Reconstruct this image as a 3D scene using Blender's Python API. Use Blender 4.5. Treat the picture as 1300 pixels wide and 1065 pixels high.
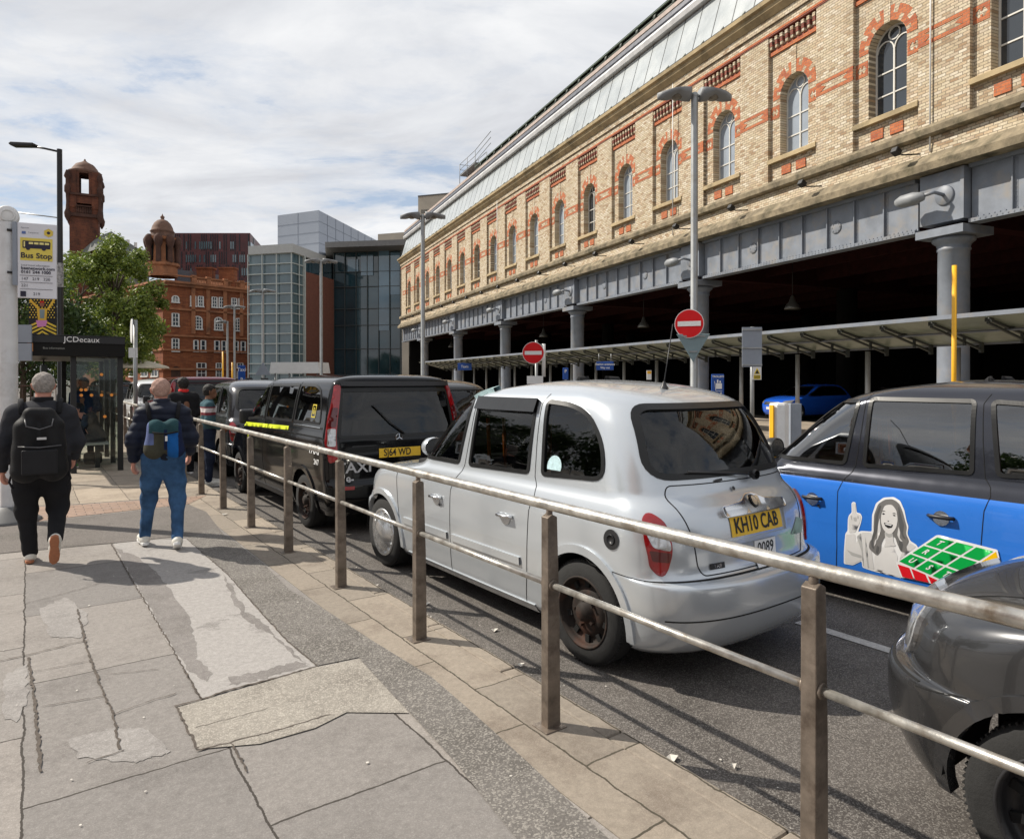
import bpy, bmesh, math, random
import numpy as np
from mathutils import Vector, Matrix, noise
from mathutils.bvhtree import BVHTree
from mathutils.geometry import delaunay_2d_cdt
R_=math.radians; PI=math.pi
SC=bpy.context.scene
for o in list(bpy.data.objects): bpy.data.objects.remove(o)
COL=SC.collection
# ---------------------------------------------------------------- camera
H=1.72; F=866.67; CX=650.; CY=487.5; PITCH=math.atan(6.5/F)
cam=bpy.data.cameras.new('camera'); camo=bpy.data.objects.new('camera',cam); COL.objects.link(camo)
cam.sensor_width=36; cam.lens=24.0; cam.shift_y=-45/1300.; cam.clip_end=3000; cam.clip_start=.05
camo.location=(0,0,H); camo.rotation_euler=(PI/2-PITCH,0,0)
SC.camera=camo
SC.render.resolution_x=1024; SC.render.resolution_y=838
SC.view_settings.view_transform='Standard'; SC.view_settings.look='None'
SC.view_settings.exposure=0.22; SC.view_settings.gamma=1
# ---------------------------------------------------------------- sun and sky
EL=R_(43); SD=Vector((-.962*math.cos(EL),.27*math.cos(EL),math.sin(EL))).normalized()
sun=bpy.data.lights.new('sun','SUN'); sun.energy=5.0; sun.angle=R_(.55); sun.color=(1,.93,.82)
suno=bpy.data.objects.new('sun',sun); COL.objects.link(suno)
suno.rotation_euler=SD.to_track_quat('Z','Y').to_euler(); suno.location=(-30,10,40)
W=bpy.data.worlds.new('World'); SC.world=W; W.use_nodes=True
def world():
    nt=W.node_tree; N=nt.nodes; L=nt.links; bg=N['Background']; bg.inputs[1].default_value=.1
    sk=N.new('ShaderNodeTexSky'); sk.sky_type='NISHITA'; sk.sun_disc=False
    sk.sun_elevation=EL; sk.sun_rotation=math.atan2(SD.x,SD.y)
    tc=N.new('ShaderNodeTexCoord'); sp=N.new('ShaderNodeSeparateXYZ'); L.new(tc.outputs['Generated'],sp.inputs[0])
    def M(op,a,b=None,c=None):
        n=N.new('ShaderNodeMath'); n.operation=op
        for i,x in enumerate((a,b,c)):
            if x is None: continue
            if isinstance(x,(int,float)): n.inputs[i].default_value=x
            else: L.new(x,n.inputs[i])
        return n.outputs[0]
    zz=M('ADD',M('MAXIMUM',sp.outputs[2],0.0),.10)
    cb=N.new('ShaderNodeCombineXYZ'); L.new(M('DIVIDE',sp.outputs[0],zz),cb.inputs[0]); L.new(M('DIVIDE',sp.outputs[1],zz),cb.inputs[1])
    def noi(sc,det,ro,off,dist=0):
        mp=N.new('ShaderNodeMapping'); mp.inputs['Location'].default_value=(off,off*.7,0); mp.inputs['Scale'].default_value=(1,1.5,1)
        mp.inputs['Rotation'].default_value=(0,0,.35)
        L.new(cb.outputs[0],mp.inputs[0]); n=N.new('ShaderNodeTexNoise'); n.inputs['Scale'].default_value=sc
        n.inputs['Detail'].default_value=det; n.inputs['Roughness'].default_value=ro; n.inputs['Distortion'].default_value=dist
        L.new(mp.outputs[0],n.inputs[0]); return n.outputs['Fac']
    def ramp(f,st):
        r=N.new('ShaderNodeValToRGB'); e=r.color_ramp.elements
        e[0].position,e[0].color=st[0][0],(*st[0][1],1); e[1].position,e[1].color=st[-1][0],(*st[-1][1],1)
        for p,c in st[1:-1]:
            k=e.new(p); k.color=(*c,1)
        L.new(f,r.inputs[0]); return r.outputs[0]
    cover=ramp(M('ADD',noi(1.1,8,.62,3.1,.3),M('MULTIPLY',noi(5.5,7,.65,1.3,.5),.28)),[(.47,(0,0,0)),(.57,(.75,.75,.75)),(.67,(1,1,1))])
    ccol=ramp(noi(.9,9,.60,9.3,.6),[(.32,(5.3,5.4,5.75)),(.5,(6.7,6.85,7.15)),(.66,(8.1,8.15,8.25))])
    # the blue between the clouds
    mx=N.new('ShaderNodeMix'); mx.data_type='RGBA'; L.new(cover,mx.inputs['Factor']); L.new(ccol,mx.inputs['B'])
    hz=N.new('ShaderNodeMix'); hz.data_type='RGBA'; hz.inputs['Factor'].default_value=.62
    L.new(sk.outputs[0],hz.inputs['A']); hz.inputs['B'].default_value=(4.6,5.4,6.6,1); L.new(hz.outputs['Result'],mx.inputs['A'])
    L.new(mx.outputs['Result'],bg.inputs[0])
world()
# ---------------------------------------------------------------- frames
def ray(x,y):
    dx=(x-CX)/F; dz=-(y-CY)/F
    return (dx, math.cos(PITCH)+dz*math.sin(PITCH), -math.sin(PITCH)+dz*math.cos(PITCH))
def gnd(x,y,z=0.):
    r=ray(x,y); t=(z-H)/r[2]; return Vector((r[0]*t,r[1]*t,z))
def at(x,y,Y):
    r=ray(x,y); t=Y/r[1]; return Vector((r[0]*t,Y,H+r[2]*t))
THR=math.atan(615/F); THB=math.atan(360/F)
def Rp(v,u,z=0): return Vector((-math.sin(THR)*u+math.cos(THR)*v, math.cos(THR)*u+math.sin(THR)*v, z))
def Bp(v,u,z=0): return Vector((-math.sin(THB)*u+math.cos(THB)*v, math.cos(THB)*u+math.sin(THB)*v, z))
def uvR(p): return Vector((p[0]*math.cos(THR)+p[1]*math.sin(THR), -p[0]*math.sin(THR)+p[1]*math.cos(THR)))
# ---------------------------------------------------------------- materials
def P(name,base,rough=.6,metal=0,var=.12,scale=4,bump=0,bscale=60,coat=0,spec=.5,emit=None,es=1,alpha=None,trans=0,dirt=None,ds=1.5,ior=1.45):
    m=bpy.data.materials.new(name); m.use_nodes=True; nt=m.node_tree; N=nt.nodes; L=nt.links; b=N['Principled BSDF']
    b.inputs['Roughness'].default_value=rough; b.inputs['Metallic'].default_value=metal
    b.inputs['Specular IOR Level'].default_value=spec; b.inputs['Coat Weight'].default_value=coat; b.inputs['Coat Roughness'].default_value=.03
    b.inputs['Base Color'].default_value=(*base,1); b.inputs['IOR'].default_value=ior
    if trans: b.inputs['Transmission Weight'].default_value=trans
    if alpha is not None: b.inputs['Alpha'].default_value=alpha
    if emit: b.inputs['Emission Color'].default_value=(*emit,1); b.inputs['Emission Strength'].default_value=es
    tc=N.new('ShaderNodeTexCoord')
    def noi(sc,det=5,ro=.6):
        n=N.new('ShaderNodeTexNoise'); n.inputs['Scale'].default_value=sc; n.inputs['Detail'].default_value=det
        n.inputs['Roughness'].default_value=ro; L.new(tc.outputs['Object'],n.inputs[0]); return n
    if var:
        n=noi(scale); r=N.new('ShaderNodeValToRGB'); e=r.color_ramp.elements
        e[0].position=.3; e[1].position=.7
        e[0].color=(*[c*(1-var) for c in base],1); e[1].color=(*[min(1,c*(1+var)) for c in base],1)
        L.new(n.outputs['Fac'],r.inputs[0]); out=r.outputs[0]
        if dirt:
            n2=noi(ds,7,.65); r2=N.new('ShaderNodeValToRGB'); r2.color_ramp.elements[0].position=.5; r2.color_ramp.elements[1].position=.72
            L.new(n2.outputs['Fac'],r2.inputs[0]); mx=N.new('ShaderNodeMix'); mx.data_type='RGBA'
            L.new(r2.outputs[0],mx.inputs['Factor']); L.new(out,mx.inputs['A']); mx.inputs['B'].default_value=(*dirt,1); out=mx.outputs['Result']
        L.new(out,b.inputs['Base Color'])
        r3=N.new('ShaderNodeMapRange'); r3.inputs[1].default_value=.25; r3.inputs[2].default_value=.75
        r3.inputs[3].default_value=max(0,rough-.07); r3.inputs[4].default_value=min(1,rough+.07)
        L.new(n.outputs['Fac'],r3.inputs[0])
        if rough>.12: L.new(r3.outputs[0],b.inputs['Roughness'])
    if bump:
        n=noi(bscale,4,.7); bp=N.new('ShaderNodeBump'); bp.inputs['Strength'].default_value=bump; bp.inputs['Distance'].default_value=.01
        L.new(n.outputs['Fac'],bp.inputs['Height']); L.new(bp.outputs[0],b.inputs['Normal'])
    return m
def brickmat(name,cols,mortar,bw=.225,bh=.075,ms=.012,uax=1,vax=2,dirt=(.08,.07,.05),dlo=.56,dhi=.8,bump=.5,rough=.85,offset=.5,rot=0):
    """brick or slab pattern on object coordinates (uax along, vax up)"""
    m=bpy.data.materials.new(name); m.use_nodes=True; nt=m.node_tree; N=nt.nodes; L=nt.links; b=N['Principled BSDF']
    b.inputs['Roughness'].default_value=rough; b.inputs['Specular IOR Level'].default_value=.3
    tc=N.new('ShaderNodeTexCoord'); sp=N.new('ShaderNodeSeparateXYZ'); L.new(tc.outputs['Object'],sp.inputs[0])
    cb=N.new('ShaderNodeCombineXYZ'); L.new(sp.outputs[uax],cb.inputs[0]); L.new(sp.outputs[vax],cb.inputs[1])
    src=cb.outputs[0]
    if rot:
        mp=N.new('ShaderNodeMapping'); mp.inputs['Rotation'].default_value=(0,0,rot); L.new(src,mp.inputs[0]); src=mp.outputs[0]
    bt=N.new('ShaderNodeTexBrick'); L.new(src,bt.inputs['Vector']); bt.offset=offset
    bt.inputs['Scale'].default_value=1; bt.inputs['Brick Width'].default_value=bw; bt.inputs['Row Height'].default_value=bh
    bt.inputs['Mortar Size'].default_value=ms; bt.inputs['Mortar Smooth'].default_value=.2; bt.inputs['Bias'].default_value=0
    bt.inputs['Color1'].default_value=(0,0,0,1); bt.inputs['Color2'].default_value=(1,1,1,1); bt.inputs['Mortar'].default_value=(.5,.5,.5,1)
    r=N.new('ShaderNodeValToRGB'); e=r.color_ramp.elements; r.color_ramp.interpolation='LINEAR'
    n=len(cols); e[0].position=0; e[0].color=(*cols[0],1); e[1].position=1; e[1].color=(*cols[-1],1)
    for i,c in enumerate(cols[1:-1]):
        k=e.new((i+1)/(n-1)); k.color=(*c,1)
    L.new(bt.outputs['Color'],r.inputs[0])
    ns=N.new('ShaderNodeTexNoise'); ns.inputs['Scale'].default_value=.55; ns.inputs['Detail'].default_value=8; ns.inputs['Roughness'].default_value=.7; mpz=N.new('ShaderNodeMapping'); mpz.inputs['Scale'].default_value=(1,1,.45); L.new(tc.outputs['Object'],mpz.inputs[0]); L.new(mpz.outputs[0],ns.inputs[0])
    rd=N.new('ShaderNodeValToRGB'); rd.color_ramp.elements[0].position=dlo; rd.color_ramp.elements[1].position=dhi; L.new(ns.outputs['Fac'],rd.inputs[0])
    mo=N.new('ShaderNodeMix'); mo.data_type='RGBA'; L.new(bt.outputs['Fac'],mo.inputs['Factor']); L.new(r.outputs[0],mo.inputs['A']); mo.inputs['B'].default_value=(*mortar,1)
    md=N.new('ShaderNodeMix'); md.data_type='RGBA'; L.new(rd.outputs[0],md.inputs['Factor']); L.new(mo.outputs['Result'],md.inputs['A']); md.inputs['B'].default_value=(*dirt,1)
    nf=N.new('ShaderNodeTexNoise'); nf.inputs['Scale'].default_value=18; nf.inputs['Detail'].default_value=6; nf.inputs['Roughness'].default_value=.75; L.new(tc.outputs['Object'],nf.inputs[0])
    mr=N.new('ShaderNodeMapRange'); mr.inputs[1].default_value=.3; mr.inputs[2].default_value=.7; mr.inputs[3].default_value=.78; mr.inputs[4].default_value=1.2; L.new(nf.outputs['Fac'],mr.inputs[0])
    mm=N.new('ShaderNodeMix'); mm.data_type='RGBA'; mm.blend_type='MULTIPLY'; mm.inputs['Factor'].default_value=1
    L.new(md.outputs['Result'],mm.inputs['A']); L.new(mr.outputs[0],mm.inputs['B']); L.new(mm.outputs['Result'],b.inputs['Base Color'])
    if bump:
        bp=N.new('ShaderNodeBump'); bp.inputs['Strength'].default_value=bump; bp.inputs['Distance'].default_value=.012; bp.invert=True
        ad=N.new('ShaderNodeMath'); ad.operation='MULTIPLY_ADD'; L.new(nf.outputs['Fac'],ad.inputs[0]); ad.inputs[1].default_value=-.5; L.new(bt.outputs['Fac'],ad.inputs[2])
        L.new(ad.outputs[0],bp.inputs['Height']); L.new(bp.outputs[0],b.inputs['Normal'])
    return m
def groundmat(name,base,agg,aggam,stain,joint=None,jw=1.0,jh=.8,jms=.008,aggsc=220,sdark=(.45,.62),rough=.9,bump=.35,wet=0,streak=0):
    """asphalt or worn paving: fine aggregate, blotches, optional joints"""
    m=bpy.data.materials.new(name); m.use_nodes=True; nt=m.node_tree; N=nt.nodes; L=nt.links; b=N['Principled BSDF']
    b.inputs['Roughness'].default_value=rough; b.inputs['Specular IOR Level'].default_value=.25
    tc=N.new('ShaderNodeTexCoord')
    def noi(sc,det,ro):
        n=N.new('ShaderNodeTexNoise'); n.inputs['Scale'].default_value=sc; n.inputs['Detail'].default_value=det; n.inputs['Roughness'].default_value=ro
        L.new(tc.outputs['Object'],n.inputs[0]); return n.outputs['Fac']
    def ramp(f,a,b_,c0=(0,0,0),c1=(1,1,1)):
        r=N.new('ShaderNodeValToRGB'); r.color_ramp.elements[0].position=a; r.color_ramp.elements[1].position=b_
        r.color_ramp.elements[0].color=(*c0,1); r.color_ramp.elements[1].color=(*c1,1); L.new(f,r.inputs[0]); return r.outputs[0]
    def mix(f,a,bb,blend='MIX'):
        x=N.new('ShaderNodeMix'); x.data_type='RGBA'; x.blend_type=blend
        for k,vv in (('Factor',f),('A',a),('B',bb)):
            if isinstance(vv,(int,float)): x.inputs[k].default_value=vv
            elif isinstance(vv,tuple): x.inputs[k].default_value=(*vv,1)
            else: L.new(vv,x.inputs[k])
        return x.outputs['Result']
    vo=N.new('ShaderNodeTexVoronoi'); vo.inputs['Scale'].default_value=aggsc; L.new(tc.outputs['Object'],vo.inputs['Vector'])
    sep=N.new('ShaderNodeSeparateColor'); L.new(vo.outputs['Color'],sep.inputs[0])
    a=ramp(sep.outputs[0],.55,.95)
    c=mix(ramp(noi(1.7,9,.7),*sdark),base,stain)
    fa=N.new('ShaderNodeMath'); fa.operation='MULTIPLY'; L.new(a,fa.inputs[0]); fa.inputs[1].default_value=aggam
    c=mix(fa.outputs[0],c,agg)
    c=mix(1.0,c,ramp(noi(26,8,.8),.25,.75,(.72,.72,.72),(1.25,1.25,1.25)),'MULTIPLY')
    h=noi(aggsc*.9,3,.8)
    if joint:
        sp=N.new('ShaderNodeSeparateXYZ'); L.new(tc.outputs['Object'],sp.inputs[0]); cb=N.new('ShaderNodeCombineXYZ')
        n1=N.new('ShaderNodeMath'); n1.operation='MULTIPLY_ADD'; L.new(noi(3,5,.7),n1.inputs[0]); n1.inputs[1].default_value=.05; L.new(sp.outputs[1],n1.inputs[2])
        n2=N.new('ShaderNodeMath'); n2.operation='MULTIPLY_ADD'; L.new(noi(4,5,.7),n2.inputs[0]); n2.inputs[1].default_value=.05; L.new(sp.outputs[0],n2.inputs[2])
        L.new(n1.outputs[0],cb.inputs[0]); L.new(n2.outputs[0],cb.inputs[1])
        bt=N.new('ShaderNodeTexBrick'); L.new(cb.outputs[0],bt.inputs['Vector']); bt.inputs['Scale'].default_value=1
        bt.inputs['Brick Width'].default_value=jw; bt.inputs['Row Height'].default_value=jh; bt.inputs['Mortar Size'].default_value=jms; bt.inputs['Mortar Smooth'].default_value=.3
        bt.inputs['Color1'].default_value=(.80,.80,.80,1); bt.inputs['Color2'].default_value=(1.15,1.12,1.08,1); bt.inputs['Mortar'].default_value=(1,1,1,1)
        c=mix(1.0,c,bt.outputs['Color'],'MULTIPLY'); c=mix(bt.outputs['Fac'],c,joint)
    L.new(c,b.inputs['Base Color'])
    bp=N.new('ShaderNodeBump'); bp.inputs['Strength'].default_value=bump; bp.inputs['Distance'].default_value=.006; L.new(h,bp.inputs['Height']); L.new(bp.outputs[0],b.inputs['Normal'])
    return m
# ---------------------------------------------------------------- mesh helper
class MB:
    def __init__(s): s.v=[]; s.f=[]; s.m=[]; s.s=[]
    def add(s,vs,fs,mi=0,sm=False):
        o=len(s.v); s.v+= [tuple(p) for p in vs]
        for f in fs: s.f.append([i+o for i in f]); s.m.append(mi); s.s.append(sm)
        return s
    def box(s,c,d,mi=0,rz=0,M=None):
        x,y,z=[q/2 for q in d]; vs=[Vector((a*x,b*y,e*z)) for e in(-1,1) for b in(-1,1) for a in(-1,1)]
        if rz: vs=[Matrix.Rotation(rz,3,'Z')@q for q in vs]
        if M: vs=[M@q for q in vs]
        return s.add([q+Vector(c) for q in vs],[(0,2,3,1),(4,5,7,6),(0,1,5,4),(2,6,7,3),(0,4,6,2),(1,3,7,5)],mi)
    def bb(s,x0,x1,y0,y1,z0,z1,mi=0): return s.box(((x0+x1)/2,(y0+y1)/2,(z0+z1)/2),(abs(x1-x0),abs(y1-y0),abs(z1-z0)),mi)
    def bar(s,a,b,w,h=None,mi=0):
        a=Vector(a); b=Vector(b); h=h or w; d=b-a; q=d.to_track_quat('Y','Z').to_matrix()
        return s.box((a+b)/2,(w,d.length,h),mi,M=q)
    def tube(s,pts,r,n=8,mi=0,cap=True,flat=1.0,sm=True):
        pts=[Vector(p) for p in pts]; k=len(pts); rs=r if isinstance(r,(list,tuple)) else [r]*k; vs=[]; fs=[]
        up=None
        for i,p in enumerate(pts):
            t=(pts[min(i+1,k-1)]-pts[max(i-1,0)]).normalized()
            if up is None: up=Vector((0,0,1)) if abs(t.z)<.9 else Vector((0,1,0))
            a=t.cross(up); a=a.normalized() if a.length>1e-6 else Vector((1,0,0)); up=a.cross(t).normalized()
            for j in range(n):
                q=2*PI*j/n; vs.append(p+a*math.cos(q)*rs[i]+up*math.sin(q)*rs[i]*flat)
        for i in range(k-1):
            for j in range(n):
                fs.append((i*n+j,i*n+(j+1)%n,(i+1)*n+(j+1)%n,(i+1)*n+j))
        s.add(vs,fs,mi,sm)
        if cap: s.add(vs[:n],[list(range(n))],mi); s.add(vs[-n:],[list(range(n))[::-1]],mi)
        return s
    def lathe(s,prof,n=24,c=(0,0,0),ax='z',mi=0,sm=True):
        vs=[];fs=[];c=Vector(c)
        for r,h in prof:
            for j in range(n):
                q=2*PI*j/n; a,b=r*math.cos(q),r*math.sin(q)
                vs.append(c+Vector((a,b,h) if ax=='z' else ((h,a,b) if ax=='x' else (b,h,a))))
        for i in range(len(prof)-1):
            for j in range(n): fs.append((i*n+j,i*n+(j+1)%n,(i+1)*n+(j+1)%n,(i+1)*n+j))
        return s.add(vs,fs,mi,sm)
    def ext(s,poly,a0,a1,ax='x',mi=0,caps=True,sm=False):
        """extrude a 2D polygon; ax x: (y,z)  ax y: (x,z)  ax z: (x,y)"""
        f={'x':lambda p,a:(a,p[0],p[1]),'y':lambda p,a:(p[0],a,p[1]),'z':lambda p,a:(p[0],p[1],a)}[ax]; n=len(poly)
        s.add([f(p,a0) for p in poly]+[f(p,a1) for p in poly],[(i,(i+1)%n,n+(i+1)%n,n+i) for i in range(n)],mi,sm)
        if caps: s.add([f(p,a0) for p in poly],[list(range(n))],mi); s.add([f(p,a1) for p in poly],[list(range(n))],mi)
        return s
    def build(s,name,mats,parent=None,bevel=0,loc=None,rz=None,seg=2):
        me=bpy.data.meshes.new(name); me.from_pydata(s.v,[],s.f)
        for m in (mats if isinstance(mats,(list,tuple)) else [mats]): me.materials.append(m)
        me.polygons.foreach_set('material_index',s.m); me.polygons.foreach_set('use_smooth',s.s); me.validate(); me.update()
        bm=bmesh.new(); bm.from_mesh(me); bmesh.ops.remove_doubles(bm,verts=bm.verts,dist=1e-5); bmesh.ops.recalc_face_normals(bm,faces=bm.faces); bm.to_mesh(me); bm.free()
        o=bpy.data.objects.new(name,me); COL.objects.link(o)
        if parent is not None: o.parent=parent
        if loc is not None: o.location=loc
        if rz is not None: o.rotation_euler=(0,0,rz)
        if bevel:
            b=o.modifiers.new('bevel','BEVEL'); b.width=bevel; b.segments=seg; b.limit_method='ANGLE'; b.angle_limit=R_(40)
        return o
def tag(o,label=None,cat=None,group=None,kind=None):
    if label: o['label']=label
    if cat: o['category']=cat
    if group: o['group']=group
    if kind: o['kind']=kind
    return o
def emp(name,loc,rz,label,cat,group=None):
    o=bpy.data.objects.new(name,None); COL.objects.link(o); o.location=loc; o.rotation_euler=(0,0,rz); o.empty_display_size=.3
    return tag(o,label,cat,group)
def struct(o): o['kind']='structure'; return o
def kids(o): return [c for c in bpy.data.objects if c.parent==o]
def copytree(o,loc=None,rz=None,label=None,parent=None,top=True,_k=None):
    _k=_k if _k is not None else {}
    if not _k:
        for c in bpy.data.objects:
            if c.parent: _k.setdefault(c.parent.name,[]).append(c)
    c=o.copy(); COL.objects.link(c); c.parent=parent
    if loc is not None: c.location=loc
    if rz is not None: c.rotation_euler=(0,0,rz)
    if label: c['label']=label
    for ch in _k.get(o.name,[]): copytree(ch,parent=c,_k=_k)
    return c
def textmesh(txt,size,align='CENTER',font_w=1.0,bold=0,space=1.0):
    """returns verts (x,y) and faces of a text laid in the XY plane"""
    cu=bpy.data.curves.new('t','FONT'); cu.body=txt; cu.size=size; cu.align_x=align; cu.align_y='CENTER'; cu.offset=bold; cu.resolution_u=3; cu.space_character=space
    ob=bpy.data.objects.new('t',cu); COL.objects.link(ob); bpy.context.view_layer.update()
    me=bpy.data.meshes.new_from_object(ob.evaluated_get(bpy.context.evaluated_depsgraph_get()))
    vs=[(v.co.x*font_w,v.co.y) for v in me.vertices]; fs=[tuple(p.vertices) for p in me.polygons]
    bpy.data.objects.remove(ob); bpy.data.curves.remove(cu); bpy.data.meshes.remove(me)
    return vs,fs
def cdt(polys,res=None,holes=()):
    """triangulate a polygon with holes, optional interior grid -> (verts2d, faces)"""
    poly=polys
    pts=[];edges=[]
    for pl in [poly]+list(holes):
        o=len(pts); pts+=[Vector(p) for p in pl]; edges+=[(o+i,o+(i+1)%len(pl)) for i in range(len(pl))]
    if res:
        xs=[p[0] for p in poly]; ys=[p[1] for p in poly]
        x=min(xs)+res/2
        while x<max(xs):
            y=min(ys)+res/2
            while y<max(ys):
                if inside((x,y),poly) and not any(inside((x,y),h) for h in holes): pts.append(Vector((x,y)))
                y+=res
            x+=res
    out=delaunay_2d_cdt(pts,edges,[],0,1e-6); vs=out[0]; fs=[]
    for f in out[2]:
        c=sum((vs[i] for i in f),Vector((0,0)))/len(f)
        if inside(c,poly) and not any(inside(c,h) for h in holes): fs.append(tuple(f))
    return vs,fs
def inside(p,poly):
    x,y=p[0],p[1]; r=False; n=len(poly); j=n-1
    for i in range(n):
        xi,yi=poly[i][0],poly[i][1]; xj,yj=poly[j][0],poly[j][1]
        if (yi>y)!=(yj>y) and x<(xj-xi)*(y-yi)/(yj-yi)+xi: r=not r
        j=i
    return r
def roundpoly(pts,r=.04,n=4):
    out=[]; k=len(pts)
    for i in range(k):
        a,b,c=Vector(pts[i-1][:2]),Vector(pts[i][:2]),Vector(pts[(i+1)%k][:2]); rr=pts[i][2] if len(pts[i])>2 else r
        d1=(a-b);d2=(c-b); rr=min(rr,d1.length*.45,d2.length*.45); p1=b+d1.normalized()*rr; p2=b+d2.normalized()*rr
        for j in range(n+1):
            t=j/n; out.append(tuple(p1*(1-t)**2+b*2*t*(1-t)+p2*t*t))
    return out
def dens(poly,step,closed=True):
    out=[]; n=len(poly)
    for i in range(n if closed else n-1):
        a=Vector(poly[i]); b=Vector(poly[(i+1)%n]); k=max(1,int(math.ceil((b-a).length/step)))
        for j in range(k): out.append(a+(b-a)*j/k)
    if not closed: out.append(Vector(poly[-1]))
    return out
def circ(cx,cy,r,n=24,a0=0,a1=2*PI,full=True):
    k=n if full else n+1
    return [(cx+r*math.cos(a0+(a1-a0)*i/n),cy+r*math.sin(a0+(a1-a0)*i/n)) for i in range(k)]
# ---------------------------------------------------------------- organic surfaces: distance field + surface nets
def sdf_caps(segs,k=.03):
    """segs: (a,b,ra,rb[,flatY]) tapered capsules smoothly joined"""
    def f(X,Y,Z):
        d=None
        for sgm in segs:
            a,b,ra,rb=sgm[:4]; fl=sgm[4] if len(sgm)>4 else 1.0
            ax,ay,az=a; bx,by,bz=b; ux,uy,uz=bx-ax,by-ay,bz-az; L2=ux*ux+uy*uy+uz*uz+1e-9
            px,py,pz=X-ax,Y-ay,Z-az; t=np.clip((px*ux+py*uy+pz*uz)/L2,0,1)
            qx,qy,qz=px-t*ux,(py-t*uy)*fl,pz-t*uz
            e=np.sqrt(qx*qx+qy*qy+qz*qz)-(ra+(rb-ra)*t)
            if d is None: d=e
            else:
                h=np.maximum(k-np.abs(d-e),0)/k; d=np.minimum(d,e)-h*h*k*.25
        return d
    return f
def nets(f,lo,hi,res):
    nx,ny,nz=[max(3,int((hi[i]-lo[i])/res)+2) for i in range(3)]
    gx=lo[0]+res*np.arange(nx); gy=lo[1]+res*np.arange(ny); gz=lo[2]+res*np.arange(nz)
    X,Y,Z=np.meshgrid(gx,gy,gz,indexing='ij'); D=f(X,Y,Z).astype(np.float32); S=D<0
    P_=np.zeros((nx-1,ny-1,nz-1,3),np.float32); C=np.zeros((nx-1,ny-1,nz-1),np.float32)
    def sl(o): return tuple(slice(o[i],o[i]+(nx,ny,nz)[i]-1) for i in range(3))
    cor=[(i,j,k) for i in(0,1) for j in(0,1) for k in(0,1)]
    for a in cor:
        for ax in range(3):
            if a[ax]: continue
            b=list(a); b[ax]=1; da=D[sl(a)]; db=D[sl(b)]; cr=(da<0)!=(db<0)
            t=np.where(cr,da/np.where(cr,da-db,1),0)
            for q in range(3): P_[...,q]+=np.where(cr,a[q]+(t if q==ax else 0),0)
            C+=cr
    act=C>0; idx=-np.ones(act.shape,int); idx[act]=np.arange(act.sum()); I=np.argwhere(act)
    V=(I+P_[act]/C[act][:,None])*res+np.array(lo)
    F_=[]
    for ax in range(3):
        o=[1,1,1]; o[ax]=0
        s0=tuple(slice(o[i],(nx,ny,nz)[i]-1) for i in range(3)); s1=tuple(slice(o[i]+(1 if i==ax else 0),(nx,ny,nz)[i]-1+(1 if i==ax else 0)) for i in range(3))
        a=S[s0]; b=S[s1]; e=np.argwhere(a!=b)
        if len(e)==0: continue
        e=e+np.array([1 if i!=ax else 0 for i in range(3)]); sg=S[e[:,0],e[:,1],e[:,2]]
        u,w=[(1,2),(2,0),(0,1)][ax]
        def g(du,dw):
            q=e.copy(); q[:,u]-=du; q[:,w]-=dw; return idx[q[:,0],q[:,1],q[:,2]]
        quad=np.stack([g(0,0),g(1,0),g(1,1),g(0,1)],1); quad[~sg]=quad[~sg][:,::-1]; F_.append(quad)
    return V,np.concatenate(F_)
def orgmesh(name,f,lo,hi,res,mats,parent=None,smooth=1,matfn=None):
    V,Fc=nets(f,lo,hi,res); me=bpy.data.meshes.new(name); me.from_pydata(V.tolist(),[],Fc.tolist())
    for m in (mats if isinstance(mats,(list,tuple)) else [mats]): me.materials.append(m)
    me.polygons.foreach_set('use_smooth',[True]*len(me.polygons))
    if matfn:
        cen=V[Fc].mean(1); me.polygons.foreach_set('material_index',matfn(cen[:,0],cen[:,1],cen[:,2]).astype(int).tolist())
    me.update()
    if smooth:
        bm=bmesh.new(); bm.from_mesh(me)
        for _ in range(smooth): bmesh.ops.smooth_vert(bm,verts=bm.verts,factor=.5,use_axis_x=True,use_axis_y=True,use_axis_z=True)
        bm.to_mesh(me); bm.free()
    o=bpy.data.objects.new(name,me); COL.objects.link(o); o.parent=parent; return o
# ================================================================ ground
m_asph=groundmat('asphalt',(.105,.094,.086),(.30,.28,.255),.6,(.065,.058,.053),aggsc=170,bump=.6)
m_pave=groundmat('worn_paving',(.245,.228,.215),(.40,.385,.365),.35,(.185,.170,.160),joint=(.055,.048,.042),jw=1.35,jh=.78,jms=.006,aggsc=240,sdark=(.5,.68))
m_slab=groundmat('beige_slabs',(.33,.28,.225),(.42,.38,.32),.3,(.24,.20,.16),joint=(.11,.09,.07),jw=.9,jh=.6,jms=.006,aggsc=300)
m_kerb=groundmat('kerb_slabs',(.27,.235,.195),(.40,.36,.31),.3,(.17,.14,.115),joint=(.07,.06,.045),jw=.92,jh=.34,jms=.006,aggsc=300,sdark=(.5,.7))
m_pink=brickmat('pink_blocks',[(.25,.17,.125),(.32,.22,.165),(.28,.20,.16)],(.12,.09,.07),bw=.2,bh=.1,ms=.006,uax=0,vax=1,dirt=(.2,.16,.13),bump=.3)
m_pale=groundmat('pale_aggregate',(.30,.275,.24),(.50,.46,.40),.6,(.21,.19,.165),aggsc=150,bump=.8)
m_worn=groundmat('pale_worn_stone',(.315,.297,.282),(.44,.42,.40),.4,(.22,.205,.194),aggsc=200,bump=.4,sdark=(.56,.60))
m_tar=groundmat('dark_tarmac',(.155,.143,.132),(.48,.45,.40),.45,(.12,.11,.10),aggsc=130,bump=.9,sdark=(.45,.6))
m_tar2=groundmat('grey_tarmac',(.14,.125,.115),(.32,.29,.26),.5,(.11,.10,.09),aggsc=200,bump=.5)
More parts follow.
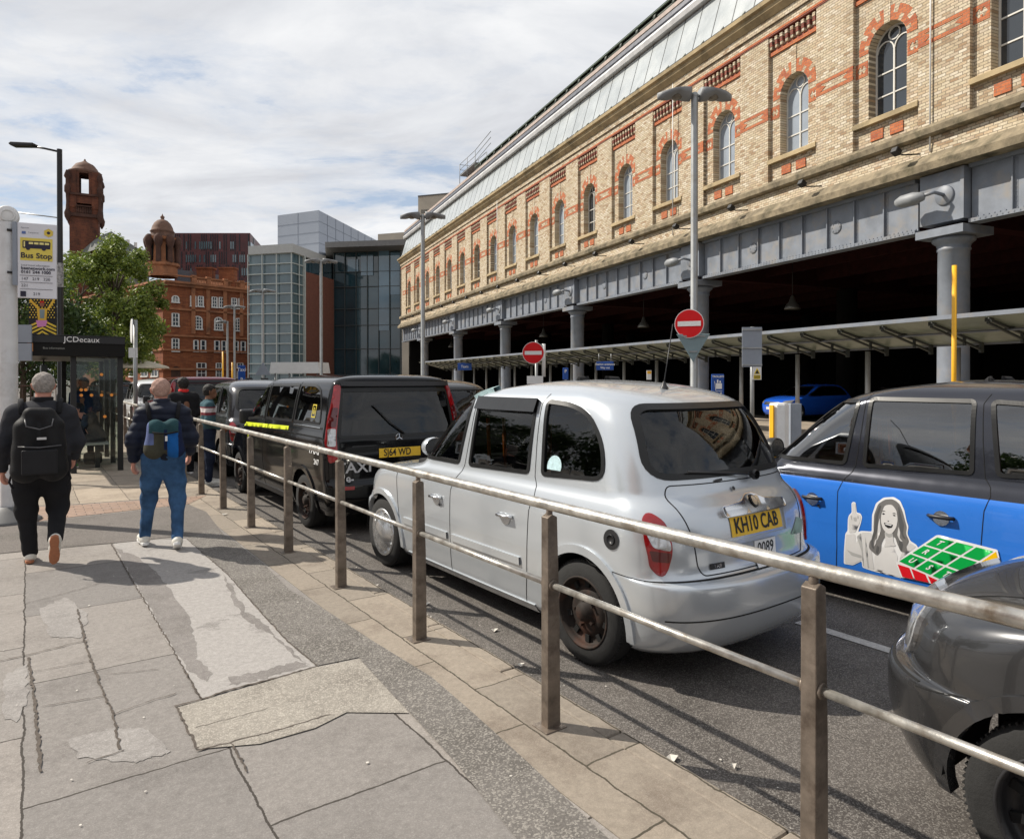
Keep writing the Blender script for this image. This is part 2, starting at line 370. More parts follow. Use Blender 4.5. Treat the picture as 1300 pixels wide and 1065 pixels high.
m_line=groundmat('worn_white_paint',(.55,.53,.50),(.2,.19,.18),.5,(.40,.38,.36),aggsc=160,bump=.3)
def sheet(name,pts,z,mt,rz=THR,conv=True,zb=None):
    loc=[uvR(p) if conv else Vector(p) for p in pts]
    mb=MB()
    if zb is None:
        vs,fs=cdt([tuple(p[:2]) for p in loc]); mb.add([(p[0],p[1],z) for p in vs],fs)
    else: mb.ext([tuple(p[:2]) for p in loc],zb,z,'z')
    return struct(mb.build(name,mt,rz=rz))
sheet('road',[(-1500,-1500),(1500,-1500),(1500,1500),(-1500,1500)],-.12,m_asph,conv=False)
sheet('pavement',[(-80,-12),(1.80,-12),(1.80,60),(-80,60)],0,m_pave,conv=False,zb=-.3)
sheet('pavement_edging',[(1.803,-12),(2.255,-12),(2.255,60),(1.803,60)],.001,m_kerb,conv=False,zb=-.3)
kb=MB()
random.seed(3); u=-12
while u<60:
    L=.9; kb.bb(2.26,2.372,u+.004,u+L-.004,-.3,.002+random.uniform(-.002,.002)); u+=L
struct(kb.build('kerb',m_kerb,rz=THR,bevel=.012))
Z=.004
def px(L): return [gnd(*p) for p in L]
def z6(X,Y): return (X/2.957,620+Y/2.957)
# far slabs, block band and grey tarmac across the pavement
sheet('slab_paving',px([(-160,652),(100,640),(262,628),(265,618),(180,600),(150,555),(60,520),(-500,520)]),Z,m_slab)
sheet('block_band',px([(-160,678),(0,668),(105,655),(240,640),(262,629),(100,641),(-160,653)]),Z,m_pink)
sheet('tarmac_band',px([(-160,712),(0,703),(140,690),(236,680),(300,700),(262,650),(240,641),(105,656),(0,669),(-160,679)]),Z,m_tar2)
# worn stone field between two joints, dark tarmac strip, pale aggregate strip
rag=[z6(*p) for p in [(425,208),(560,195),(700,190),(860,330),(960,450),(1080,580),(1185,668),(1000,722),(860,755),(758,793),(700,690),(620,565),(520,390)]]
sheet('worn_stone_patch',px(rag),Z,m_worn)
sheet('tarmac_strip',px([z6(*p) for p in [(700,191),(800,150),(880,200),(985,280),(1085,380),(1242,470)]]+[(470,812),(548,860),(600,905),(672,970),(830,1120),(700,1120),(575,965),(520,905),(455,835),(401,846)]+[z6(*p) for p in [(1190,665),(1085,578),(965,448),(865,328)]]),Z+.0008,m_tar)
sheet('aggregate_patch',px([z6(*p) for p in [(665,825),(757,799),(1000,728),(1188,673)]]+[(400,848),(456,837),(519,906),(440,905),(400,925),(330,945),(250,952),(238,925)]),Z+.0016,m_pale)
# dark joints: slightly sunken seams with dirt
m_seam=P('seam_dirt',(.085,.070,.058),rough=.95,var=.4,scale=30)
def seam(name,pts,w,z=.0065):
    q=[uvR(gnd(*p)) for p in pts]; q=dens([tuple(a) for a in q],.025,False); random.seed(len(pts)*7)
    q=[a+Vector((random.uniform(-.006,.006),random.uniform(-.006,.006))) for a in q]; mb=MB(); vs=[];fs=[]
    for i,a in enumerate(q):
        d=(q[min(i+1,len(q)-1)]-q[max(i-1,0)]).normalized(); n=Vector((-d.y,d.x)); ww=w*.7*random.uniform(.45,1.3)/2
        vs+=[(*(a+n*ww),z),(*(a-n*ww),z)]
    for i in range(len(q)-1): fs.append((2*i,2*i+1,2*i+3,2*i+2))
    return mb.add(vs,fs)
def rag(pts,amp=9,seed=1):
    random.seed(seed); q=dens(pts,14); return [z6(a.x+random.uniform(-amp,amp),a.y+random.uniform(-amp*.5,amp*.5)) for a in q]
random.seed(1)
m_damp=groundmat('damp_stain',(.200,.184,.174),(.36,.34,.32),.4,(.150,.137,.128),aggsc=220,bump=.4)
for i,L in enumerate([[(432,222),(520,262),(600,330),(650,400),(705,480),(735,570),(735,640),(800,690),(775,728),(712,690),(630,570),(530,395),(460,275)],[(860,712),(1000,682),(1110,650),(1165,668),(1000,712),(865,744)],[(835,320),(885,395),(925,465),(975,490),(1070,590),(1160,662),(1120,640),(1010,545),(930,500),(880,440)]]):
    sheet('damp_stain',px(rag(L,8,i+3)),Z+.0008,m_damp)
for i,L in enumerate([[(250,945),(420,900),(560,905),(640,990),(500,1030),(300,1010)],[(20,700),(100,660),(104,800),(60,880),(10,860)],[(150,450),(250,410),(330,470),(300,560),(190,560)]]):
    sheet('worn_patch',px(rag(L,10,i+9)),Z-.0012,groundmat('worn_patch_%s'%'abc'[i],(.275,.258,.244),(.44,.42,.40),.4,(.21,.195,.184),aggsc=220,bump=.4))
sm=MB()
for L,w in [([(415,205),(470,300),(540,420),(640,590),(700,700),(755,795)],.014),([(700,190),(860,330),(965,450),(1080,575),(1190,668)],.012),
    ([(108,635),(125,760),(135,850),(152,1065)],.022),([(290,455),(330,620),(375,740),(425,850),(450,980)],.018),([(0,650),(130,620),(330,570)],.012),
    ([(665,825),(740,980)],.02),([(655,822),(755,795),(860,757),(1000,724),(1190,670)],.026),([(740,985),(870,955),(1060,905),(1242,850)],.016),([(740,900),(1000,830)],.006),([(0,245),(200,222),(400,208),(700,185)],.01),
    ([(90,435),(300,380),(380,355)],.008),([(160,820),(400,780)],.008),([(130,690),(330,650)],.007),([(425,850),(560,800),(665,770)],.008),([(400,700),(600,680)],.006),([(470,985),(330,1030)],.01),([(870,960),(930,1065)],.014)]:
    t=seam('x',[z6(*p) for p in L],w); sm.add(t.v,t.f)
struct(sm.build('paving_seams',m_seam,rz=THR))
# lane lines
ln=MB()
ln.add([(4.70,-8,-.115),(4.80,-8,-.115),(4.80,2.95,-.115),(4.70,2.95,-.115)],[(0,1,2,3)])
ln.add([(4.70,9.5,-.115),(4.80,9.5,-.115),(4.80,40,-.115),(4.70,40,-.115)],[(0,1,2,3)])
struct(ln.build('lane_line',m_line,rz=THR))
# far pavement by the station
bp_=MB(); bp_.bb(12.2,60,-30,79,-.3,.0); struct(bp_.build('station_pavement',m_slab,rz=THB))
bp_=MB(); bp_.bb(12.05,12.195,-30,79,-.3,.002); struct(bp_.build('station_kerb',m_kerb,rz=THB))
# litter
random.seed(11); lt=MB()
for _ in range(150):
    if random.random()<.55: v=2.42+abs(random.gauss(0,.16)); u=random.uniform(.6,13); z=-.113
    else: v=random.uniform(-3,1.7); u=random.uniform(1.5,8); z=.0075
    s=random.uniform(.003,.010); a=random.random()*6; k=random.choice([4,5,6])
    lt.add([(v+s*math.cos(a+2*PI*i/k)*random.uniform(.6,1.2),u+s*math.sin(a+2*PI*i/k)*random.uniform(.6,1.2),z) for i in range(k)],[list(range(k))])
for v,u,z,s in [(2.62,4.9,-.112,.05),(2.75,4.1,-.112,.045),(2.5,2.2,-.112,.06),(2.0,9.1,.008,.06),(2.55,3.5,-.11,.04),(2.7,2.0,-.11,.03),(2.5,5.6,-.11,.035)]:
    lt.add([(v,u,z),(v+s,u+s*.3,z+.012),(v+s*.8,u+s,z+.004),(v-s*.2,u+s*.6,z+.015)],[(0,1,2),(0,2,3)])
tag(lt.build('litter_scraps',P('litter',(.55,.52,.47),rough=.9,var=.3,scale=9),rz=THR),'small pale litter scraps and gum spots scattered along kerb and paving','litter',kind='stuff')
# ================================================================ railing
m_rail=P('worn_steel',(.50,.48,.44),rough=.36,metal=.8,var=.3,scale=14,bump=.12,bscale=50,dirt=(.26,.21,.16),ds=9)
m_post=P('weathered_steel_post',(.20,.165,.135),rough=.45,metal=.55,var=.4,scale=10,dirt=(.06,.04,.03),ds=6,bump=.1)
rl=emp('railing',Rp(0,0),THR,'brushed steel pedestrian railing running along the kerb','railing')
def post_mb():
    m=MB(); w=.027; prof=[(-.030,0),(.050,0),(.044,.55),(.028,1.04),(-.002,1.055),(-.030,1.04)]
    m.ext([(p[0],p[1]) for p in prof],-w,w,'y'); m.tube([(0,0,1.03),(0,0,1.08)],.016,10); m.tube([(0,-.036,.707),(0,-.026,.707)],.027,12); m.tube([(0,.026,.707),(0,.036,.707)],.027,12)
    m.box((0,0,.003),(.13,.12,.008)); return m
p0=None
for k in range(-3,16):
    u=2.64+1.39*k
    if p0 is None: p0=post_mb().build('post',m_post,rl,bevel=.003); o=p0
    else: o=p0.copy(); COL.objects.link(o); o.parent=rl
    o.location=(2.1,u,0)
MB().tube([(2.1,-1.55,1.097)]+[(2.1,u,1.097) for u in (2,6,11,16,21.8)],.0262,20).build('top_rail',m_rail,rl)
mid=None
for k in range(-3,15):
    u=2.64+1.39*k
    if mid is None:
        mid=MB().tube([(0,.036,0),(0,1.354,0)],.0155,14).build('mid_rail',m_rail,rl); o=mid
    else: o=mid.copy(); COL.objects.link(o); o.parent=rl
    o.location=(2.1,u,.707)
# ================================================================ brick station building above the undercroft
BUFF=[(.46,.37,.24),(.58,.50,.37),(.52,.43,.30),(.33,.22,.13),(.66,.59,.47),(.50,.38,.25),(.56,.48,.34)]
m_brick=brickmat('buff_brick',BUFF,(.22,.18,.13),bw=.23,bh=.085,ms=.010,uax=1,vax=2,dirt=(.20,.155,.10),dlo=.52,dhi=.85)
m_red=brickmat('red_brick',[(.42,.115,.045),(.52,.17,.07),(.34,.09,.045)],(.26,.15,.10),bw=.23,bh=.085,ms=.008,uax=1,vax=2,dlo=.7,dhi=.9)
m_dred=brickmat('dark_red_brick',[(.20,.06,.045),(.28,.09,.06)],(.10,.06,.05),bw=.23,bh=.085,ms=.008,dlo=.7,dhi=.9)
m_stone=P('sandstone',(.40,.31,.18),rough=.9,var=.25,scale=1.5,bump=.5,bscale=30,dirt=(.14,.115,.07),ds=.9)
m_moss=P('mossy_stone',(.22,.18,.12),rough=.95,var=.5,scale=2.5,bump=.9,bscale=25,dirt=(.045,.043,.022),ds=1.6)
m_girder=P('blue_grey_paint',(.195,.215,.250),rough=.5,var=.2,scale=1.6,bump=.08,dirt=(.25,.235,.22),ds=2)
m_wfr=P('white_frame',(.62,.60,.55),rough=.5,var=.1)
def glassmat(name,col,rough=.03,spec=1.0,var=.15,bump=.02):
    return P(name,col,rough=rough,var=var,scale=.7,spec=spec,coat=.6,bump=bump,bscale=1.3)
m_pane=glassmat('window_pane',(.03,.037,.045),spec=.8)
m_pane2=P('sky_pale_pane',(.30,.34,.39),rough=.12,var=.25,scale=.4,spec=.8)  # sky reflection put into the pane colour
m_roofgl=P('roof_glass_panels',(.38,.41,.42),rough=.25,var=.12,scale=.8,spec=.7,dirt=(.47,.49,.49),ds=.6)
m_green=P('green_glass',(.20,.26,.21),rough=.3,var=.2,scale=1,spec=.5)
m_black=P('black_paint',(.012,.012,.013),rough=.4,var=.2)
m_dark=P('shade_black',(.0095,.0090,.0085),rough=.95,var=.4,scale=.5,spec=.05)  # near black: the deep shade of the undercroft is put into the colour
m_dkred=P('shade_dark_red_iron',(.030,.0085,.0075),rough=.8,var=.3,spec=.1)  # red ironwork with the undercroft shade darkened into its colour
m_grey=P('grey_metal',(.24,.25,.26),rough=.5,var=.12,scale=3)
m_white=P('white_paint',(.72,.72,.71),rough=.5,var=.06)
st=emp('station_building',Bp(0,0),THB,'long buff brick station range with red arches above a dark undercroft','building')
S=3.63; UC=[18.17+S*i for i in range(-5,16)]; U0=UC[0]-S/2-.0; U1=76.0
PW=1.09   # half panel
def arch(uc,hw,z0,zs,n=14,r=None):
    r=r or hw
    return [(uc-hw,z0)]+[(uc+r*math.cos(PI-PI*i/n),zs+r*math.sin(PI*i/n)) for i in range(n+1)]+[(uc+hw,z0)]
wl=MB(); red=MB(); dr=MB(); sl_=MB(); den=MB()
V0=18.0; VP=18.13; VG=18.42
for i,uc in enumerate(UC):
    # pilaster to the far side of each panel and panel recess
    a=uc+PW; b=uc+S-PW
    if i==len(UC)-1: b=U1
    wl.bb(V0,18.7,a,b,8.72,13.98)
    if i==0: wl.bb(V0,18.7,uc-S/2,uc-PW,8.72,13.98)
    ap=arch(uc,.635,9.62,11.68)
    vs,fs=cdt([(uc-PW,8.72),(uc+PW,8.72),(uc+PW,13.4),(uc-PW,13.4)],None,[ap]); wl.add([(VP,p[0],p[1]) for p in vs],fs)
    n=len(ap); wl.add([(VP,p[0],p[1]) for p in ap]+[(VG+.1,p[0],p[1]) for p in ap],[(k,(k+1)%n,n+(k+1)%n,n+k) for k in range(n)])
    # voussoirs: alternate red and buff wedges in a stepped ring
    nv=19
    for k in range(nv):
        t0=PI*k/nv; t1=PI*(k+1)/nv; ro=.96+.13*math.sin((t0+t1)/2); ri=.645
        if abs(k-nv//2)<1: continue
        q=[(uc+ri*math.cos(t0),11.68+ri*math.sin(t0)),(uc+ro*math.cos(t0),11.68+ro*math.sin(t0)),(uc+ro*math.cos(t1),11.68+ro*math.sin(t1)),(uc+ri*math.cos(t1),11.68+ri*math.sin(t1))]
        if k%2==0: red.ext(q,VP-.012,VP+.05,'x')
        else:
            rm=ri+(ro-ri)*.45; c0,s0,c1,s1=math.cos(t0),math.sin(t0),math.cos(t1),math.sin(t1)
            q2=[(uc+rm*c0,11.68+rm*s0),(uc+ro*c0,11.68+ro*s0),(uc+ro*c1,11.68+ro*s1),(uc+rm*c1,11.68+rm*s1)]
            q3=[q[0],(uc+rm*c0,11.68+rm*s0),(uc+rm*c1,11.68+rm*s1),q[3]]
            (red if k%4==1 else wl).ext(q2,VP-.012,VP+.05,'x'); (wl if k%4==1 else red).ext(q3,VP-.012,VP+.05,'x')
    wl.ext([(uc-.1,12.3),(uc+.1,12.3),(uc+.13,13.35),(uc-.13,13.35)],VP-.02,VP+.05,'x')
    # red string band with buff diamond insets
    def band(v,u0,u1,inset=True):
        red.bb(v,v+.05,u0,u1,11.02,11.12); red.bb(v,v+.05,u0,u1,11.36,11.46)
        L=u1-u0
        if inset:
            red.bb(v,v+.05,u0,u0+.12*L,11.122,11.358); red.bb(v,v+.05,u1-.12*L,u1,11.122,11.358)
            for s in(-1,1):
                e=u0+.12*L if s<0 else u1-.12*L; red.ext([(e,11.122),(e-s*.22,11.24),(e,11.358)],v,v+.05,'x')
        else:
            red.ext([(u0,11.122),(u0+L*.30,11.122),(u0+L*.12,11.24),(u0+L*.30,11.358),(u0,11.358)],v,v+.05,'x'); red.ext([(u1,11.122),(u1-L*.30,11.122),(u1-L*.12,11.24),(u1-L*.30,11.358),(u1,11.358)],v,v+.05,'x')
            red.bb(v,v+.05,u0+L*.44,u0+L*.56,11.122,11.19); red.bb(v,v+.05,u0+L*.44,u0+L*.56,11.29,11.358)
    band(V0-.012,a,min(b,uc+S-PW)); band(VP-.012,uc-PW,uc-.66,False); band(VP-.012,uc+.66,uc+PW,False)
    # red tablets below the sill, sill
    for s in(-1,1): red.bb(VP-.03,VP+.05,uc+s*.33-.21,uc+s*.33+.21,8.93,9.23)
    MB().ext([(VP-.17,9.42),(VP+.3,9.42),(VP+.3,9.64),(VP-.10,9.60),(VP-.17,9.56)],uc-PW,uc+PW,'y').build('window_sill',m_stone,st)
    # dentil panel
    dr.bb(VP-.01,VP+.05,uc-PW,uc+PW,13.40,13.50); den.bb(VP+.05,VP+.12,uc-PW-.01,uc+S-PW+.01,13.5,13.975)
    red.bb(VP-.06,VP+.05,uc-PW,uc+PW,13.30,13.42)
    for k in range(9):
        c=uc-PW+(k+.5)*2*PW/9; wl.bb(V0+.02,VP+.05,c-.05,c+.05,13.50+.0,13.62); dr.bb(V0+.01,VP+.06,c-.055,c+.055,13.62,13.78); wl.bb(V0+.0,VP+.06,c-.06,c+.06,13.78,13.9)
wl.bb(18.0,18.7,U0,U1,14.12,14.36); wl.bb(17.93,18.7,U0,U1,14.36,14.62)
wl.ext([(17.96,7.9),(18.02,8.42),(18.6,8.42),(18.6,7.9)],U0,U1,'y')
wl.bb(18.0,60,U1-.4,U1,7.4,14.9); wl.bb(18.0,60,U0,U0+.4,7.4,14.9)   # end walls
wl.build('brick_wall',m_brick,st)
red.bb(17.97,18.5,U0,U1,14.03,14.1); red.build('red_brickwork',m_red,st)
dr.bb(17.98,18.5,U0,U1,13.982,14.03); dr.bb(17.99,18.5,U0,U1,14.1,14.12); dr.build('dark_red_course',m_dred,st)
den.build('dentil_shadow_recess',m_dred,st)  # dark red brick backing behind the dentils

MB().ext([(17.80,8.46),(17.78,8.62),(17.9,8.74),(18.6,8.74),(18.6,8.42),(17.86,8.42)],U0,U1,'y').build('string_course',m_moss,st)
MB().ext([(17.62,7.40),(17.60,7.60),(17.9,7.92),(18.6,7.92),(18.6,7.40)],U0,U1,'y').build('coping',m_moss,st)
cn=MB(); cn.ext([(17.9,14.62),(17.72,14.80),(17.70,14.93),(17.58,14.98),(17.56,15.12),(17.7,15.2),(18.7,15.2),(18.7,14.62)],U0,U1,'y'); cn.build('cornice',m_stone,st)
# windows
def win_mb():
    f=MB(); zs=2.06; hw=.63
    out=arch(0,hw,0,zs,16); inn=arch(0,hw-.05,.05,zs,16)
    n=len(out)
    for a0,a1 in((0,.06),):
        f.add([(a0,p[0],p[1]) for p in out]+[(a0,p[0],p[1]) for p in inn]+[(a1,p[0],p[1]) for p in out]+[(a1,p[0],p[1]) for p in inn],
          [q for k in range(n) for q in ((k,(k+1)%n,n+(k+1)%n,n+k),(n+k,n+(k+1)%n,3*n+(k+1)%n,3*n+k))])
    f.bb(-.01,.05,-.025,.025,.04,zs)
    for z in(.68,1.36): f.bb(0,.045,-.59,.59,z-.02,z+.02)
    def arc(cy,cz,r,a0,a1,w=.035,k=10):
        for i in range(k):
            t0=a0+(a1-a0)*i/k; t1=a0+(a1-a0)*(i+1)/k
            f.ext([(cy+(r-w)*math.cos(t0),cz+(r-w)*math.sin(t0)),(cy+r*math.cos(t0),cz+r*math.sin(t0)),(cy+r*math.cos(t1),cz+r*math.sin(t1)),(cy+(r-w)*math.cos(t1),cz+(r-w)*math.sin(t1))],-.005,.045,'x')
    arc(-.30,zs-.05,.30,0,PI); arc(.30,zs-.05,.30,0,PI); arc(0,zs+.385,.20,0,2*PI,k=16)
    return f
wf=None
for i,uc in enumerate(UC):
    if wf is None:
        wf=win_mb().build('window',m_wfr,st); q=MB(); a_=arch(0,.62,.01,2.06,16); vs,fs=cdt(a_); q.add([(.03,p[0],p[1]) for p in vs],fs); gp=q.build('pane',m_pane,wf); gp2=gp.data.copy(); gp2.materials[0]=m_pane2; o=wf
    else:
        o=wf.copy(); COL.objects.link(o); o.parent=st; g=gp.copy(); COL.objects.link(g); g.parent=o
        if uc>17 and i%5!=4: g.data=gp2
    o.location=(VG,uc,9.62)
# girders, columns
COLU=[12.75-11.0*2+11.0*k for k in range(0,8)]
COLU=[c for c in COLU if c>U0-1]
gm=None
def girder(u0,u1):
    g=MB(); V=18.22
    g.bb(V,V+.05,u0,u1,5.95,7.3); g.bb(V-.14,V+.3,u0,u1,5.85,5.95); g.bb(V-.14,V+.3,u0,u1,7.3,7.398)
    n=9
    for k in range(1,n):
        c=u0+(u1-u0)*k/n; g.bb(V-.09,V,c-.015,c+.015,5.95,7.3); g.bb(V-.012,V,c-.09,c+.09,5.95,7.3)
        for j in range(11):
            for s in(-.055,.055): g.box((V-.018,c+s,6.05+j*.12),(.02,.028,.028))
    for k in range(int((u1-u0)/.14)): g.box((V-.145,u0+.07+k*.14,5.90),(.014,.03,.03)); g.box((V-.012,u0+.07+k*.14,6.0),(.02,.028,.028))
    for fr in(.30,.70):
        c=u0+(u1-u0)*fr+.0; g.lathe([(.0,-.03),(.17,-.03),(.20,-.02),(.20,0)],18,(V-.0,c,6.62),'x')
        for j in range(8): g.box((V-.035,c+.15*math.cos(j*PI/4),6.62+.15*math.sin(j*PI/4)),(.02,.03,.03))
    return g
def plate(c):
    g=MB(); g.bb(17.98,18.4,c-.60,c+.62,5.98,7.36); g.bb(17.95,18.4,c-.64,c-.54,5.98,7.36); return g
for i,c in enumerate(COLU):
    co=MB(); co.lathe([(.44,0),(.44,.25),(.39,.32),(.38,5.22),(.41,5.25),(.41,5.30),(.39,5.32),(.42,5.42),(.52,5.50),(.53,5.56),(.48,5.61)],32,(18.5,c,0)); co.box((18.5,c,5.72),(1.25,1.35,.22)); 
    co.build('column',m_girder,st,bevel=0)
    plate(c).build('girder_end_plate',m_girder,st)
    if i<len(COLU)-1: girder(c+.85,COLU[i+1]-.68).build('girder',m_girder,st)
girder(U0,COLU[0]-.68).build('girder',m_girder,st); girder(COLU[-1]+.85,U1).build('girder',m_girder,st)
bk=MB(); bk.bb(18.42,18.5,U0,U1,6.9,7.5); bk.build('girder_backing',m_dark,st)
# undercroft shell
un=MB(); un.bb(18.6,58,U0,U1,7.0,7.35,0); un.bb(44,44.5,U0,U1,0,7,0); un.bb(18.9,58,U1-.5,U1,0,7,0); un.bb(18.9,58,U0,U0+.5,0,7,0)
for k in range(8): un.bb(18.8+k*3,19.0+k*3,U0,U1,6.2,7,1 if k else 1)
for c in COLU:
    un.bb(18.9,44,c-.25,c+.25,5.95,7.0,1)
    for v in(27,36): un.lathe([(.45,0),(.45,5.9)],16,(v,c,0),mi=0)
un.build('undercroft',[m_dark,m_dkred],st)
struct(MB().bb(21.5,60,U0,U1,.004,.012).build('undercroft_floor',m_dark,rz=THB))  # near-black sheet, floor shade carried by its colour
# roof edge: leaning glass panels, gutters, brackets and the upper green glazing
rg=MB(); k=0; u=U0
while u<U1-1.2:
    rg.add([(17.98,u+.02,15.46),(17.98,u+1.17,15.46),(18.55,u+1.17,17.42),(18.55,u+.02,17.42)],[(0,1,2,3)]); rg.add([(18.03,u+.02,15.46),(18.03,u+1.17,15.46),(18.6,u+1.17,17.42),(18.6,u+.02,17.42)],[(0,1,2,3)]); u+=1.21
rg.build('roof_glazing',m_roofgl,st)
fr=MB(); u=U0
while u<U1-1.2: fr.bar((17.99,u-.015,15.44),(18.56,u-.015,17.44),.03,.03); u+=1.21
fr.bb(17.96,18.1,U0,U1,15.42,15.46); fr.build('glazing_bars',m_black,st)
ga=MB(); ga.ext([(18.30,17.46),(18.24,17.66),(18.30,17.80),(18.8,17.80),(18.8,17.46)],U0,U1,'y',0); ga.build('gutter',P('pale_gutter',(.62,.61,.60),rough=.35,var=.15,scale=2,metal=.3),st)
MB().ext([(18.42,17.80),(18.34,17.95),(18.42,18.22),(18.9,18.22),(18.9,17.80)],U0,U1,'y').build('roof_pipe',P('blue_black_pipe',(.075,.08,.10),rough=.4,var=.3),st)
MB().bb(18.40,19.0,U0,U1,18.26,18.46).build('upper_fascia',P('pinkish_fascia',(.42,.34,.30),rough=.7,var=.2),st)
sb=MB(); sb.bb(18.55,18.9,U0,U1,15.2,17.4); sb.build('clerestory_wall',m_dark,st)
br=MB(); u=U0+.4
while u<U1: br.bar((17.75,u,15.2),(18.5,u+.35,16.0),.07,.16); br.bar((17.8,u+.6,15.22),(18.3,u+.6,15.6),.05,.10); u+=1.21
br.build('roof_brackets',P('pale_bracket',(.40,.42,.40),rough=.6),st)
ug=MB(); ug.add([(18.5,U0,18.95),(18.5,52.5,18.95),(19.3,52.5,19.55),(19.3,U0,19.55)],[(0,1,2,3)],0); ug.bb(18.52,18.60,U0,52.5,18.9,18.97,0)
ug.build('upper_glazing',m_green,st)
us=MB(); u=U0+.5; us.tube([(18.75,U0,18.72),(18.75,52.5,18.72)],.13,10)
while u<52.5:
    us.tube([(18.75,u-.1,18.72),(18.75,u+.1,18.72)],.22,10); us.bar((18.6,u,18.44),(18.85,u,19.1),.09,.12); us.bar((18.55,u,18.95),(19.2,u+.5,19.45),.06,.06); u+=1.5
us.build('roof_struts',P('dark_green_iron',(.035,.048,.036),rough=.5),st)
MB().bb(19.05,19.1,U0,52.5,18.45,19.35).build('upper_back',P('grey_green_sheet',(.12,.14,.12),rough=.6),st)
sc_=MB()
for a in (52.6,54.6,56.6):
    sc_.tube([(18.6,a,18.46),(18.6,a,20.3)],.03,6); sc_.tube([(19.6,a,18.46),(19.6,a,20.3)],.03,6)
for z in (19.4,19.85,20.3): 
    sc_.tube([(18.6,49,z+.35),(18.6,52.6,z),(18.6,56.6,z)],.025,6); sc_.tube([(19.6,52.6,z),(19.6,56.6,z),(18.6,56.6,z)],.025,6)
sc_.bb(18.6,19.6,52.6,56.6,19.3,19.36)
sc_.build('roof_access_rail',m_grey,st)
# downpipe-like cable and pipe on the wall
cb_=MB(); 
for u in (13.05,24.9,46): MB().tube([(17.94,u,8.0),(17.94,u,15.0)],.022,6).build('wall_pipe',m_white,st)
# floodlights on the coping, each its own thing
ORD='first second third fourth fifth sixth seventh eighth ninth tenth eleventh twelfth thirteenth fourteenth fifteenth sixteenth seventeenth eighteenth nineteenth twentieth twenty-first'.split()
def flood():
    o=emp('floodlight',(0,0,0),0,'x','floodlight','small floodlights along the stone coping')
    MB().tube([(.12,-.35,0),(-.18,-.05,.03),(-.28,.0,.06)],.022,6).build('arm',m_black,o)
    MB().box((-.32,.06,.14),(.22,.2,.17),M=Matrix.Rotation(.5,3,'Y')).build('lamp_head',m_black,o,bevel=.02)
    return o
f0=None; n=0
for u in [13.6+3.42*k for k in range(-2,18)]:
    n+=1; lb='%s small black floodlight on the station coping, counting from the nearest end'%ORD[n-1]
    if f0 is None: f0=flood(); f0.location=Bp(17.72,u,7.98); f0.rotation_euler=(0,0,THB); f0['label']=lb
    else: copytree(f0,Bp(17.72,u,7.98),THB,lb)
# big wall lamps on the end plates
w0=None
for i,c in enumerate(COLU):
    lb='grey disc-mounted lamp on the girder plate above the %s big column from the near end'%ORD[i]
    if w0 is None:
        w0=emp('wall_lamp',(0,0,0),THB,lb,'wall lamp','disc lamps on the girder plates')
        MB().lathe([(0,-.05),(.25,-.05),(.27,-.03),(.27,0)],20,(0,0,0),'x').build('mounting_disc',m_girder,w0)
        MB().tube([(0,0,0),(-.35,.05,.06),(-.5,.3,.0)],.05,8).build('arm',m_girder,w0)
        h=MB(); h.lathe([(.02,-.42),(.12,-.36),(.18,-.1),(.17,.25),(.1,.42),(.02,.45)],14,(-.52,.62,-.02),'y'); h.build('lamp_head',m_grey,w0)
        w=w0
    else: w=copytree(w0,label=lb)
    w.location=Bp(17.98,c-.1,6.7); w.rotation_euler=(0,0,THB)
# ================================================================ canopy
cp=emp('glass_canopy',Bp(0,0),THB,'low grey-green glass canopy on slim posts in front of the undercroft','canopy')
c=MB(); u=3.0; E1=51.8
while u<E1-.1:
    c.ext([(13.95,3.02),(13.95,3.035),(15.95,2.555),(15.95,2.54)],u+.015,u+1.2,'y'); u+=1.215
c.build('glass_roof',P('canopy_glass',(.23,.265,.215),rough=.35,var=.2,scale=1.3,dirt=(.10,.12,.09),ds=1.1),cp)
c=MB(); c.bb(13.9,13.96,3,E1,2.97,3.06); c.bb(15.93,15.99,3,E1,2.50,2.58); c.tube([(14.9,3,2.74),(14.9,E1,2.74)],.03,6); c.build('edge_rails',m_girder,cp)
c=MB(); u=3.0; k=0
while u<E1:
    c.bar((15.9,u,2.38),(14.2,u,2.86),.05,.045); c.bar((15.9,u,2.52),(14.2,u,2.94),.05,.045); c.box((15.3,u,2.58),(.05,.05,.22)); c.box((15.88,u,2.44),(.10,.06,.24)); c.box((14.9,u,2.82),(.10,.16,.14)); c.box((14.25,u,2.93),(.08,.14,.1)); u+=1.215
c.build('brackets',P('dark_bracket',(.05,.055,.05),rough=.5),cp)
pm=None; u=10.75-2.43*3
while u<E1:
    if pm is None: pm=MB().tube([(0,0,0),(0,0,2.45)],.065,12).build('post',P('pale_grey_post',(.36,.36,.35),rough=.4,metal=.3,var=.15),cp); o=pm
    else: o=pm.copy(); COL.objects.link(o); o.parent=cp
    o.location=(15.75,u,0); u+=2.43
# pendant lamps in the undercroft
pl=None
for k,(x,y,V) in enumerate([(1006,393,27.5),(817,416,36),(690,428,47),(573,441,67)]):
    p=at(x,y,V)
    lb=['large bell-shaped pendant lamp hanging right of the grey sign back','bell-shaped pendant lamp hanging left of the tall street lamp','small pendant lamp hanging deep in the undercroft above the small no-entry sign','tiny pendant lamp hanging in the dark undercroft left of the first no-entry sign','tiny pendant lamp at the far end of the undercroft'][k]
    if pl is None:
        pl=emp('pendant_lamp',p,0,lb,'pendant lamp','bell lamps in the undercroft')
        MB().lathe([(.30,0),(.32,.03),(.27,.15),(.13,.33),(.08,.5),(.03,.58)],20).build('shade',P('lamp_shade_metal',(.13,.125,.11),rough=.35,metal=.5),pl); MB().tube([(0,0,.58),(0,0,2.4)],.015,6).build('cord',m_black,pl)
    else: copytree(pl,p,label=lb)
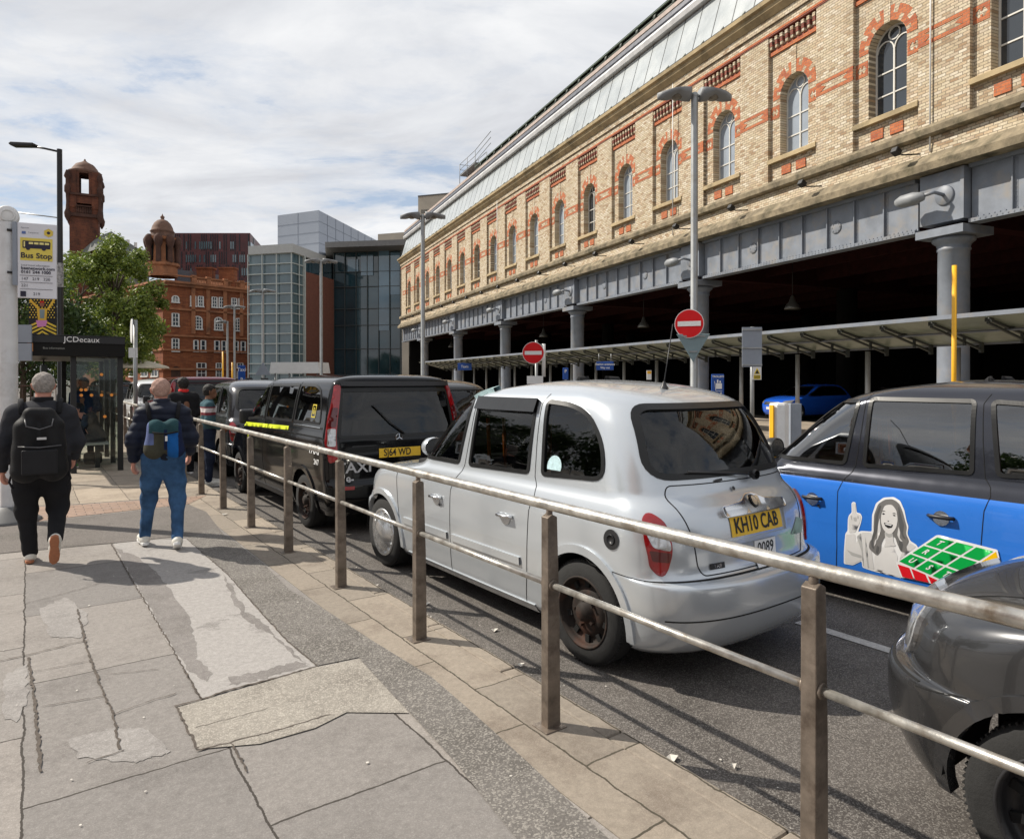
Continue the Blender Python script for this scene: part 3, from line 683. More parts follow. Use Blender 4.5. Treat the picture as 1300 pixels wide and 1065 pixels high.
# ================================================================ vehicles
def paint(name,base,metal=.0,rough=.28,coat=.7,var=.03,dirt=None,spec=.3):
    m=P(name,base,rough=rough,metal=metal,var=var,scale=2.2,coat=coat,spec=spec); return m
m_tyre=P('tyre_rubber',(.018,.018,.018),rough=.85,var=.3,scale=20,bump=.3,bscale=90)
m_bump=P('glossy_black_bumper',(.020,.020,.021),rough=.25,var=.1,coat=.5)
m_rubber=P('window_rubber',(.006,.006,.006),rough=.35,var=.1)
m_trim=P('black_trim',(.022,.022,.024),rough=.4,var=.15)
m_chrome=P('chrome',(.72,.72,.72),rough=.16,metal=1,var=.04)
m_gap=P('panel_gap',(.006,.006,.006),rough=.9,var=0)
m_lining=P('cabin_lining',(.012,.012,.013),rough=.9,var=.2)
m_seat=P('seat_cloth',(.045,.05,.06),rough=.9,var=.3,scale=12)
m_orange=P('orange_plastic',(.75,.20,.03),rough=.45,var=.05)
m_lampred=P('red_lens',(.30,.004,.008),rough=.12,var=.15,scale=25,coat=1)
m_lampdk=P('dark_red_lens',(.09,.003,.006),rough=.12,var=.1,coat=1)
m_lampcl=P('clear_lens',(.50,.50,.50),rough=.10,metal=.5,var=.35,scale=40,coat=1)
m_yel=P('yellow_plate',(.80,.50,.03),rough=.4,var=.06,scale=8)
m_wht=P('white_vinyl',(.78,.78,.78),rough=.4,var=.04)
m_blk=P('black_ink',(.012,.012,.012),rough=.5,var=0)
m_rust=P('rusty_wheel_steel',(.022,.016,.013),rough=.75,metal=.3,var=.5,scale=9,dirt=(.07,.03,.018),ds=6)
m_hub=P('silver_hubcap',(.55,.56,.57),rough=.25,metal=.8,var=.08,coat=.5)
def glass(name,tint=.35,alpha=.5,refl=1.0):
    """car glass: tinted, see-through and reflective"""
    m=bpy.data.materials.new(name); m.use_nodes=True; nt=m.node_tree; N=nt.nodes; L=nt.links; N.remove(N['Principled BSDF'])
    out=N['Material Output']; tr=N.new('ShaderNodeBsdfTransparent'); tr.inputs[0].default_value=(tint*.95,tint,tint*.98,1)
    gl=N.new('ShaderNodeBsdfGlossy'); gl.inputs['Roughness'].default_value=.015; gl.inputs[0].default_value=(1,1,1,1)
    fr=N.new('ShaderNodeFresnel'); fr.inputs[0].default_value=1.55; mu=N.new('ShaderNodeMath'); mu.operation='MULTIPLY_ADD'; mu.inputs[1].default_value=refl; mu.use_clamp=True; mu.inputs[2].default_value=0.0
    L.new(fr.outputs[0],mu.inputs[0]); mx=N.new('ShaderNodeMixShader'); L.new(mu.outputs[0],mx.inputs[0]); L.new(tr.outputs[0],mx.inputs[1]); L.new(gl.outputs[0],mx.inputs[2]); L.new(mx.outputs[0],out.inputs[0])
    return m
m_glass=glass('tinted_glass',.30); m_glassr=glass('mirror_tinted_glass',.22,refl=3.6); m_glassd=glass('dark_glass',.10)
def interp(rows,n):
    """monotone-ish Catmull through control rows"""
    A=np.array(rows,float); out=[]
    for i in range(len(A)-1):
        p0=A[max(i-1,0)];p1=A[i];p2=A[i+1];p3=A[min(i+2,len(A)-1)]
        k=max(1,int(math.ceil(max(abs(p2[0]-p1[0]),abs(p2[3]-p1[3])*.8,abs(p2[1]-p1[1])*.5,abs(p2[2]-p1[2])*.35)/n)))
        d1=p2-p1; da=p1-p0 if i>0 else d1; db=p3-p2 if i+2<len(A) else d1
        m1=np.where(da*d1>0,2*da*d1/np.where(da+d1==0,1,da+d1),0); m2=np.where(db*d1>0,2*db*d1/np.where(db+d1==0,1,db+d1),0)
        if i==0: m1=d1
        if i+2>=len(A): m2=d1
        for j in range(k):
            t=j/k; h=(2*t**3-3*t*t+1)*p1+(t**3-2*t*t+t)*m1+(-2*t**3+3*t*t)*p2+(t**3-t*t)*m2; out.append(h)
    out.append(A[-1]); return out
class Shell:
    def __init__(s,rows,er=2.7,ef=2.5,taper=.03,step=.024,nc=34,ns=130):
        lv=interp(rows,step); s.lv=lv; V=[];n=None
        ym=(rows[3][1]+rows[3][2])/2; hl=(rows[3][2]-rows[3][1])/2
        for z,yr,yf,w,Lr,Lf in lv:
            half=[]
            for i in range(nc): t=PI/2*i/nc; half.append((w*math.sin(t)**(2/er),yr+Lr*(1-math.cos(t)**(2/er))))
            for i in range(ns+1): half.append((w,yr+Lr+(yf-Lf-yr-Lr)*i/ns))
            for i in range(nc-1,-1,-1): t=PI/2*i/nc; half.append((w*math.sin(t)**(2/ef),yf-Lf*(1-math.cos(t)**(2/ef))))
            half=[(x*(1-taper*((y-ym)/hl)**2),y) for x,y in half]
            ring=[(-x,y,z) for x,y in half]+[(x,y,z) for x,y in half[-2:0:-1]]
            n=len(ring); V.append(ring)
        s.n=n; s.V=[Vector(p) for r in V for p in r]
        s.F=[(i*n+j,(i+1)*n+j,(i+1)*n+(j+1)%n,i*n+(j+1)%n) for i in range(len(lv)-1) for j in range(n)]
        s.F=[f for f in s.F if (s.V[f[0]]-s.V[f[2]]).length>1e-4]
        top=[(len(lv)-1)*n+j for j in range(n)]; s.F.append(tuple(top))
        s.bvh=BVHTree.FromPolygons(s.V,s.F); s.cuts=[]; s.arch=[]; s.drop=None
    def pr(s,a,b,view,off=0.):
        d={'L':(Vector((-4,a,b)),Vector((1,0,0))),'R':(Vector((4,a,b)),Vector((-1,0,0))),'B':(Vector((a,-6,b)),Vector((0,1,0))),'F':(Vector((a,8,b)),Vector((0,-1,0))),'T':(Vector((a,b,5)),Vector((0,0,-1)))}[view]
        h,nrm,_,_=s.bvh.ray_cast(*d)
        if h is None:
            h,nrm,_,_=s.bvh.find_nearest(d[0]+d[1]*(3.2 if view in 'LR' else 5.4))
        if nrm.dot(d[1])>0: nrm=-nrm
        return h+nrm*off
    def mesh(s,name,mats,parent,matfn=None,inset=None):
        bad=set()
        V=s.V; keep=[]
        for k,f in enumerate(s.F):
            if len(f)>4: keep.append(k); continue
            c=(V[f[0]]+V[f[2]])/2; nn=(V[f[2]]-V[f[0]]).cross(V[f[3]]-V[f[1]]); nn.normalize(); drop=False
            for view,poly,bb in s.cuts:
                ax={'L':(1,2,0,-1),'R':(1,2,0,1),'B':(0,2,1,-1),'F':(0,2,1,1)}[view]
                if c[ax[2]]*ax[3]<(.3 if view in 'LR' else (-9 if view=='B' else -9)): continue
                if view=='B' and c[1]>.6: continue
                if view=='F' and c[1]<1.2: continue
                if abs(nn[ax[2]])<.25: continue
                if bb[0]<c[ax[0]]<bb[1] and bb[2]<c[ax[1]]<bb[3] and inside((c[ax[0]],c[ax[1]]),poly): drop=True; break
            if s.drop and s.drop(c): drop=True
            if not drop:
                for yc,zc,r in s.arch:
                    if abs(c.x)>.45 and (c.y-yc)**2+(c.z-zc)**2<r*r and c.z<zc+r: drop=True; break
                    if c.z<zc and abs(c.y-yc)<r: drop=True; break
            if not drop: keep.append(k)
        me=bpy.data.meshes.new(name); me.from_pydata([tuple(v) for v in V],[],[s.F[k] for k in keep])
        for m in mats: me.materials.append(m)
        me.polygons.foreach_set('use_smooth',[True]*len(me.polygons))
        if matfn: me.polygons.foreach_set('material_index',[matfn(p.center) for p in me.polygons])
        me.update(); bm=bmesh.new(); bm.from_mesh(me); bmesh.ops.delete(bm,geom=[v for v in bm.verts if not v.link_faces],context='VERTS'); bmesh.ops.recalc_face_normals(bm,faces=bm.faces)
        bm.to_mesh(me); 
        o=bpy.data.objects.new(name,me); COL.objects.link(o); o.parent=parent
        me2=me.copy(); bm.normal_update(); bmesh.ops.delete(bm,geom=[f for f in bm.faces if f.calc_center_median().z<.84],context='FACES'); bm.normal_update()
        for v in bm.verts: v.co-=v.normal*.03
        bm.to_mesh(me2); bm.free(); me2.materials.clear(); me2.materials.append(m_lining); me2.polygons.foreach_set('material_index',[0]*len(me2.polygons))
        o2=bpy.data.objects.new('cabin_lining',me2); COL.objects.link(o2); o2.parent=parent
        return o
    def cut(s,view,poly): s.cuts.append((view,poly,(min(p[0] for p in poly),max(p[0] for p in poly),min(p[1] for p in poly),max(p[1] for p in poly))))
    def patch(s,mb,view,poly,off,res=.06,mi=0,holes=(),sm=True):
        vs,fs=cdt([tuple(p) for p in dens(poly,max(.03,res*.7))],res,holes); mb.add([s.pr(p[0],p[1],view,off) for p in vs],fs,mi,sm); return mb
    def ribbon(s,mb,view,poly,wi,wo,off,closed=True,mi=0,step=.03,base=-.012):
        q=dens(poly,step,closed); n=len(q); area=sum(q[i].x*q[(i+1)%n].y-q[(i+1)%n].x*q[i].y for i in range(n)); sg=1 if area>0 else -1; vs=[]
        if not closed: sg=1
        for i,a in enumerate(q):
            p=q[i-1] if (closed or i>0) else q[i]; r=q[(i+1)%n] if (closed or i<n-1) else q[i]
            d=(r-p); d=d.normalized() if d.length>1e-9 else Vector((1,0)); nn=Vector((d.y,-d.x))*sg
            I=a-nn*wi; O=a+nn*wo; vs+=[s.pr(I.x,I.y,view,base),s.pr(I.x,I.y,view,off),s.pr(O.x,O.y,view,off),s.pr(O.x,O.y,view,base)]
        fs=[]
        for i in range(n if closed else n-1):
            j=(i+1)%n
            for k in range(3): fs.append((4*i+k,4*i+k+1,4*j+k+1,4*j+k))
        mb.add(vs,fs,mi,False)
        return mb
    def wrap(s,mb,prof,ymin):
        """a moulding that follows the plan outline of the nose; prof: (z, outward offset)"""
        vs=[];k=None
        for z,off in prof:
            i=min(range(len(s.lv)),key=lambda q:abs(s.lv[q][0]-min(z,.60))); ring=[p for p in s.V[i*s.n:(i+1)*s.n]]
            ym=ymin(z) if callable(ymin) else ymin; L=[p for p in ring[:s.n//2+1] if p.y>ym]; R=[p for p in ring[s.n//2+1:] if p.y>ym]; line=L+R; q=dens([(p.x,p.y) for p in line],10,False)
            tot=[0]
            for a,b in zip(q,q[1:]): tot.append(tot[-1]+(b-a).length)
            out=[]
            for j in range(61):
                t=tot[-1]*j/60; m=max(0,min(len(q)-2,next((x for x in range(len(tot)) if tot[x]>t),len(tot)-1)-1)); a=q[m].lerp(q[m+1],(t-tot[m])/max(1e-9,tot[m+1]-tot[m])); d=(q[m+1]-q[m]).normalized(); n=Vector((-d.y,d.x)); out.append((a.x+n.x*off,a.y+n.y*off,z))
            vs+=out
        K=61; mb.add(vs,[(i*K+j,i*K+j+1,(i+1)*K+j+1,(i+1)*K+j) for i in range(len(prof)-1) for j in range(K-1)],0,True)
    def text(s,mb,view,txt,a,b,size,off,mi=0,w=1,mirror=False,rot=0,bold=0):
        vs,fs=textmesh(txt,size,font_w=w,bold=bold); c,si=math.cos(rot),math.sin(rot); k=-1 if mirror else 1
        mb.add([s.pr(a+k*(x*c-y*si),b+x*si+y*c,view,off) for x,y in vs],fs,mi); return mb
def wheel(parent,x,y,r,w,style,z=None):
    s=-1 if x<0 else 1; z=z or r
    t=MB(); pr=[(r*.66,-w/2),(r*.93,-w/2-.004),(r*.985,-w/2+.02),(r,-w/2+.045),(r,w/2-.045),(r*.985,w/2-.02),(r*.93,w/2+.004),(r*.66,w/2)]
    t.lathe([(a,b) for a,b in pr],44,(0,0,0),'x')
    for j in range(84):
        q=2*PI*j/84
        for b in(-w*.34,w*.34): t.box((b,r*.9865*math.cos(q),r*.9865*math.sin(q)),(w*.12,.015,.006),M=Matrix.Rotation(q,3,'X'))
    wh=bpy.data.objects.new('wheel',None); COL.objects.link(wh); wh.parent=parent; wh.location=(x,y,z); wh.empty_display_size=.2
    t.build('tyre',m_tyre,wh)
    h=MB(); o=s*(w/2)
    def L(p): h.lathe([(a,o+s*b) for a,b in p],36,(0,0,0),'x')
    if style=='hubcap':
        L([(r*.68,-.03),(r*.69,.006),(r*.66,.012),(r*.60,.004),(r*.54,.004),(r*.50,.018),(r*.44,.022),(r*.40,.032),(r*.25,.046),(.001,.052)])
        for j in range(14):
            q=2*PI*j/14; h.box((o+s*.006,r*.57*math.cos(q),r*.57*math.sin(q)),(.012,.03,.012),M=Matrix.Rotation(q,3,'X'))
        h.build('rim',m_hub,wh)
    elif style in('steel','steeld'):
        L([(r*.68,-.03),(r*.69,.004),(r*.655,.006),(r*.63,-.03),(r*.60,-.06),(r*.50,-.062),(r*.44,-.045),(r*.34,-.03),(r*.26,-.035),(r*.20,-.03),(r*.17,.005),(.001,.01)])
        for j in range(10):
            q=2*PI*(j+.5)/10; h.box((o-s*.052,r*.53*math.cos(q),r*.53*math.sin(q)),(.02,.045,.035),1,M=Matrix.Rotation(q,3,'X'))
        for j in range(5):
            q=2*PI*j/5; h.box((o-s*.02,r*.27*math.cos(q),r*.27*math.sin(q)),(.03,.02,.02),M=Matrix.Rotation(q,3,'X'))
        h.build('rim',[m_trim if style=='steeld' else m_rust,m_gap],wh)
    else:
        L([(r*.68,-.03),(r*.69,.004),(r*.65,.004),(r*.63,-.05),(.30*r,-.05),(.05,-.05),(.001,-.05)])
        for j in range(7):
            q=2*PI*j/7; h.bar((o-s*.02,r*.12*math.cos(q),r*.12*math.sin(q)),(o-s*.005,r*.66*math.cos(q),r*.66*math.sin(q)),.02,.05)
        L([(r*.2,-.03),(r*.18,.0),(.001,.005)])
        h.build('rim',P('alloy',(.22,.22,.22),rough=.35,metal=.8),wh)
    return wh
def well(parent,ys,w,r,z):
    for y in ys:
        for s in(-1,1):
            m=MB(); n=14; vs=[]
            for i in range(n+1):
                a=PI*i/n; vs+=[(s*w*.985,y+r*math.cos(a),z+r*math.sin(a)),(s*.42,y+r*math.cos(a),z+r*math.sin(a))]
            m.add(vs,[(2*i,2*i+1,2*i+3,2*i+2) for i in range(n)],0,True); m.bb(s*.40,s*.43,y-r*.9,y+r*.9,z,z+r*.95); m.build('wheel_well',m_gap,parent)
TXR=[[.19,-.66,3.42,.80,.45,.6],[.24,-.76,3.50,.845,.45,.6],[.34,-.83,3.58,.865,.45,.62],[.48,-.86,3.62,.880,.45,.62],[.58,-.855,3.62,.885,.45,.62],[.635,-.845,3.60,.887,.45,.62],[.648,-.825,3.58,.888,.45,.62],[.654,-.755,3.53,.888,.42,.62],[.72,-.725,3.52,.889,.42,.60],[.82,-.72,3.50,.889,.42,.60],
     [.90,-.71,3.44,.886,.42,.61],[.95,-.70,3.34,.880,.42,.62],[.985,-.69,3.18,.872,.42,.63],[1.00,-.685,3.05,.866,.42,.63],[1.03,-.67,2.80,.855,.42,.60],[1.06,-.65,2.58,.842,.42,.53],[1.085,-.625,2.46,.828,.42,.45],[1.12,-.59,2.40,.815,.42,.40],[1.18,-.565,2.34,.805,.42,.38],
     [1.30,-.52,2.21,.785,.42,.38],[1.45,-.45,2.05,.757,.42,.38],[1.58,-.37,1.90,.728,.42,.38],[1.67,-.28,1.76,.695,.42,.38],[1.72,-.18,1.62,.655,.42,.36],[1.76,-.04,1.44,.60,.42,.34],[1.795,.16,1.2,.50,.36,.32],[1.82,.42,1.02,.34,.28,.28],[1.832,.62,.9,.12,.14,.14],[1.834,.75,.78,.01,.01,.01]]
CARS=[]
def taxi(label,loc,rz,body,lower=None,opt=(),front=True,group='hackney cabs queuing in the taxi rank',wf='hubcap',wr='steel',lining=True):
    o=emp('taxi_cab',loc,rz,label,'taxi',group); FA=2.78 if 'backwheel' in opt else 2.89; s=Shell(TXR); s.arch=[(0,.33,.40),(FA,.33,.395)]; s.drop=(lambda c:c.z<.648 and c.y>3.28) if 'blackbumper' in opt else None
    fw=roundpoly([(2.31,1.145),(1.565,1.145),(1.50,1.655),(1.80,1.645),(1.95,1.58,.1)],.035)
    rw=roundpoly([(1.40,1.145),(.635,1.165),(.66,1.675),(1.40,1.675)],.03)
    qw=roundpoly([(.47,1.17),(-.13,1.20,.10),(-.08,1.42,.12),(.08,1.60,.14),(.28,1.66,.1),(.54,1.675)],.03)
    bw=roundpoly([(-.685,1.235,.13),(.685,1.235,.13),(.60,1.655,.11),(-.60,1.655,.11)],.1,6)
    ws=roundpoly([(-.70,1.13,.08),(.70,1.13,.08),(.60,1.63,.08),(-.60,1.63,.08)],.08,5)
    for v in 'LR':
        for p in(fw,rw,qw): s.cut(v,p)
    s.cut('B',bw); s.cut('F',ws)
    mats=[body]+([lower] if lower else [])
    s.mesh('body',mats+([m_bump] if 'darkbumper' in opt else []),o,(lambda c:1 if c.z<1.0 and -.8<c.y<3.05 else 0) if lower else ((lambda c:1 if c.z<.652 and c.y>2.7 else 0) if 'darkbumper' in opt else None))
    if 'blackbumper' in opt:
        b_=MB(); s.wrap(b_,[(.648,-.16),(.650,-.02),(.640,.012),(.615,.022),(.46,.018),(.44,.008),(.42,.008),(.41,.014),(.30,.0),(.285,-.02),(.28,-.06)],3.235); b_.build('bumper_trim',m_bump,o);
    lo=lower or body
    # windows
    gl=m_glass if not lower else m_glassr
    for v in 'LR':
        for nm,p in(('front_window',fw),('rear_door_window',rw),('quarter_window',qw)):
            s.patch(MB(),v,p,-.006,.12).build(nm,gl,o); s.ribbon(MB(),v,p,.014,.016,.006).build('window_seal',m_rubber,o)
    s.patch(MB(),'B',bw,-.006,.1).build('rear_window',gl,o); s.ribbon(MB(),'B',bw,.018,.020,.007).build('window_seal',m_rubber,o)
    s.patch(MB(),'F',ws,-.006,.12).build('windscreen',gl,o); s.ribbon(MB(),'F',ws,.012,.028,.006).build('window_seal',m_rubber,o)
    # shut lines
    g=MB()
    for v in 'LR':
        for ln in ([(1.61,.235),(1.59,.46),(1.58,.92),(1.54,1.02),(1.49,1.08),(1.47,1.14),(1.45,1.40),(1.44,1.66),(1.42,1.72)],
                   [(.60,.235),(.56,.46),(.53,.92),(.50,1.02),(.51,1.08),(.55,1.14),(.58,1.4),(.60,1.66),(.57,1.73)],
                   [(2.47,.235),(2.47,.34),(2.52,.6),(2.56,.92),(2.55,1.0),(2.46,1.06)],[(.02,.745),(-.10,.672),(-.52,.656)],[(3.30,.62),(3.1,.66)]):
            s.ribbon(g,v,ln,.0022,.0022,.0022,closed=False)
    lid=[(-.60,1.185),(-.63,1.12),(-.575,.9),(-.55,.72),(-.52,.672),(.52,.672),(.55,.72),(.575,.9),(.63,1.12),(.60,1.185)]
    s.ribbon(g,'B',roundpoly(lid,.04),.003,.003,.0025)
    s.ribbon(g,'B',[(-.80,.445),(.80,.445)],.004,.004,.002,closed=False); s.ribbon(g,'B',[(-.84,.655),(-.7,.655),(.7,.655),(.84,.655)],.0025,.0025,.002,closed=False); s.ribbon(g,'F',[(-.8,.64),(.8,.64)],.004,.004,.002,closed=False)
    s.ribbon(g,'F',[(-.62,.70),(-.60,.95),(-.5,1.02)],.003,.003,.002,closed=False); s.ribbon(g,'F',[(.62,.70),(.60,.95),(.5,1.02)],.003,.003,.002,closed=False)
    g.build('shut_lines',m_gap,o)
    # arch lips, rub strips, sills
    for v in 'LR':
        for yc,R in((0,.40),(FA,.395)):
            a0=-.16; ln=circ(yc,.33,R+.012,30,.0 if ('blackbumper' in opt and yc>1) else a0,PI-a0,False); s.ribbon(MB(),v,ln,.022,.030,.016,closed=False,base=-.03).build('wheel_arch',lo,o)
        for a,b in(((.63,1.56),(1.63,2.42)) if not lower else ()):
            s.ribbon(MB(),v,[(a,.535),(b,.535)],.028,.028,.014,closed=False).build('rub_strip',lo,o)
        s.ribbon(MB(),v,[(.50,.225),(2.38,.225)],.025,.035,.010,closed=False).build('sill',lo,o)
    well(o,(0,FA),.86,.405,.33)
    for y,st_ in((0,wr),(FA,wf)):
        for x in(-.765,.765): wheel(o,x,y,.335,.185,st_)
    # handles
    for v,sx in(('L',-1),('R',1)):
        for y in(.80,1.80):
            p=s.pr(y,.835,v,.0); h=MB()
            h.tube([p+Vector((sx*.004,-.085,0)),p+Vector((sx*.034,-.06,.002)),p+Vector((sx*.036,.06,.002)),p+Vector((sx*.004,.085,0))],.014,8)
            if lower: s.patch(h,v,circ(y,.825,.055,14),.004,.05,1)
            else: s.patch(h,v,[(a,b) for a,b in circ(y,.83,.062,16) if b<.845],.004,.05,1)
            h.build('door_handle',[m_trim if (lower or 'blackhandle' in opt) else m_chrome,m_chrome],o)
            if y>1: s.patch(MB(),v,circ(y-.06,.775,.013,12),.008,.05).build('door_lock',m_trim,o)
        # mirror
        p=s.pr(2.33,1.15,v); h=MB(); h.lathe([(.01,-.09),(.07,-.075),(.105,-.03),(.112,.02),(.105,.05)],20,(p.x+sx*.15,2.37,1.20),'y')
        h.v=[(a,b,1.20+(c-1.20)*.82) for a,b,c in h.v]; h.v=[(a,2*2.37-b,c) for a,b,c in h.v]
        k=h.build('door_mirror',body if not lower else m_trim,o); q=MB(); q.lathe([(.001,0),(.098,0)],20,(p.x+sx*.15,2.325,1.20),'y'); q.v=[(a,b,1.20+(c-1.20)*.8) for a,b,c in q.v]; q.build('mirror_glass',m_chrome,k)
        a=MB(); a.bar((p.x,2.34,1.16),(p.x+sx*.10,2.36,1.18),.05,.05); a.build('mirror_arm',m_trim,k)
    # fuel cap
    f=MB(); s.patch(f,'L',circ(-.28,.86,.062,20),.006,.05); c=s.pr(-.28,.86,'L',.012); f.lathe([(.03,-.0),(.034,.004),(.001,.006)],14,c,'x'); f.build('fuel_cap',m_trim,o)
    # rear lamps
    for sx in(-1,1):
        lp=[(-.735,.72,.05),(-.765,.68,.05),(-.80,.73,.06),(-.815,.90,.06),(-.80,1.0,.04),(-.765,1.04,.03),(-.72,.99,.05),(-.705,.84,.06)]
        lp=[(sx*a,b,r) for a,b,r in lp]; lp=roundpoly(lp,.04,4)
        L_=MB(); s.patch(L_,'B',lp,.022,.03); s.ribbon(L_,'B',lp,.0,.006,.016); lamp=L_.build('tail_lamp',m_lampred,o)
        c=[(a,b) for a,b in [(-.712,.83),(-.79,.85),(-.808,.93),(-.80,.955),(-.73,.93),(-.712,.88)]]; c=[(sx*a,b) for a,b in c]
        s.patch(MB(),'B',roundpoly(c,.02),.0255,.03).build('reversing_lens',m_lampcl,lamp)
        c=[(-.722,.765),(-.795,.775),(-.806,.835),(-.712,.82)]; c=[(sx*a,b) for a,b in c]; s.patch(MB(),'B',roundpoly(c,.01),.0245,.03).build('brake_lens',m_lampdk,lamp)
    # plate, chrome bow with badge
    if 'plate' in opt:
        pl=MB(); s.patch(pl,'B',[(-.27,.868),(.27,.868),(.27,.985),(-.27,.985)],.006,.1); pm_=pl.build('number_plate',m_yel,o)
        s.text(MB(),'B','KH10 CAB',-.01,.927,.125,.0095,w=.80,bold=.002).build('plate_text',m_blk,pm_)
        w_=MB(); s.ribbon(w_,'B',[(-.30,.84),(.31,.84),(.31,.99)],.012,.012,.014,closed=False); w_.build('plate_surround',body,o)
        b=MB(); s.patch(b,'B',roundpoly([(-.32,.992),(.33,.992),(.33,1.035,.03),(.10,1.055,.03),(.03,1.085,.03),(-.05,1.085,.03),(-.12,1.055,.03),(-.32,1.04,.04)],.02),.03,.05); s.ribbon(b,'B',roundpoly([(-.32,.992),(.33,.992),(.33,1.035,.03),(.10,1.055,.03),(.03,1.085,.03),(-.05,1.085,.03),(-.12,1.055,.03),(-.32,1.04,.04)],.02),.0,.004,.03)
        cb=b.build('boot_handle',m_chrome,o)
        s.patch(MB(),'B',circ(-.01,1.045,.032,18),.036,.03).build('badge_ring',m_trim,cb); s.patch(MB(),'B',circ(-.01,1.045,.024,16),.039,.03).build('badge',m_chrome,cb)
        lt_=MB(); s.patch(lt_,'B',[(-.06,.655),(.17,.655),(.17,.82),(-.06,.82)],.005,.1); li=lt_.build('licence_plate',m_wht,o)
        t_=MB(); s.text(t_,'B','0089',.055,.765,.105,.008,w=.85,bold=.001); 
        s.ribbon(t_,'B',[(-.05,.715),(.16,.715)],.001,.001,.0075,closed=False,base=.005); s.text(t_,'B','Licensed by the council',.055,.69,.016,.008); t_.build('licence_text',m_blk,li)
        tb=MB(); s.patch(tb,'B',[(-.47,.70),(-.35,.70),(-.35,.735),(-.47,.735)],.005,.1); tb=tb.build('model_badge',m_trim,o); s.text(MB(),'B','TXII',-.41,.717,.034,.008).build('badge_letters',m_chrome,tb)
        st_=MB(); s.patch(st_,'B',roundpoly([(.38,.80),(.58,.78),(.62,.86),(.50,.90)],.01),.004,.06); st_=st_.build('faded_sticker',P('faded_green_vinyl',(.25,.36,.30),rough=.5,var=.3,scale=18),o)
        s.patch(MB(),'B',circ(-.09,1.135,.014,10),.012,.03).build('boot_lock',m_trim,o)
    wi=MB(); p=s.pr(.12,1.205,'B',.02); q=s.pr(-.45,1.255,'B',.025); r_=s.pr(-.15,1.23,'B',.03)
    wi.lathe([(.03,0),(.035,.02),(.02,.05),(.001,.055)],14,p-Vector((0,.05,0)),'y'); wi.tube([p-Vector((0,.03,0)),r_,q],.008,6); wi.build('rear_wiper',m_trim,o)
    s.patch(MB(),'B',roundpoly([(-.24,1.185),(-.17,1.19),(-.17,1.205),(-.24,1.20)],.005),.01,.05).build('washer_jet',m_trim,o)
    # front: grille, headlamps
    if front:
        gr=MB(); s.patch(gr,'F',roundpoly([(-.30,.68),(.30,.68),(.34,.90),(-.34,.90)],.04),.012,.08); gr.build('grille',m_trim,o); s.ribbon(MB(),'F',roundpoly([(-.30,.68),(.30,.68),(.34,.90),(-.34,.90)],.04),.006,.02,.022).build('grille_surround',m_chrome,o)
        for sx in(-1,1):
            hb=MB(); s.patch(hb,'F',circ(sx*.56,.79,.12,24),.02,.05); s.ribbon(hb,'F',circ(sx*.56,.79,.12,24),0,.012,.02); hb.build('headlamp',m_lampcl,o)
        pf=MB(); s.patch(pf,'F',[(-.26,.50),(.26,.50),(.26,.61),(-.26,.61)],.01,.1); pf.build('front_plate',m_wht,o)
    # cabin
    c=MB(); c.bb(-.74,.74,-.42,2.3,.40,.44,0); c.bb(-.66,.66,-.30,-.05,.44,.86,1)
    c.box((0,-.28,1.02),(1.30,.16,.46),1,M=Matrix.Rotation(.2,3,'X'))
    for x in(-.42,0,.42): c.box((x,-.26,1.30),(.26,.10,.18),1,M=Matrix.Rotation(.15,3,'X'))
    c.bb(-.70,.70,1.42,1.46,.44,1.0,0); c.bb(.18,.60,1.62,2.1,.5,.86,1); c.box((.38,1.58,1.06),(.44,.12,.56),1,M=Matrix.Rotation(.15,3,'X')); c.box((.38,1.52,1.42),(.26,.09,.18),1)
    c.bb(-.74,.74,2.18,2.40,.7,1.10,0)
    for x in(-.45,.1): c.bb(x-.2,x+.2,1.34,1.41,.75,1.2,1)
    o_=c.build('cabin_seats',[m_lining,m_seat],o,bevel=.03)
    MB().tube([(.38,2.10,1.10),(.38,2.05,1.14)],.02,8).lathe([(.175,0),(.19,.012),(.175,.024),(.165,.012),(.175,0)],24,(.38,2.02,1.12),'y').build('steering_wheel',m_trim,o)
    gh=MB()
    for x in(-.66,-.5): gh.tube([(x,1.36,.95),(x,1.34,1.2),(x,1.36,1.52)],.016,8)
    gh.tube([(-.66,.58,1.1),(-.66,.56,1.55)],.016,8); gh.build('grab_rails',m_orange,o)
    CARS.append(o); o['_s']=0; del o['_s']
    return o,s
m_silver=paint('silver_paint',(.55,.585,.62),metal=.50,rough=.24,var=.0)
m_grey_p=paint('gunmetal_paint',(.075,.076,.08),metal=.7,rough=.25,var=.06)
m_blackp=paint('black_car_paint',(.004,.004,.0045),rough=.12,var=.05,coat=.25)
m_dkblue=paint('dark_slate_paint',(.030,.032,.042),metal=.45,rough=.2)
m_blue=paint('blue_wrap',(.028,.17,.62),metal=0,rough=.3,var=.04)
def RC(v,u): return Rp(v,u,-.12)
silver,sS=taxi('silver hackney cab with yellow rear plate, parked beside the railing',RC(3.77,3.34),THR+R_(1.2),m_silver,opt=('plate',))
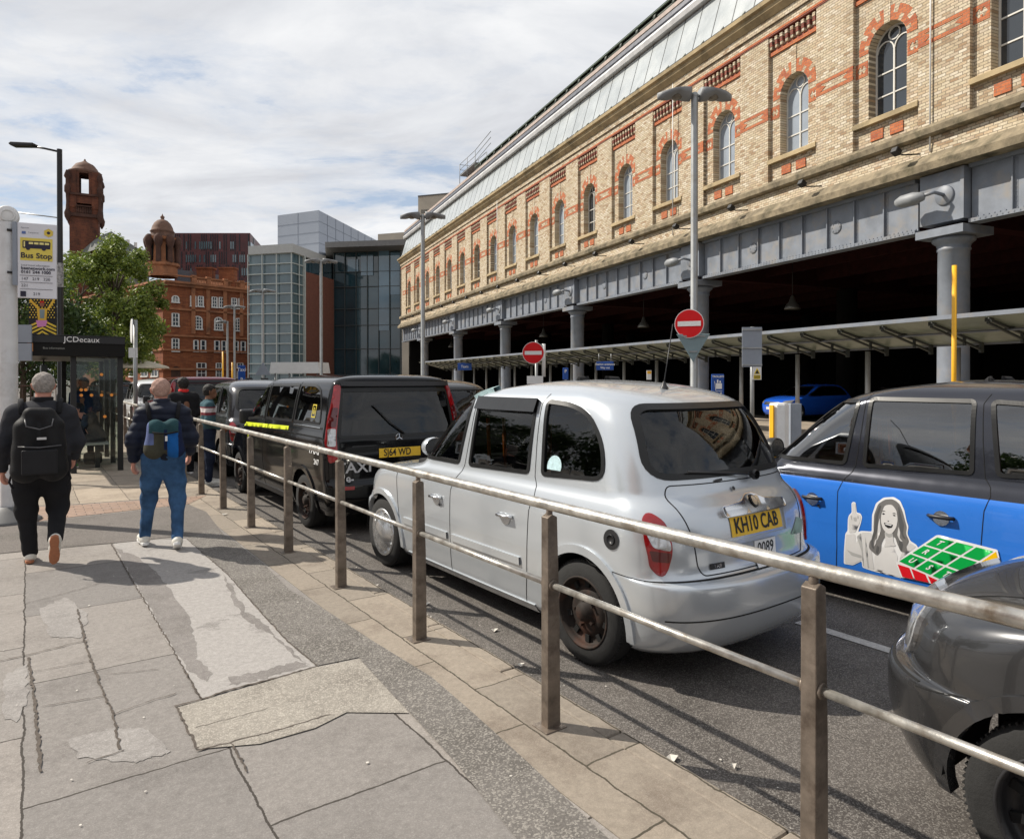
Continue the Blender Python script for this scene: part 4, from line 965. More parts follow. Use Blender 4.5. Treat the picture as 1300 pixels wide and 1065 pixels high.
# silver cab extras: aerial, roof strip, wind deflector, window stickers
a=sS.pr(-.05,.02,'T',0); MB().lathe([(.035,0),(.02,.02),(.008,.05)],12,a).tube([a+Vector((0,0,.04)),a+Vector((.26,.14,.48))],.004,6).build('aerial',m_trim,silver)
b=MB(); sS.ribbon(b,'T',[(-.60,1.30),(-.57,1.62),(-.40,1.80),(0,1.84),(.40,1.80)],.03,.03,.035,closed=False); b.build('roof_strip',P('pale_cyan_plastic',(.42,.58,.60),rough=.35),silver)
b=MB(); sS.ribbon(b,'L',[(1.42,1.635),(.64,1.635)],.045,.045,.035,closed=False); b.build('wind_deflector',P('smoked_plastic',(.03,.032,.035),rough=.15),silver)
k=MB(); sS.patch(k,'L',[(p[0],p[1]) for p in circ(.36,1.235,.075,18) if p[1]>1.20]+[],.0,.1); k.build('window_sticker',P('pale_blue_sticker',(.45,.62,.66),rough=.5,var=.25,scale=30),silver)
grey,sG=taxi('gunmetal grey cab front with black bumper at the lower right corner',RC(3.68,-2.02),THR,m_grey_p,wf='steeld',opt=('backwheel','darkbumper'))
# blue-black cab with the advert
blue,sB=taxi('black cab with bright blue sides showing a pointing woman advert',RC(6.31,1.44),THR,m_dkblue,lower=m_blue,opt=('blackhandle',))
aheadcab,sA=taxi('black hackney cab with silver trim seen in front of the black van',RC(3.85,13.75),THR,paint('black_silver_paint',(.05,.05,.055),metal=.6,rough=.2))
# ---------------------------------------------------------------- advert on the blue cab side (a flat printed decal on the doors)
def z7b(X,Y): return (1060+X/5.4167,620+Y/5.4167)
def deproj(x,y,v,root,u0):
    r=ray(x,y); n=(math.cos(THR),math.sin(THR)); t=v/(r[0]*n[0]+r[1]*n[1]); u=(-math.sin(THR)*r[0]+math.cos(THR)*r[1])*t
    return (u-u0,H+r[2]*t+.12)
def dp(X,Y): return deproj(*z7b(X,Y),5.425,None,1.44)
ad=bpy.data.objects.new('door_advert',None); COL.objects.link(ad); ad.parent=blue
GR={}
def gm(v,n):
    if n not in GR: GR[n]=P(n,v,rough=.4,var=.04)
    return GR[n]
def dec(name,pts,mt,off,rnd=.012,res=.05):
    mb=MB(); pl=[dp(*p) for p in pts]; pl=roundpoly(pl,rnd,3) if rnd else pl; sB.patch(mb,'L',pl,off,res); return mb.build(name,mt,ad)
def decl(name,lst,mt,off,rnd=.006):
    mb=MB()
    for pts in lst:
        pl=[dp(*p) for p in pts]; pl=roundpoly(pl,rnd,3) if rnd else pl; sB.patch(mb,'L',pl,off,.06)
    return mb.build(name,mt,ad)
WH=gm((.78,.78,.78),'advert_white'); G1=gm((.42,.42,.41),'advert_mid_grey'); G2=gm((.10,.10,.10),'advert_dark_grey'); G3=gm((.62,.61,.60),'advert_pale_grey'); G4=gm((.03,.03,.03),'advert_black')
G5=gm((.17,.165,.16),'advert_hair_grey')
dec('cutout_edge',[(52,520),(58,440),(72,310),(88,290),(92,205),(100,180),(118,165),(116,100),(128,90),(145,96),(152,165),(178,170),(190,195),(180,240),(160,300),(180,290),(255,295),(258,180),(285,100),(335,62),(405,58),(450,85),(480,150),(495,225),(508,260),(500,310),(520,360),(560,385),(575,410),(440,500),(450,620),(250,570),(180,545),(178,500),(115,530)],WH,.0020)
decl('jacket',[[(62,515),(68,430),(78,315),(140,310),(142,380),(188,300),(250,303),(262,340),(250,420),(262,560),(185,540),(184,490),(118,520)],[(470,420),(520,372),(560,400),(440,490)]],G3,.0030,.012)
decl('jacket_folds',[[(150,330),(180,305),(190,420),(192,530),(186,540),(182,430)],[(78,420),(120,440),(180,460),(178,480),(110,460)],[(210,330),(222,420),(226,550),(218,548),(208,430)]],G1,.0036,.006)
dec('shirt',[(270,460),(330,400),(400,395),(430,470),(425,500),(445,612),(262,565)],gm((.70,.69,.68),'advert_shirt'),.0032)
dec('hand',[(100,305),(98,215),(106,185),(122,172),(120,103),(131,96),(143,102),(147,170),(172,175),(182,195),(172,238),(142,300)],G3,.0034,.01)
decl('hand_lines',[[(130,198),(150,196),(152,222),(134,222)],[(112,188),(118,184),(122,215),(114,212)],[(158,185),(164,186),(166,205),(158,207)]],G1,.0044,.004)
dec('hair',[(268,280),(272,180),(300,105),(345,75),(400,72),(442,100),(468,160),(485,225),(496,262),(488,310),(512,360),(490,400),(500,430),(455,440),(430,380),(415,330),(345,330),(318,380),(320,430),(290,465),(262,440),(232,410),(240,360),(272,335)],G5,.0040,.02)
decl('hair_strands',[[(275,270),(283,180),(310,115),(322,120),(300,190),(296,280),(262,360),(270,420),(252,400),(250,360)],[(440,120),(458,180),(478,250),(470,310),(492,350),(470,340),(452,290),(440,220)],[(440,340),(470,380),(460,430),(445,420)],[(290,390),(305,400),(295,450),(280,440)]],G2,.0048,.01)
decl('hair_lights',[[(300,250),(312,200),(318,290),(300,340),(290,360),(296,300)],[(440,260),(452,300),(448,340),(470,365),(450,360),(432,320)],[(290,340),(282,380),(268,400),(276,360)]],G3,.0050,.01)
dec('face',[(322,180),(345,115),(395,108),(428,150),(436,215),(425,270),(395,310),(368,312),(335,280),(320,230)],gm((.66,.645,.63),'advert_face'),.0056,.02)
dec('neck',[(345,295),(400,305),(405,370),(420,395),(335,400),(350,370)],G3,.0046,.012)
decl('neck_shade',[[(348,300),(398,308),(400,330),(370,335),(350,320)]],G1,.0052,.008)
decl('eyes_and_mouth',[[(322,160),(340,150),(356,158),(340,156)],[(396,172),(412,165),(430,176),(412,172)],[(326,172),(338,166),(350,174),(338,180)],[(400,182),(412,178),(424,186),(412,190)],[(340,232),(368,240),(404,248),(396,268),(370,272),(350,258)],[(364,222),(372,220),(378,224),(370,228)]],G4,.0064,.005)
decl('teeth',[[(348,238),(368,243),(396,250),(390,256),(352,246)]],WH,.0070,.003)
# TRUST tiles
dec('tiles_edge',[(418,510),(700,320),(722,318),(1120,420),(1135,490),(1090,525),(880,600),(775,682),(448,612)],WH,.0076,.008)
def lerp2(a,b,t): return (a[0]+(b[0]-a[0])*t,a[1]+(b[1]-a[1])*t)
A0=(428,500);A1=(705,328);A2=(1108,428);A3=(765,650)
def q_(s,t): return lerp2(lerp2(A1,A2,s),lerp2(A0,A3,s),t)
gt=[];
for i in range(3):
    for j in range(3): e=.035; gt.append([q_((i+e)/3+.01,(j+e)/3+.01),q_((i+1-e)/3-.01,(j+e)/3+.01),q_((i+1-e)/3-.01,(j+1-e)/3-.01),q_((i+e)/3+.01,(j+1-e)/3-.01)])
decl('green_tiles',gt,gm((.0,.36,.06),'advert_green'),.0088,.004)
decl('red_tiles',[[(430,520),(510,545),(535,625),(458,608)],[(523,550),(618,590),(640,648),(546,628)],[(635,600),(745,650),(755,676),(655,655)]],gm((.70,.01,.02),'advert_red'),.0088,.003)
decl('yellow_tiles',[[(780,655),(850,605),(890,600),(782,678)],[(940,548),(990,512),(1000,535),(905,575)],[(1012,500),(1110,432),(1125,488),(1085,522),(1012,535)]],gm((.85,.50,.0),'advert_yellow'),.0088,.003)
lt=MB()
for ch,i,j in (('T',0,0),('R',0,1),('U',0,2),('S',1,2),('T',2,2)):
    vs,fs=textmesh(ch,.62,bold=.02); o_=[]
    for x,y in vs:
        s_=(i+.5+x*.62)/3; t_=(j+.5-y*.95)/3; a,b=dp(*q_(s_,t_)); o_.append(sB.pr(a,b,'L',.0100))
    lt.add(o_,fs)
lt.build('tile_letters',WH,ad)
wb=MB(); sB.patch(wb,'L',roundpoly([(-.42,.62),(-.05,.70),(-.05,.94),(-.42,.94)],.05),.003,.08); wb.build('white_panel_decal',m_wht,blue)
# ---------------------------------------------------------------- vans
VR=[[.24,-.78,3.90,.86,.22,.5],[.34,-.88,3.98,.90,.22,.55],[.46,-.92,4.00,.925,.22,.55],[.60,-.92,3.99,.935,.22,.55],[.66,-.86,3.95,.942,.18,.55],[.80,-.85,3.90,.948,.18,.52],[.95,-.845,3.74,.948,.17,.55],[1.03,-.84,3.50,.944,.17,.58],[1.10,-.835,3.20,.938,.17,.5],[1.18,-.82,2.98,.925,.17,.4],
    [1.26,-.81,2.86,.905,.17,.34],[1.45,-.785,2.62,.87,.17,.32],[1.62,-.755,2.38,.835,.17,.32],[1.74,-.73,2.18,.80,.17,.30],[1.80,-.72,2.02,.765,.17,.28],[1.84,-.70,1.85,.70,.16,.26],[1.87,-.64,1.6,.58,.16,.24],[1.89,-.45,1.2,.40,.14,.2],[1.90,-.1,.8,.2,.1,.1],[1.902,.3,.5,.01,.01,.01]]
def van(label,loc,rz,body,opt=(),group='hackney cabs queuing in the taxi rank'):
    o=emp('van_taxi',loc,rz,label,'van',group); s=Shell(VR,er=3.6,ef=2.6,taper=.02); s.arch=[(0,.34,.40),(3.2,.34,.40)]
    fw=roundpoly([(2.86,1.22),(1.76,1.28),(1.74,1.74),(2.10,1.72),(2.34,1.60,.1)],.03); mw=roundpoly([(1.67,1.28),(.50,1.30),(.50,1.76),(1.67,1.75)],.04); qw=roundpoly([(.42,1.30),(-.50,1.31),(-.46,1.50,.1),(-.34,1.70,.12),(-.1,1.76,.1),(.42,1.76)],.04)
    bw=roundpoly([(-.76,1.16),(.76,1.16),(.70,1.70),(-.70,1.70)],.05); ws=roundpoly([(-.80,1.20,.08),(.80,1.20,.08),(.70,1.72,.08),(-.70,1.72,.08)],.08)
    for v in 'LR':
        for p in(fw,mw,qw): s.cut(v,p)
    s.cut('B',bw); s.cut('F',ws); s.mesh('body',[body],o)
    for v in 'LR':
        for nm,p in(('front_window',fw),('side_window',mw),('quarter_window',qw)):
            s.patch(MB(),v,p,-.004,.14).build(nm,m_glassd if nm!='front_window' else m_glass,o); s.ribbon(MB(),v,p,.014,.016,.005).build('window_seal',m_rubber,o)
        for yc in(0,3.2): s.ribbon(MB(),v,circ(yc,.34,.412,26,-.14,PI+.14,False),.022,.03,.016,closed=False,base=-.03).build('wheel_arch',body,o)
        s.ribbon(MB(),v,[(.5,.30),(2.7,.30)],.03,.05,.014,closed=False).build('sill',m_trim,o)
    s.patch(MB(),'B',bw,-.004,.12).build('rear_window',m_glassd,o); s.ribbon(MB(),'B',bw,.016,.02,.006).build('window_seal',m_rubber,o)
    s.patch(MB(),'F',ws,-.004,.14).build('windscreen',m_glass,o)
    g=MB()
    for v in 'LR':
        for ln in ([(1.71,.32),(1.71,1.25),(1.70,1.78)],[(.46,.75),(.46,1.25),(.46,1.8)],[(2.75,.32),(2.78,.9),(2.90,1.15)]): s.ribbon(g,v,ln,.003,.003,.003,closed=False)
        if v=='L' or v=='R': s.ribbon(g,v,[(-.6,1.255),(.42,1.25)],.012,.012,.004,closed=False)
    s.ribbon(g,'B',[(-.74,.68),(.74,.68),(.77,1.2),(.72,1.82),(-.72,1.82),(-.77,1.2)],.003,.003,.003); g.build('shut_lines',m_gap,o)
    mo=MB(); s.ribbon(mo,'L',[(-.55,1.262),(.40,1.262)],.004,.004,.010,closed=False); mo.build('chrome_strip',m_chrome,o)
    well(o,(0,3.2),.90,.42,.34)
    for y in(0,3.2):
        for x in(-.80,.80): wheel(o,x,y,.335,.21,'steelg' if 'spoke' in opt else 'steel')
    for sx in(-1,1):
        lp=[(sx*a,b) for a,b in [(-.79,.90),(-.875,.87),(-.905,1.1),(-.848,1.4),(-.755,1.76),(-.70,1.76),(-.765,1.4),(-.80,1.15)]]; lp=roundpoly(lp,.03,3)
        L_=MB(); s.patch(L_,'B',lp,.016,.04); s.ribbon(L_,'B',lp,0,.006,.012); lamp=L_.build('tail_lamp',m_lampred,o)
        c=[(sx*a,b) for a,b in [(-.808,1.06),(-.892,1.06),(-.868,1.26),(-.792,1.26)]]; s.patch(MB(),'B',roundpoly(c,.02),.0195,.04).build('reversing_lens',m_lampcl,lamp)
        c=[(sx*a,b) for a,b in [(-.790,1.28),(-.862,1.28),(-.812,1.50),(-.752,1.50)]]; s.patch(MB(),'B',roundpoly(c,.01),.0195,.04).build('brake_lens',m_lampdk,lamp)
        r=MB(); s.patch(r,'B',[(sx*-.80,.56),(sx*-.62,.56),(sx*-.62,.60),(sx*-.80,.60)],.006,.1); r.build('reflector',m_lampred,o)
        v='L' if sx<0 else 'R'; p=s.pr(2.85,1.2,v); h=MB(); h.box((p.x+sx*.15,2.86,1.25),(.24,.12,.22)); h.build('door_mirror',m_trim,o,bevel=.04,seg=3)
    sp_=MB(); s.ribbon(sp_,'B',[(-.70,1.77),(.70,1.77)],.025,.025,.06,closed=False); sp_.build('rear_spoiler',m_trim,o)
    w=MB(); p=s.pr(.05,1.17,'B',.02); w.tube([p,s.pr(-.12,1.30,'B',.03),s.pr(-.34,1.52,'B',.02)],.009,6); w.build('rear_wiper',m_trim,o)
    c=MB(); c.bb(-.8,.8,-.5,2.7,.45,.5,0)
    for y in(-.1,.9,1.9):
        for x in(-.45,.0,.45):
            c.box((x,y,1.08),(.40,.12,.56),1,M=Matrix.Rotation(.15,3,'X')); c.box((x,y-.08,1.47),(.24,.09,.18),1); c.box((x,y+.25,.8),(.40,.45,.14),1)
    c.build('cabin_seats',[m_lining,m_seat],o,bevel=.03)
    return o,s
vito,sV=van('black van taxi with tall red tail lamps and a yellow side stripe',RC(3.70,8.39),THR,m_blackp)
y_=P('fluorescent_yellow',(.62,.72,.02),rough=.5,var=.05)
b=MB(); sV.patch(b,'L',[(2.78,1.11),(.58,1.175),(.58,1.225),(2.78,1.17)],.004,.1); b.build('yellow_stripe',y_,vito)
b=MB(); sV.text(b,'L','W',2.45,.985,.10,.004,w=1.2,mirror=True,bold=.004); b.build('yellow_letters',y_,vito)
b=MB(); sV.patch(b,'L',circ(2.32,.82,.12,24),.004,.06); b=b.build('door_roundel',m_wht,vito); q=MB(); sV.patch(q,'L',circ(2.32,.82,.105,24),.0055,.06); sV.patch(q,'L',circ(2.32,.82,.06,16),.0065,.06,1); q.build('roundel_centre',[m_blk,m_wht],b)
b=MB(); sV.text(b,'L','TAXI',-.43,1.00,.15,.004,w=1.1,mirror=True,bold=.003); sV.text(b,'L','24/7',-.52,.86,.09,.004,mirror=True,bold=.002); b.build('side_lettering',m_wht,vito)
b=MB(); sV.text(b,'B','TAXI',-.60,.80,.17,.006,w=1.15,bold=.003); sV.text(b,'B','8-',-.66,.66,.11,.03,bold=.002); b.build('rear_lettering',P('grey_vinyl',(.42,.42,.43),rough=.4),vito)
b=MB(); sV.patch(b,'B',[(-.29,.90),(.26,.90),(.26,1.01),(-.29,1.01)],.008,.1); b=b.build('number_plate',m_yel,vito); sV.text(MB(),'B','SJ64 WD',-.05,.955,.12,.0115,w=.8,bold=.002).build('plate_text',m_blk,b)
b=MB(); c=sV.pr(-.02,1.185,'B',.012)-Vector((0,0,.055)); 
b.lathe([(.045,0),(.052,-.008),(.045,-.014)],24,c,'y')
for k in range(3): q=PI/2+k*2*PI/3; b.bar(c+Vector((0,-.006,0)),c+Vector((math.cos(q)*.047,-.006,math.sin(q)*.047)),.008,.008)
b.build('star_badge',m_chrome,vito)
b=MB(); sV.ribbon(b,'B',[(-.62,1.05),(-.32,1.05)],.006,.006,.012,closed=False); b.build('tailgate_handle',m_trim,vito)
b=MB(); sV.patch(b,'L',[(-.30,1.37),(-.17,1.37),(-.17,1.53),(-.30,1.53)],.002,.1,0,[ [(-.285,1.385),(-.185,1.385),(-.185,1.515),(-.285,1.515)] ]); sV.text(b,'L','&',-.235,1.45,.12,.002,mirror=True); b.build('access_sticker',P('gold_sticker',(.60,.48,.05),rough=.5),vito)
m_maroon=paint('maroon_paint',(.11,.006,.018),rough=.18); m_whitep=paint('white_car_paint',(.62,.63,.63),rough=.25)
red_van,_=van('maroon people carrier with bright red tail lamps further up the rank',RC(3.65,19.0),THR,m_maroon)
wcab,_=taxi('white hackney cab far up the rank beside the white-edged road sign',RC(3.6,25.6),THR,m_whitep)
dcab,_=taxi('black hackney cab at the far end of the rank left of the white cab',RC(2.9,32.5),THR,m_blackp)
bcab,_=taxi('black hackney cab in the outer lane glimpsed between van and silver cab',RC(6.35,10.9),THR,m_blackp)
bcab2,_=taxi('dark maroon hackney cab in the outer lane beyond the black van',RC(6.5,17.5),THR,m_maroon)
HR=[[.20,-.62,3.2,.78,.4,.6],[.34,-.72,3.28,.84,.4,.6],[.55,-.76,3.30,.875,.4,.6],[.70,-.72,3.26,.88,.35,.6],[.82,-.68,3.12,.88,.35,.6],[.90,-.66,2.85,.87,.35,.6],[.95,-.64,2.55,.86,.35,.5],[.99,-.62,2.30,.84,.35,.4],[1.05,-.58,2.12,.82,.35,.35],[1.25,-.42,1.78,.74,.35,.35],[1.40,-.20,1.45,.66,.35,.35],[1.47,.05,1.15,.55,.3,.3],[1.50,.3,.9,.35,.2,.2],[1.505,.5,.7,.02,.02,.02]]
def hatch(label,loc,rz,body,group=None):
    o=emp('parked_car',loc,rz,label,'car',group); s=Shell(HR,step=.045,ns=60); s.arch=[(0,.31,.36),(2.55,.31,.36)]
    sw=roundpoly([(2.0,1.0),(-.2,1.04),(-.0,1.30,.1),(.3,1.40,.1),(1.2,1.40,.1)],.04); bw=roundpoly([(-.62,1.04),(.62,1.04),(.52,1.38),(-.52,1.38)],.06); ws=roundpoly([(-.70,1.02),(.70,1.02),(.56,1.38),(-.56,1.38)],.06)
    for v in 'LR': s.cut(v,sw)
    s.cut('B',bw); s.cut('F',ws); s.mesh('body',[body],o)
    for v,nm,p in(('L','side_window',sw),('R','side_window',sw),('B','rear_window',bw),('F','windscreen',ws)):
        s.patch(MB(),v,p,-.004,.16).build(nm,m_glassd,o); s.ribbon(MB(),v,p,.022,.022,.005).build('window_seal',m_rubber,o)
    for v in 'LR':
        for yc in(0,2.55): s.ribbon(MB(),v,circ(yc,.31,.37,20,-.1,PI+.1,False),.02,.03,.012,closed=False,base=-.03).build('wheel_arch',body,o)
    well(o,(0,2.55),.84,.38,.31)
    for y in(0,2.55):
        for x in(-.76,.76): wheel(o,x,y,.31,.19,'alloy')
    for sx in(-1,1):
        c=roundpoly([(sx*.50,.66),(sx*.80,.70),(sx*.82,.84),(sx*.56,.78)],.03); b=MB(); s.patch(b,'F',c,.01,.06); b.build('headlamp',m_lampcl,o)
        c=roundpoly([(sx*.62,.74),(sx*.80,.74),(sx*.80,.92),(sx*.66,.90)],.03); b=MB(); s.patch(b,'B',c,.01,.06); b.build('tail_lamp',m_lampred,o)
    b=MB(); s.patch(b,'F',[(-.26,.42),(.26,.42),(.26,.53),(-.26,.53)],.01,.1); b.build('front_plate',m_wht,o)
    b=MB(); s.patch(b,'F',roundpoly([(-.45,.62),(.45,.62),(.40,.74),(-.40,.74)],.03),.008,.08); b.build('grille',m_trim,o)
    return o
m_bluep=paint('bright_blue_paint',(.015,.10,.55),rough=.2)
def BC(v,u): q=Bp(v,u); return (q.x,q.y,.0)
hatch('bright blue car parked under the station canopy behind the grey pole',BC(24.6,22.6),THB+PI/2,m_bluep)
hatch('black car parked in the dark undercroft right of the blue car',BC(24.5,18.2),THB+PI/2,m_blackp)
# ================================================================ street furniture
m_galv=P('galvanised_steel',(.33,.34,.34),rough=.45,metal=.5,var=.15,scale=6,dirt=(.22,.21,.19),ds=3)
m_yelp=P('yellow_pole_paint',(.80,.42,.02),rough=.4,var=.06)
m_signr=P('sign_red',(.60,.008,.012),rough=.35,var=.04)
m_signb=P('sign_blue',(.012,.07,.32),rough=.4,var=.05)
m_signback=P('sign_back_grey',(.26,.29,.34),rough=.5,var=.08)
m_lens=P('lamp_lens',(.16,.14,.11),rough=.2,var=.3,coat=.5)
def pole(mb,x,y,r0,r1,z,zb=0): mb.lathe([(r0*1.5,zb),(r0*1.5,zb+.25),(r0,zb+.28),(r0,zb+1.2),(r1,zb+1.25),(r1*.95,z)],20,(x,y,0))
def street_lamp(loc,h,label,yaw=0,scale=1,single=False,zb=0):
    o=emp('street_lamp',loc,yaw,label,'street lamp','grey street lamps with wing-shaped heads')
    p=MB(); pole(p,0,0,.105,.075,h,zb); p.lathe([(.07,h-.05),(.09,h),(.05,h+.06)],16); p.build('pole',m_galv,o)
    for s in((-1,) if single else(-1,1)):
        a=MB(); a.tube([(0,0,h-.02),(s*.16,0,h-.0)],.03,8); a.build('arm',m_galv,o)
        hd=MB(); n=9; vs=[];fs=[]
        for i in range(n+1):
            t=i/n; x=s*(.10+.68*t); w=.27*math.sin(PI*min(1,.18+t*.80))**.7; zt=h+.10-.10*t; d=.23*math.sin(PI*min(1,.1+.75*(1-abs(t-.45))))*(1-t*.55)
            ring=[]
            for j in range(12):
                q=2*PI*j/12; ring.append((x,w*math.cos(q),zt+(.035*math.sin(q) if math.sin(q)>0 else d*math.sin(q))))
            vs+=ring
        for i in range(n):
            for j in range(12): fs.append((i*12+j,i*12+(j+1)%12,(i+1)*12+(j+1)%12,(i+1)*12+j))
        fs+=[tuple(range(12)),tuple(range(n*12,n*12+12))]
        hd.add(vs,fs,0,True); hh=hd.build('lamp_head',m_grey,o)
        l=MB(); l.lathe([(.001,-.155),(.07,-.15),(.12,-.12),(.14,-.08)],14,(s*.38,0,h+.06)); l.build('lens',m_lens,hh)
    return o
def gp(x,Y,z=0): p=at(x,481,Y); return Vector((p.x,Y,z))
L1=street_lamp(gp(881,14.3,-.12),7.75,'tall grey twin-headed street lamp carrying the larger no-entry sign',.05)
street_lamp(gp(537,23.6,-.12),7.45,'grey twin-headed street lamp in front of the far end of the brick station',.0)
street_lamp(gp(408,33.5,-.12),7.6,'grey twin-headed street lamp in front of the brick panel of the glass building',.1)
street_lamp(gp(334,41,-.12),7.1,'grey twin-headed street lamp in front of the glass stair tower',0)
street_lamp(gp(298,50,-.12),7.1,'twin-headed street lamp in front of the red terracotta building, the right one of two',0)
street_lamp(gp(289,50,-.12),6.0,'shorter single-headed street lamp in front of the red terracotta building',.3,single=True)
def noentry(loc,r,yaw,label):
    o=emp('no_entry_sign',loc,yaw,label,'road sign','no-entry signs')
    MB().lathe([(.001,-.006),(r,-.006),(r,.006),(.001,.006)],36,(0,0,0),'y',sm=False).build('rim',m_white,o)
    MB().lathe([(r*.955,-.0062),(r*.955,-.010),(.001,-.010)],36,(0,0,0),'y',sm=False).build('red_disc',m_signr,o)
    MB().bb(-r*.78,r*.78,-.0135,-.0101,-r*.17,r*.17).build('white_bar',m_white,o)
    MB().bb(-.05,.05,.006,.05,-.03,.03).bb(-.05,.05,.006,.05,r*.5,r*.55).build('bracket',m_galv,o)
    return o
p=at(875,411,14.15); noentry(p,.30,-R_(22),'larger red and white no-entry sign clamped to the tall street lamp')
p=at(677,448,18.6); noentry(p,.30,-R_(10),'smaller red and white no-entry sign above the silver cab roof')
o=emp('sign_pole',gp(681,18.75,-.12),0,'grey pole with small white plate under the smaller no-entry sign','pole'); MB().tube([(0,0,0),(0,0,2.9)],.04,12).build('pole',m_galv,o); MB().bb(-.26,.18,-.06,-.04,1.70,1.92).build('plate',m_white,o); MB().tube([(.20,0,1.9),(.20,0,2.8)],.05,10).build('cctv_box',m_white,o)
p=at(880,440,14.17); o=emp('triangle_sign',p,-R_(8),'back of a triangular give-way sign on the tall street lamp','road sign')
MB().ext([(-.34,.26),(.34,.26),(0,-.33)],-.012,.012,'y').build('panel',P('triangle_back',(.20,.27,.29),rough=.5),o,bevel=.01); MB().bb(-.24,.24,-.03,-.012,.20,.23).bb(-.08,.08,-.03,-.012,-.12,-.09).build('rails',m_galv,o)
p=gp(955,15.0,-.12); o=emp('sign_post',p,-R_(5),'grey post with the blank back of a tall rectangular sign and yellow warning plate','road sign')
MB().tube([(0,0,0),(0,0,2.98)],.045,12).build('post',m_galv,o); MB().bb(-.235,.185,-.075,-.055,2.10,2.97).build('panel',m_signback,o); MB().bb(-.235,.185,-.10,-.0755,2.90,2.93).bb(-.235,.185,-.10,-.0755,2.50,2.53).bb(-.235,.185,-.10,-.0755,2.13,2.16).build('rails',m_galv,o)
w=MB().bb(-.02,.165,-.115,-.105,1.82,2.10).build('warning_plate',m_white,o); MB().ext([(.005,1.945),(.14,1.945),(.0725,2.08)],-.119,-.1152,'y').bb(.0,.145,-.119,-.1152,1.835,1.925).build('warning_triangle',P('warning_yellow',(.80,.58,.02),rough=.4),w)
MB().ext([(.03,1.955),(.115,1.955),(.0725,2.045)],-.122,-.1192,'y').bb(.01,.135,-.122,-.1192,1.855,1.868).bb(.01,.135,-.122,-.1192,1.885,1.905).build('warning_marks',m_blk,w)
p=gp(989,13.6,0); o=emp('bollard',p,.25,'wide white box bollard with yellow edge right of the silver cab','bollard'); b=MB(); b.lathe([(.185,0),(.185,1.20),(.17,1.235),(.001,1.25)],8,(0,0,0),sm=False); b.build('casing',P('white_casing',(.78,.78,.77),rough=.4,var=.08,dirt=(.5,.49,.46)),o); MB().bb(-.205,-.178,-.10,.02,0,1.2).build('yellow_edge',m_yelp,o)
p=gp(1009,13.9,0); tag(MB().bb(-.10,.10,-.1,.1,0,1.22).build('cabinet',m_signback,loc=p,bevel=.01),'narrow dark grey cabinet behind the white box bollard','cabinet')
tag(MB().tube([(0,0,0),(0,0,3.98)],.042,14).lathe([(.05,0),(.05,.02),(.042,.03)],14).build('height_pole',m_yelp,loc=gp(1211,12.9,-.12)),'tall plain yellow pole behind the blue-sided cab','pole','yellow poles')
tag(MB().tube([(0,0,0),(0,0,3.6)],.05,10).build('height_pole',m_yelp,loc=gp(283,44,-.12)),'thin yellow pole before the red terracotta building, left of the blue sign','pole','yellow poles')
tag(MB().tube([(0,0,0),(0,0,2.9)],.05,10).build('height_pole',m_yelp,loc=gp(295,44,-.12)),'short yellow pole just left of the small blue totem sign','pole','yellow poles')
def bluesign(x,y0,y1,Y,w,label,txt,hang=False,yaw=0):
    p=at(x,y1,Y); h=(y1-y0)/F*Y; o=emp('blue_sign',p,yaw,label,'sign')
    k=MB().bb(-w/2,w/2,-.03,.03,0,h).build('panel',m_signb,o,bevel=.02); t=MB()
    for i,(tx,zz,sz) in enumerate(txt):
        vs,fs=textmesh(tx,sz*h,bold=.002); t.add([(a,-.034,zz*h+b) for a,b in vs],fs)
    t.build('lettering',m_wht,o)
    if hang: MB().tube([(-w*.35,0,h),(-w*.35,0,h+.25)],.012,6).build('hanger',m_galv,o); MB().tube([(w*.35,0,h),(w*.35,0,h+.25)],.012,6).build('hanger',m_galv,o)
    else: MB().bb(-.04,.04,-.02,.02,-p.z,0).build('leg',m_galv,o)
    return o
o=bluesign(911,475,507,19.5,.36,'blue trolley sign standing in front of the undercroft',txt=[('TROLLEYS',.90,.10)])
t=MB(); h=.72; t.bar((-.10,-.036,.52),(-.06,-.036,.24),.02,.012); t.bar((-.06,-.036,.24),(.12,-.036,.24),.02,.012); t.bb(-.06,.11,-.04,-.032,.30,.46); t.bb(-.05,-.02,-.04,-.032,.15,.20); t.bb(.07,.10,-.04,-.032,.15,.20); t.bb(-.03,.01,-.04,-.032,.47,.56); t.bb(.04,.08,-.04,-.032,.47,.53); t.build('trolley_symbol',m_wht,o)
bluesign(768,459,470,22,.56,'wide blue sign hanging under the canopy, the right one of two',txt=[('Station entrance',.68,.34),('Way out',.28,.30)],hang=True)
bluesign(590,461,470,44,.9,'small blue sign hanging under the far end of the canopy',txt=[('Taxis',.5,.5)],hang=True)
bluesign(718,467,482,27,.22,'narrow blue sign fixed to a canopy post left of the hanging sign',txt=[('P',.7,.4)])
bluesign(307,464,500,40,.42,'small blue totem sign in front of the red terracotta building',txt=[('Taxi',.85,.18),('P',.5,.18),('Way out',.2,.14)])
tag(MB().bb(-.08,.08,-.02,.02,0,.32,0).bb(-.07,.07,-.025,-.0205,.2,.3,1).build('small_notice',[m_white,m_yelp],loc=at(824,482,23.5)),'small white notice with yellow top on a canopy post','notice')
p=gp(634-300,38,-.12); o=emp('give_way_sign',gp(334,37,-.12),0,'back of a small triangular sign below the fourth street lamp','road sign'); MB().ext([(-.42,2.05),(.42,2.05),(0,2.75)],-.02,.02,'y').build('panel',m_signback,o); MB().tube([(0,.04,0),(0,.04,2.6)],.04,8).build('post',m_galv,o)
o=emp('white_shelter',gp(384,38,-.12),-.1,'low white flat-roofed shelter beyond the cabs in front of the glass building','shelter')
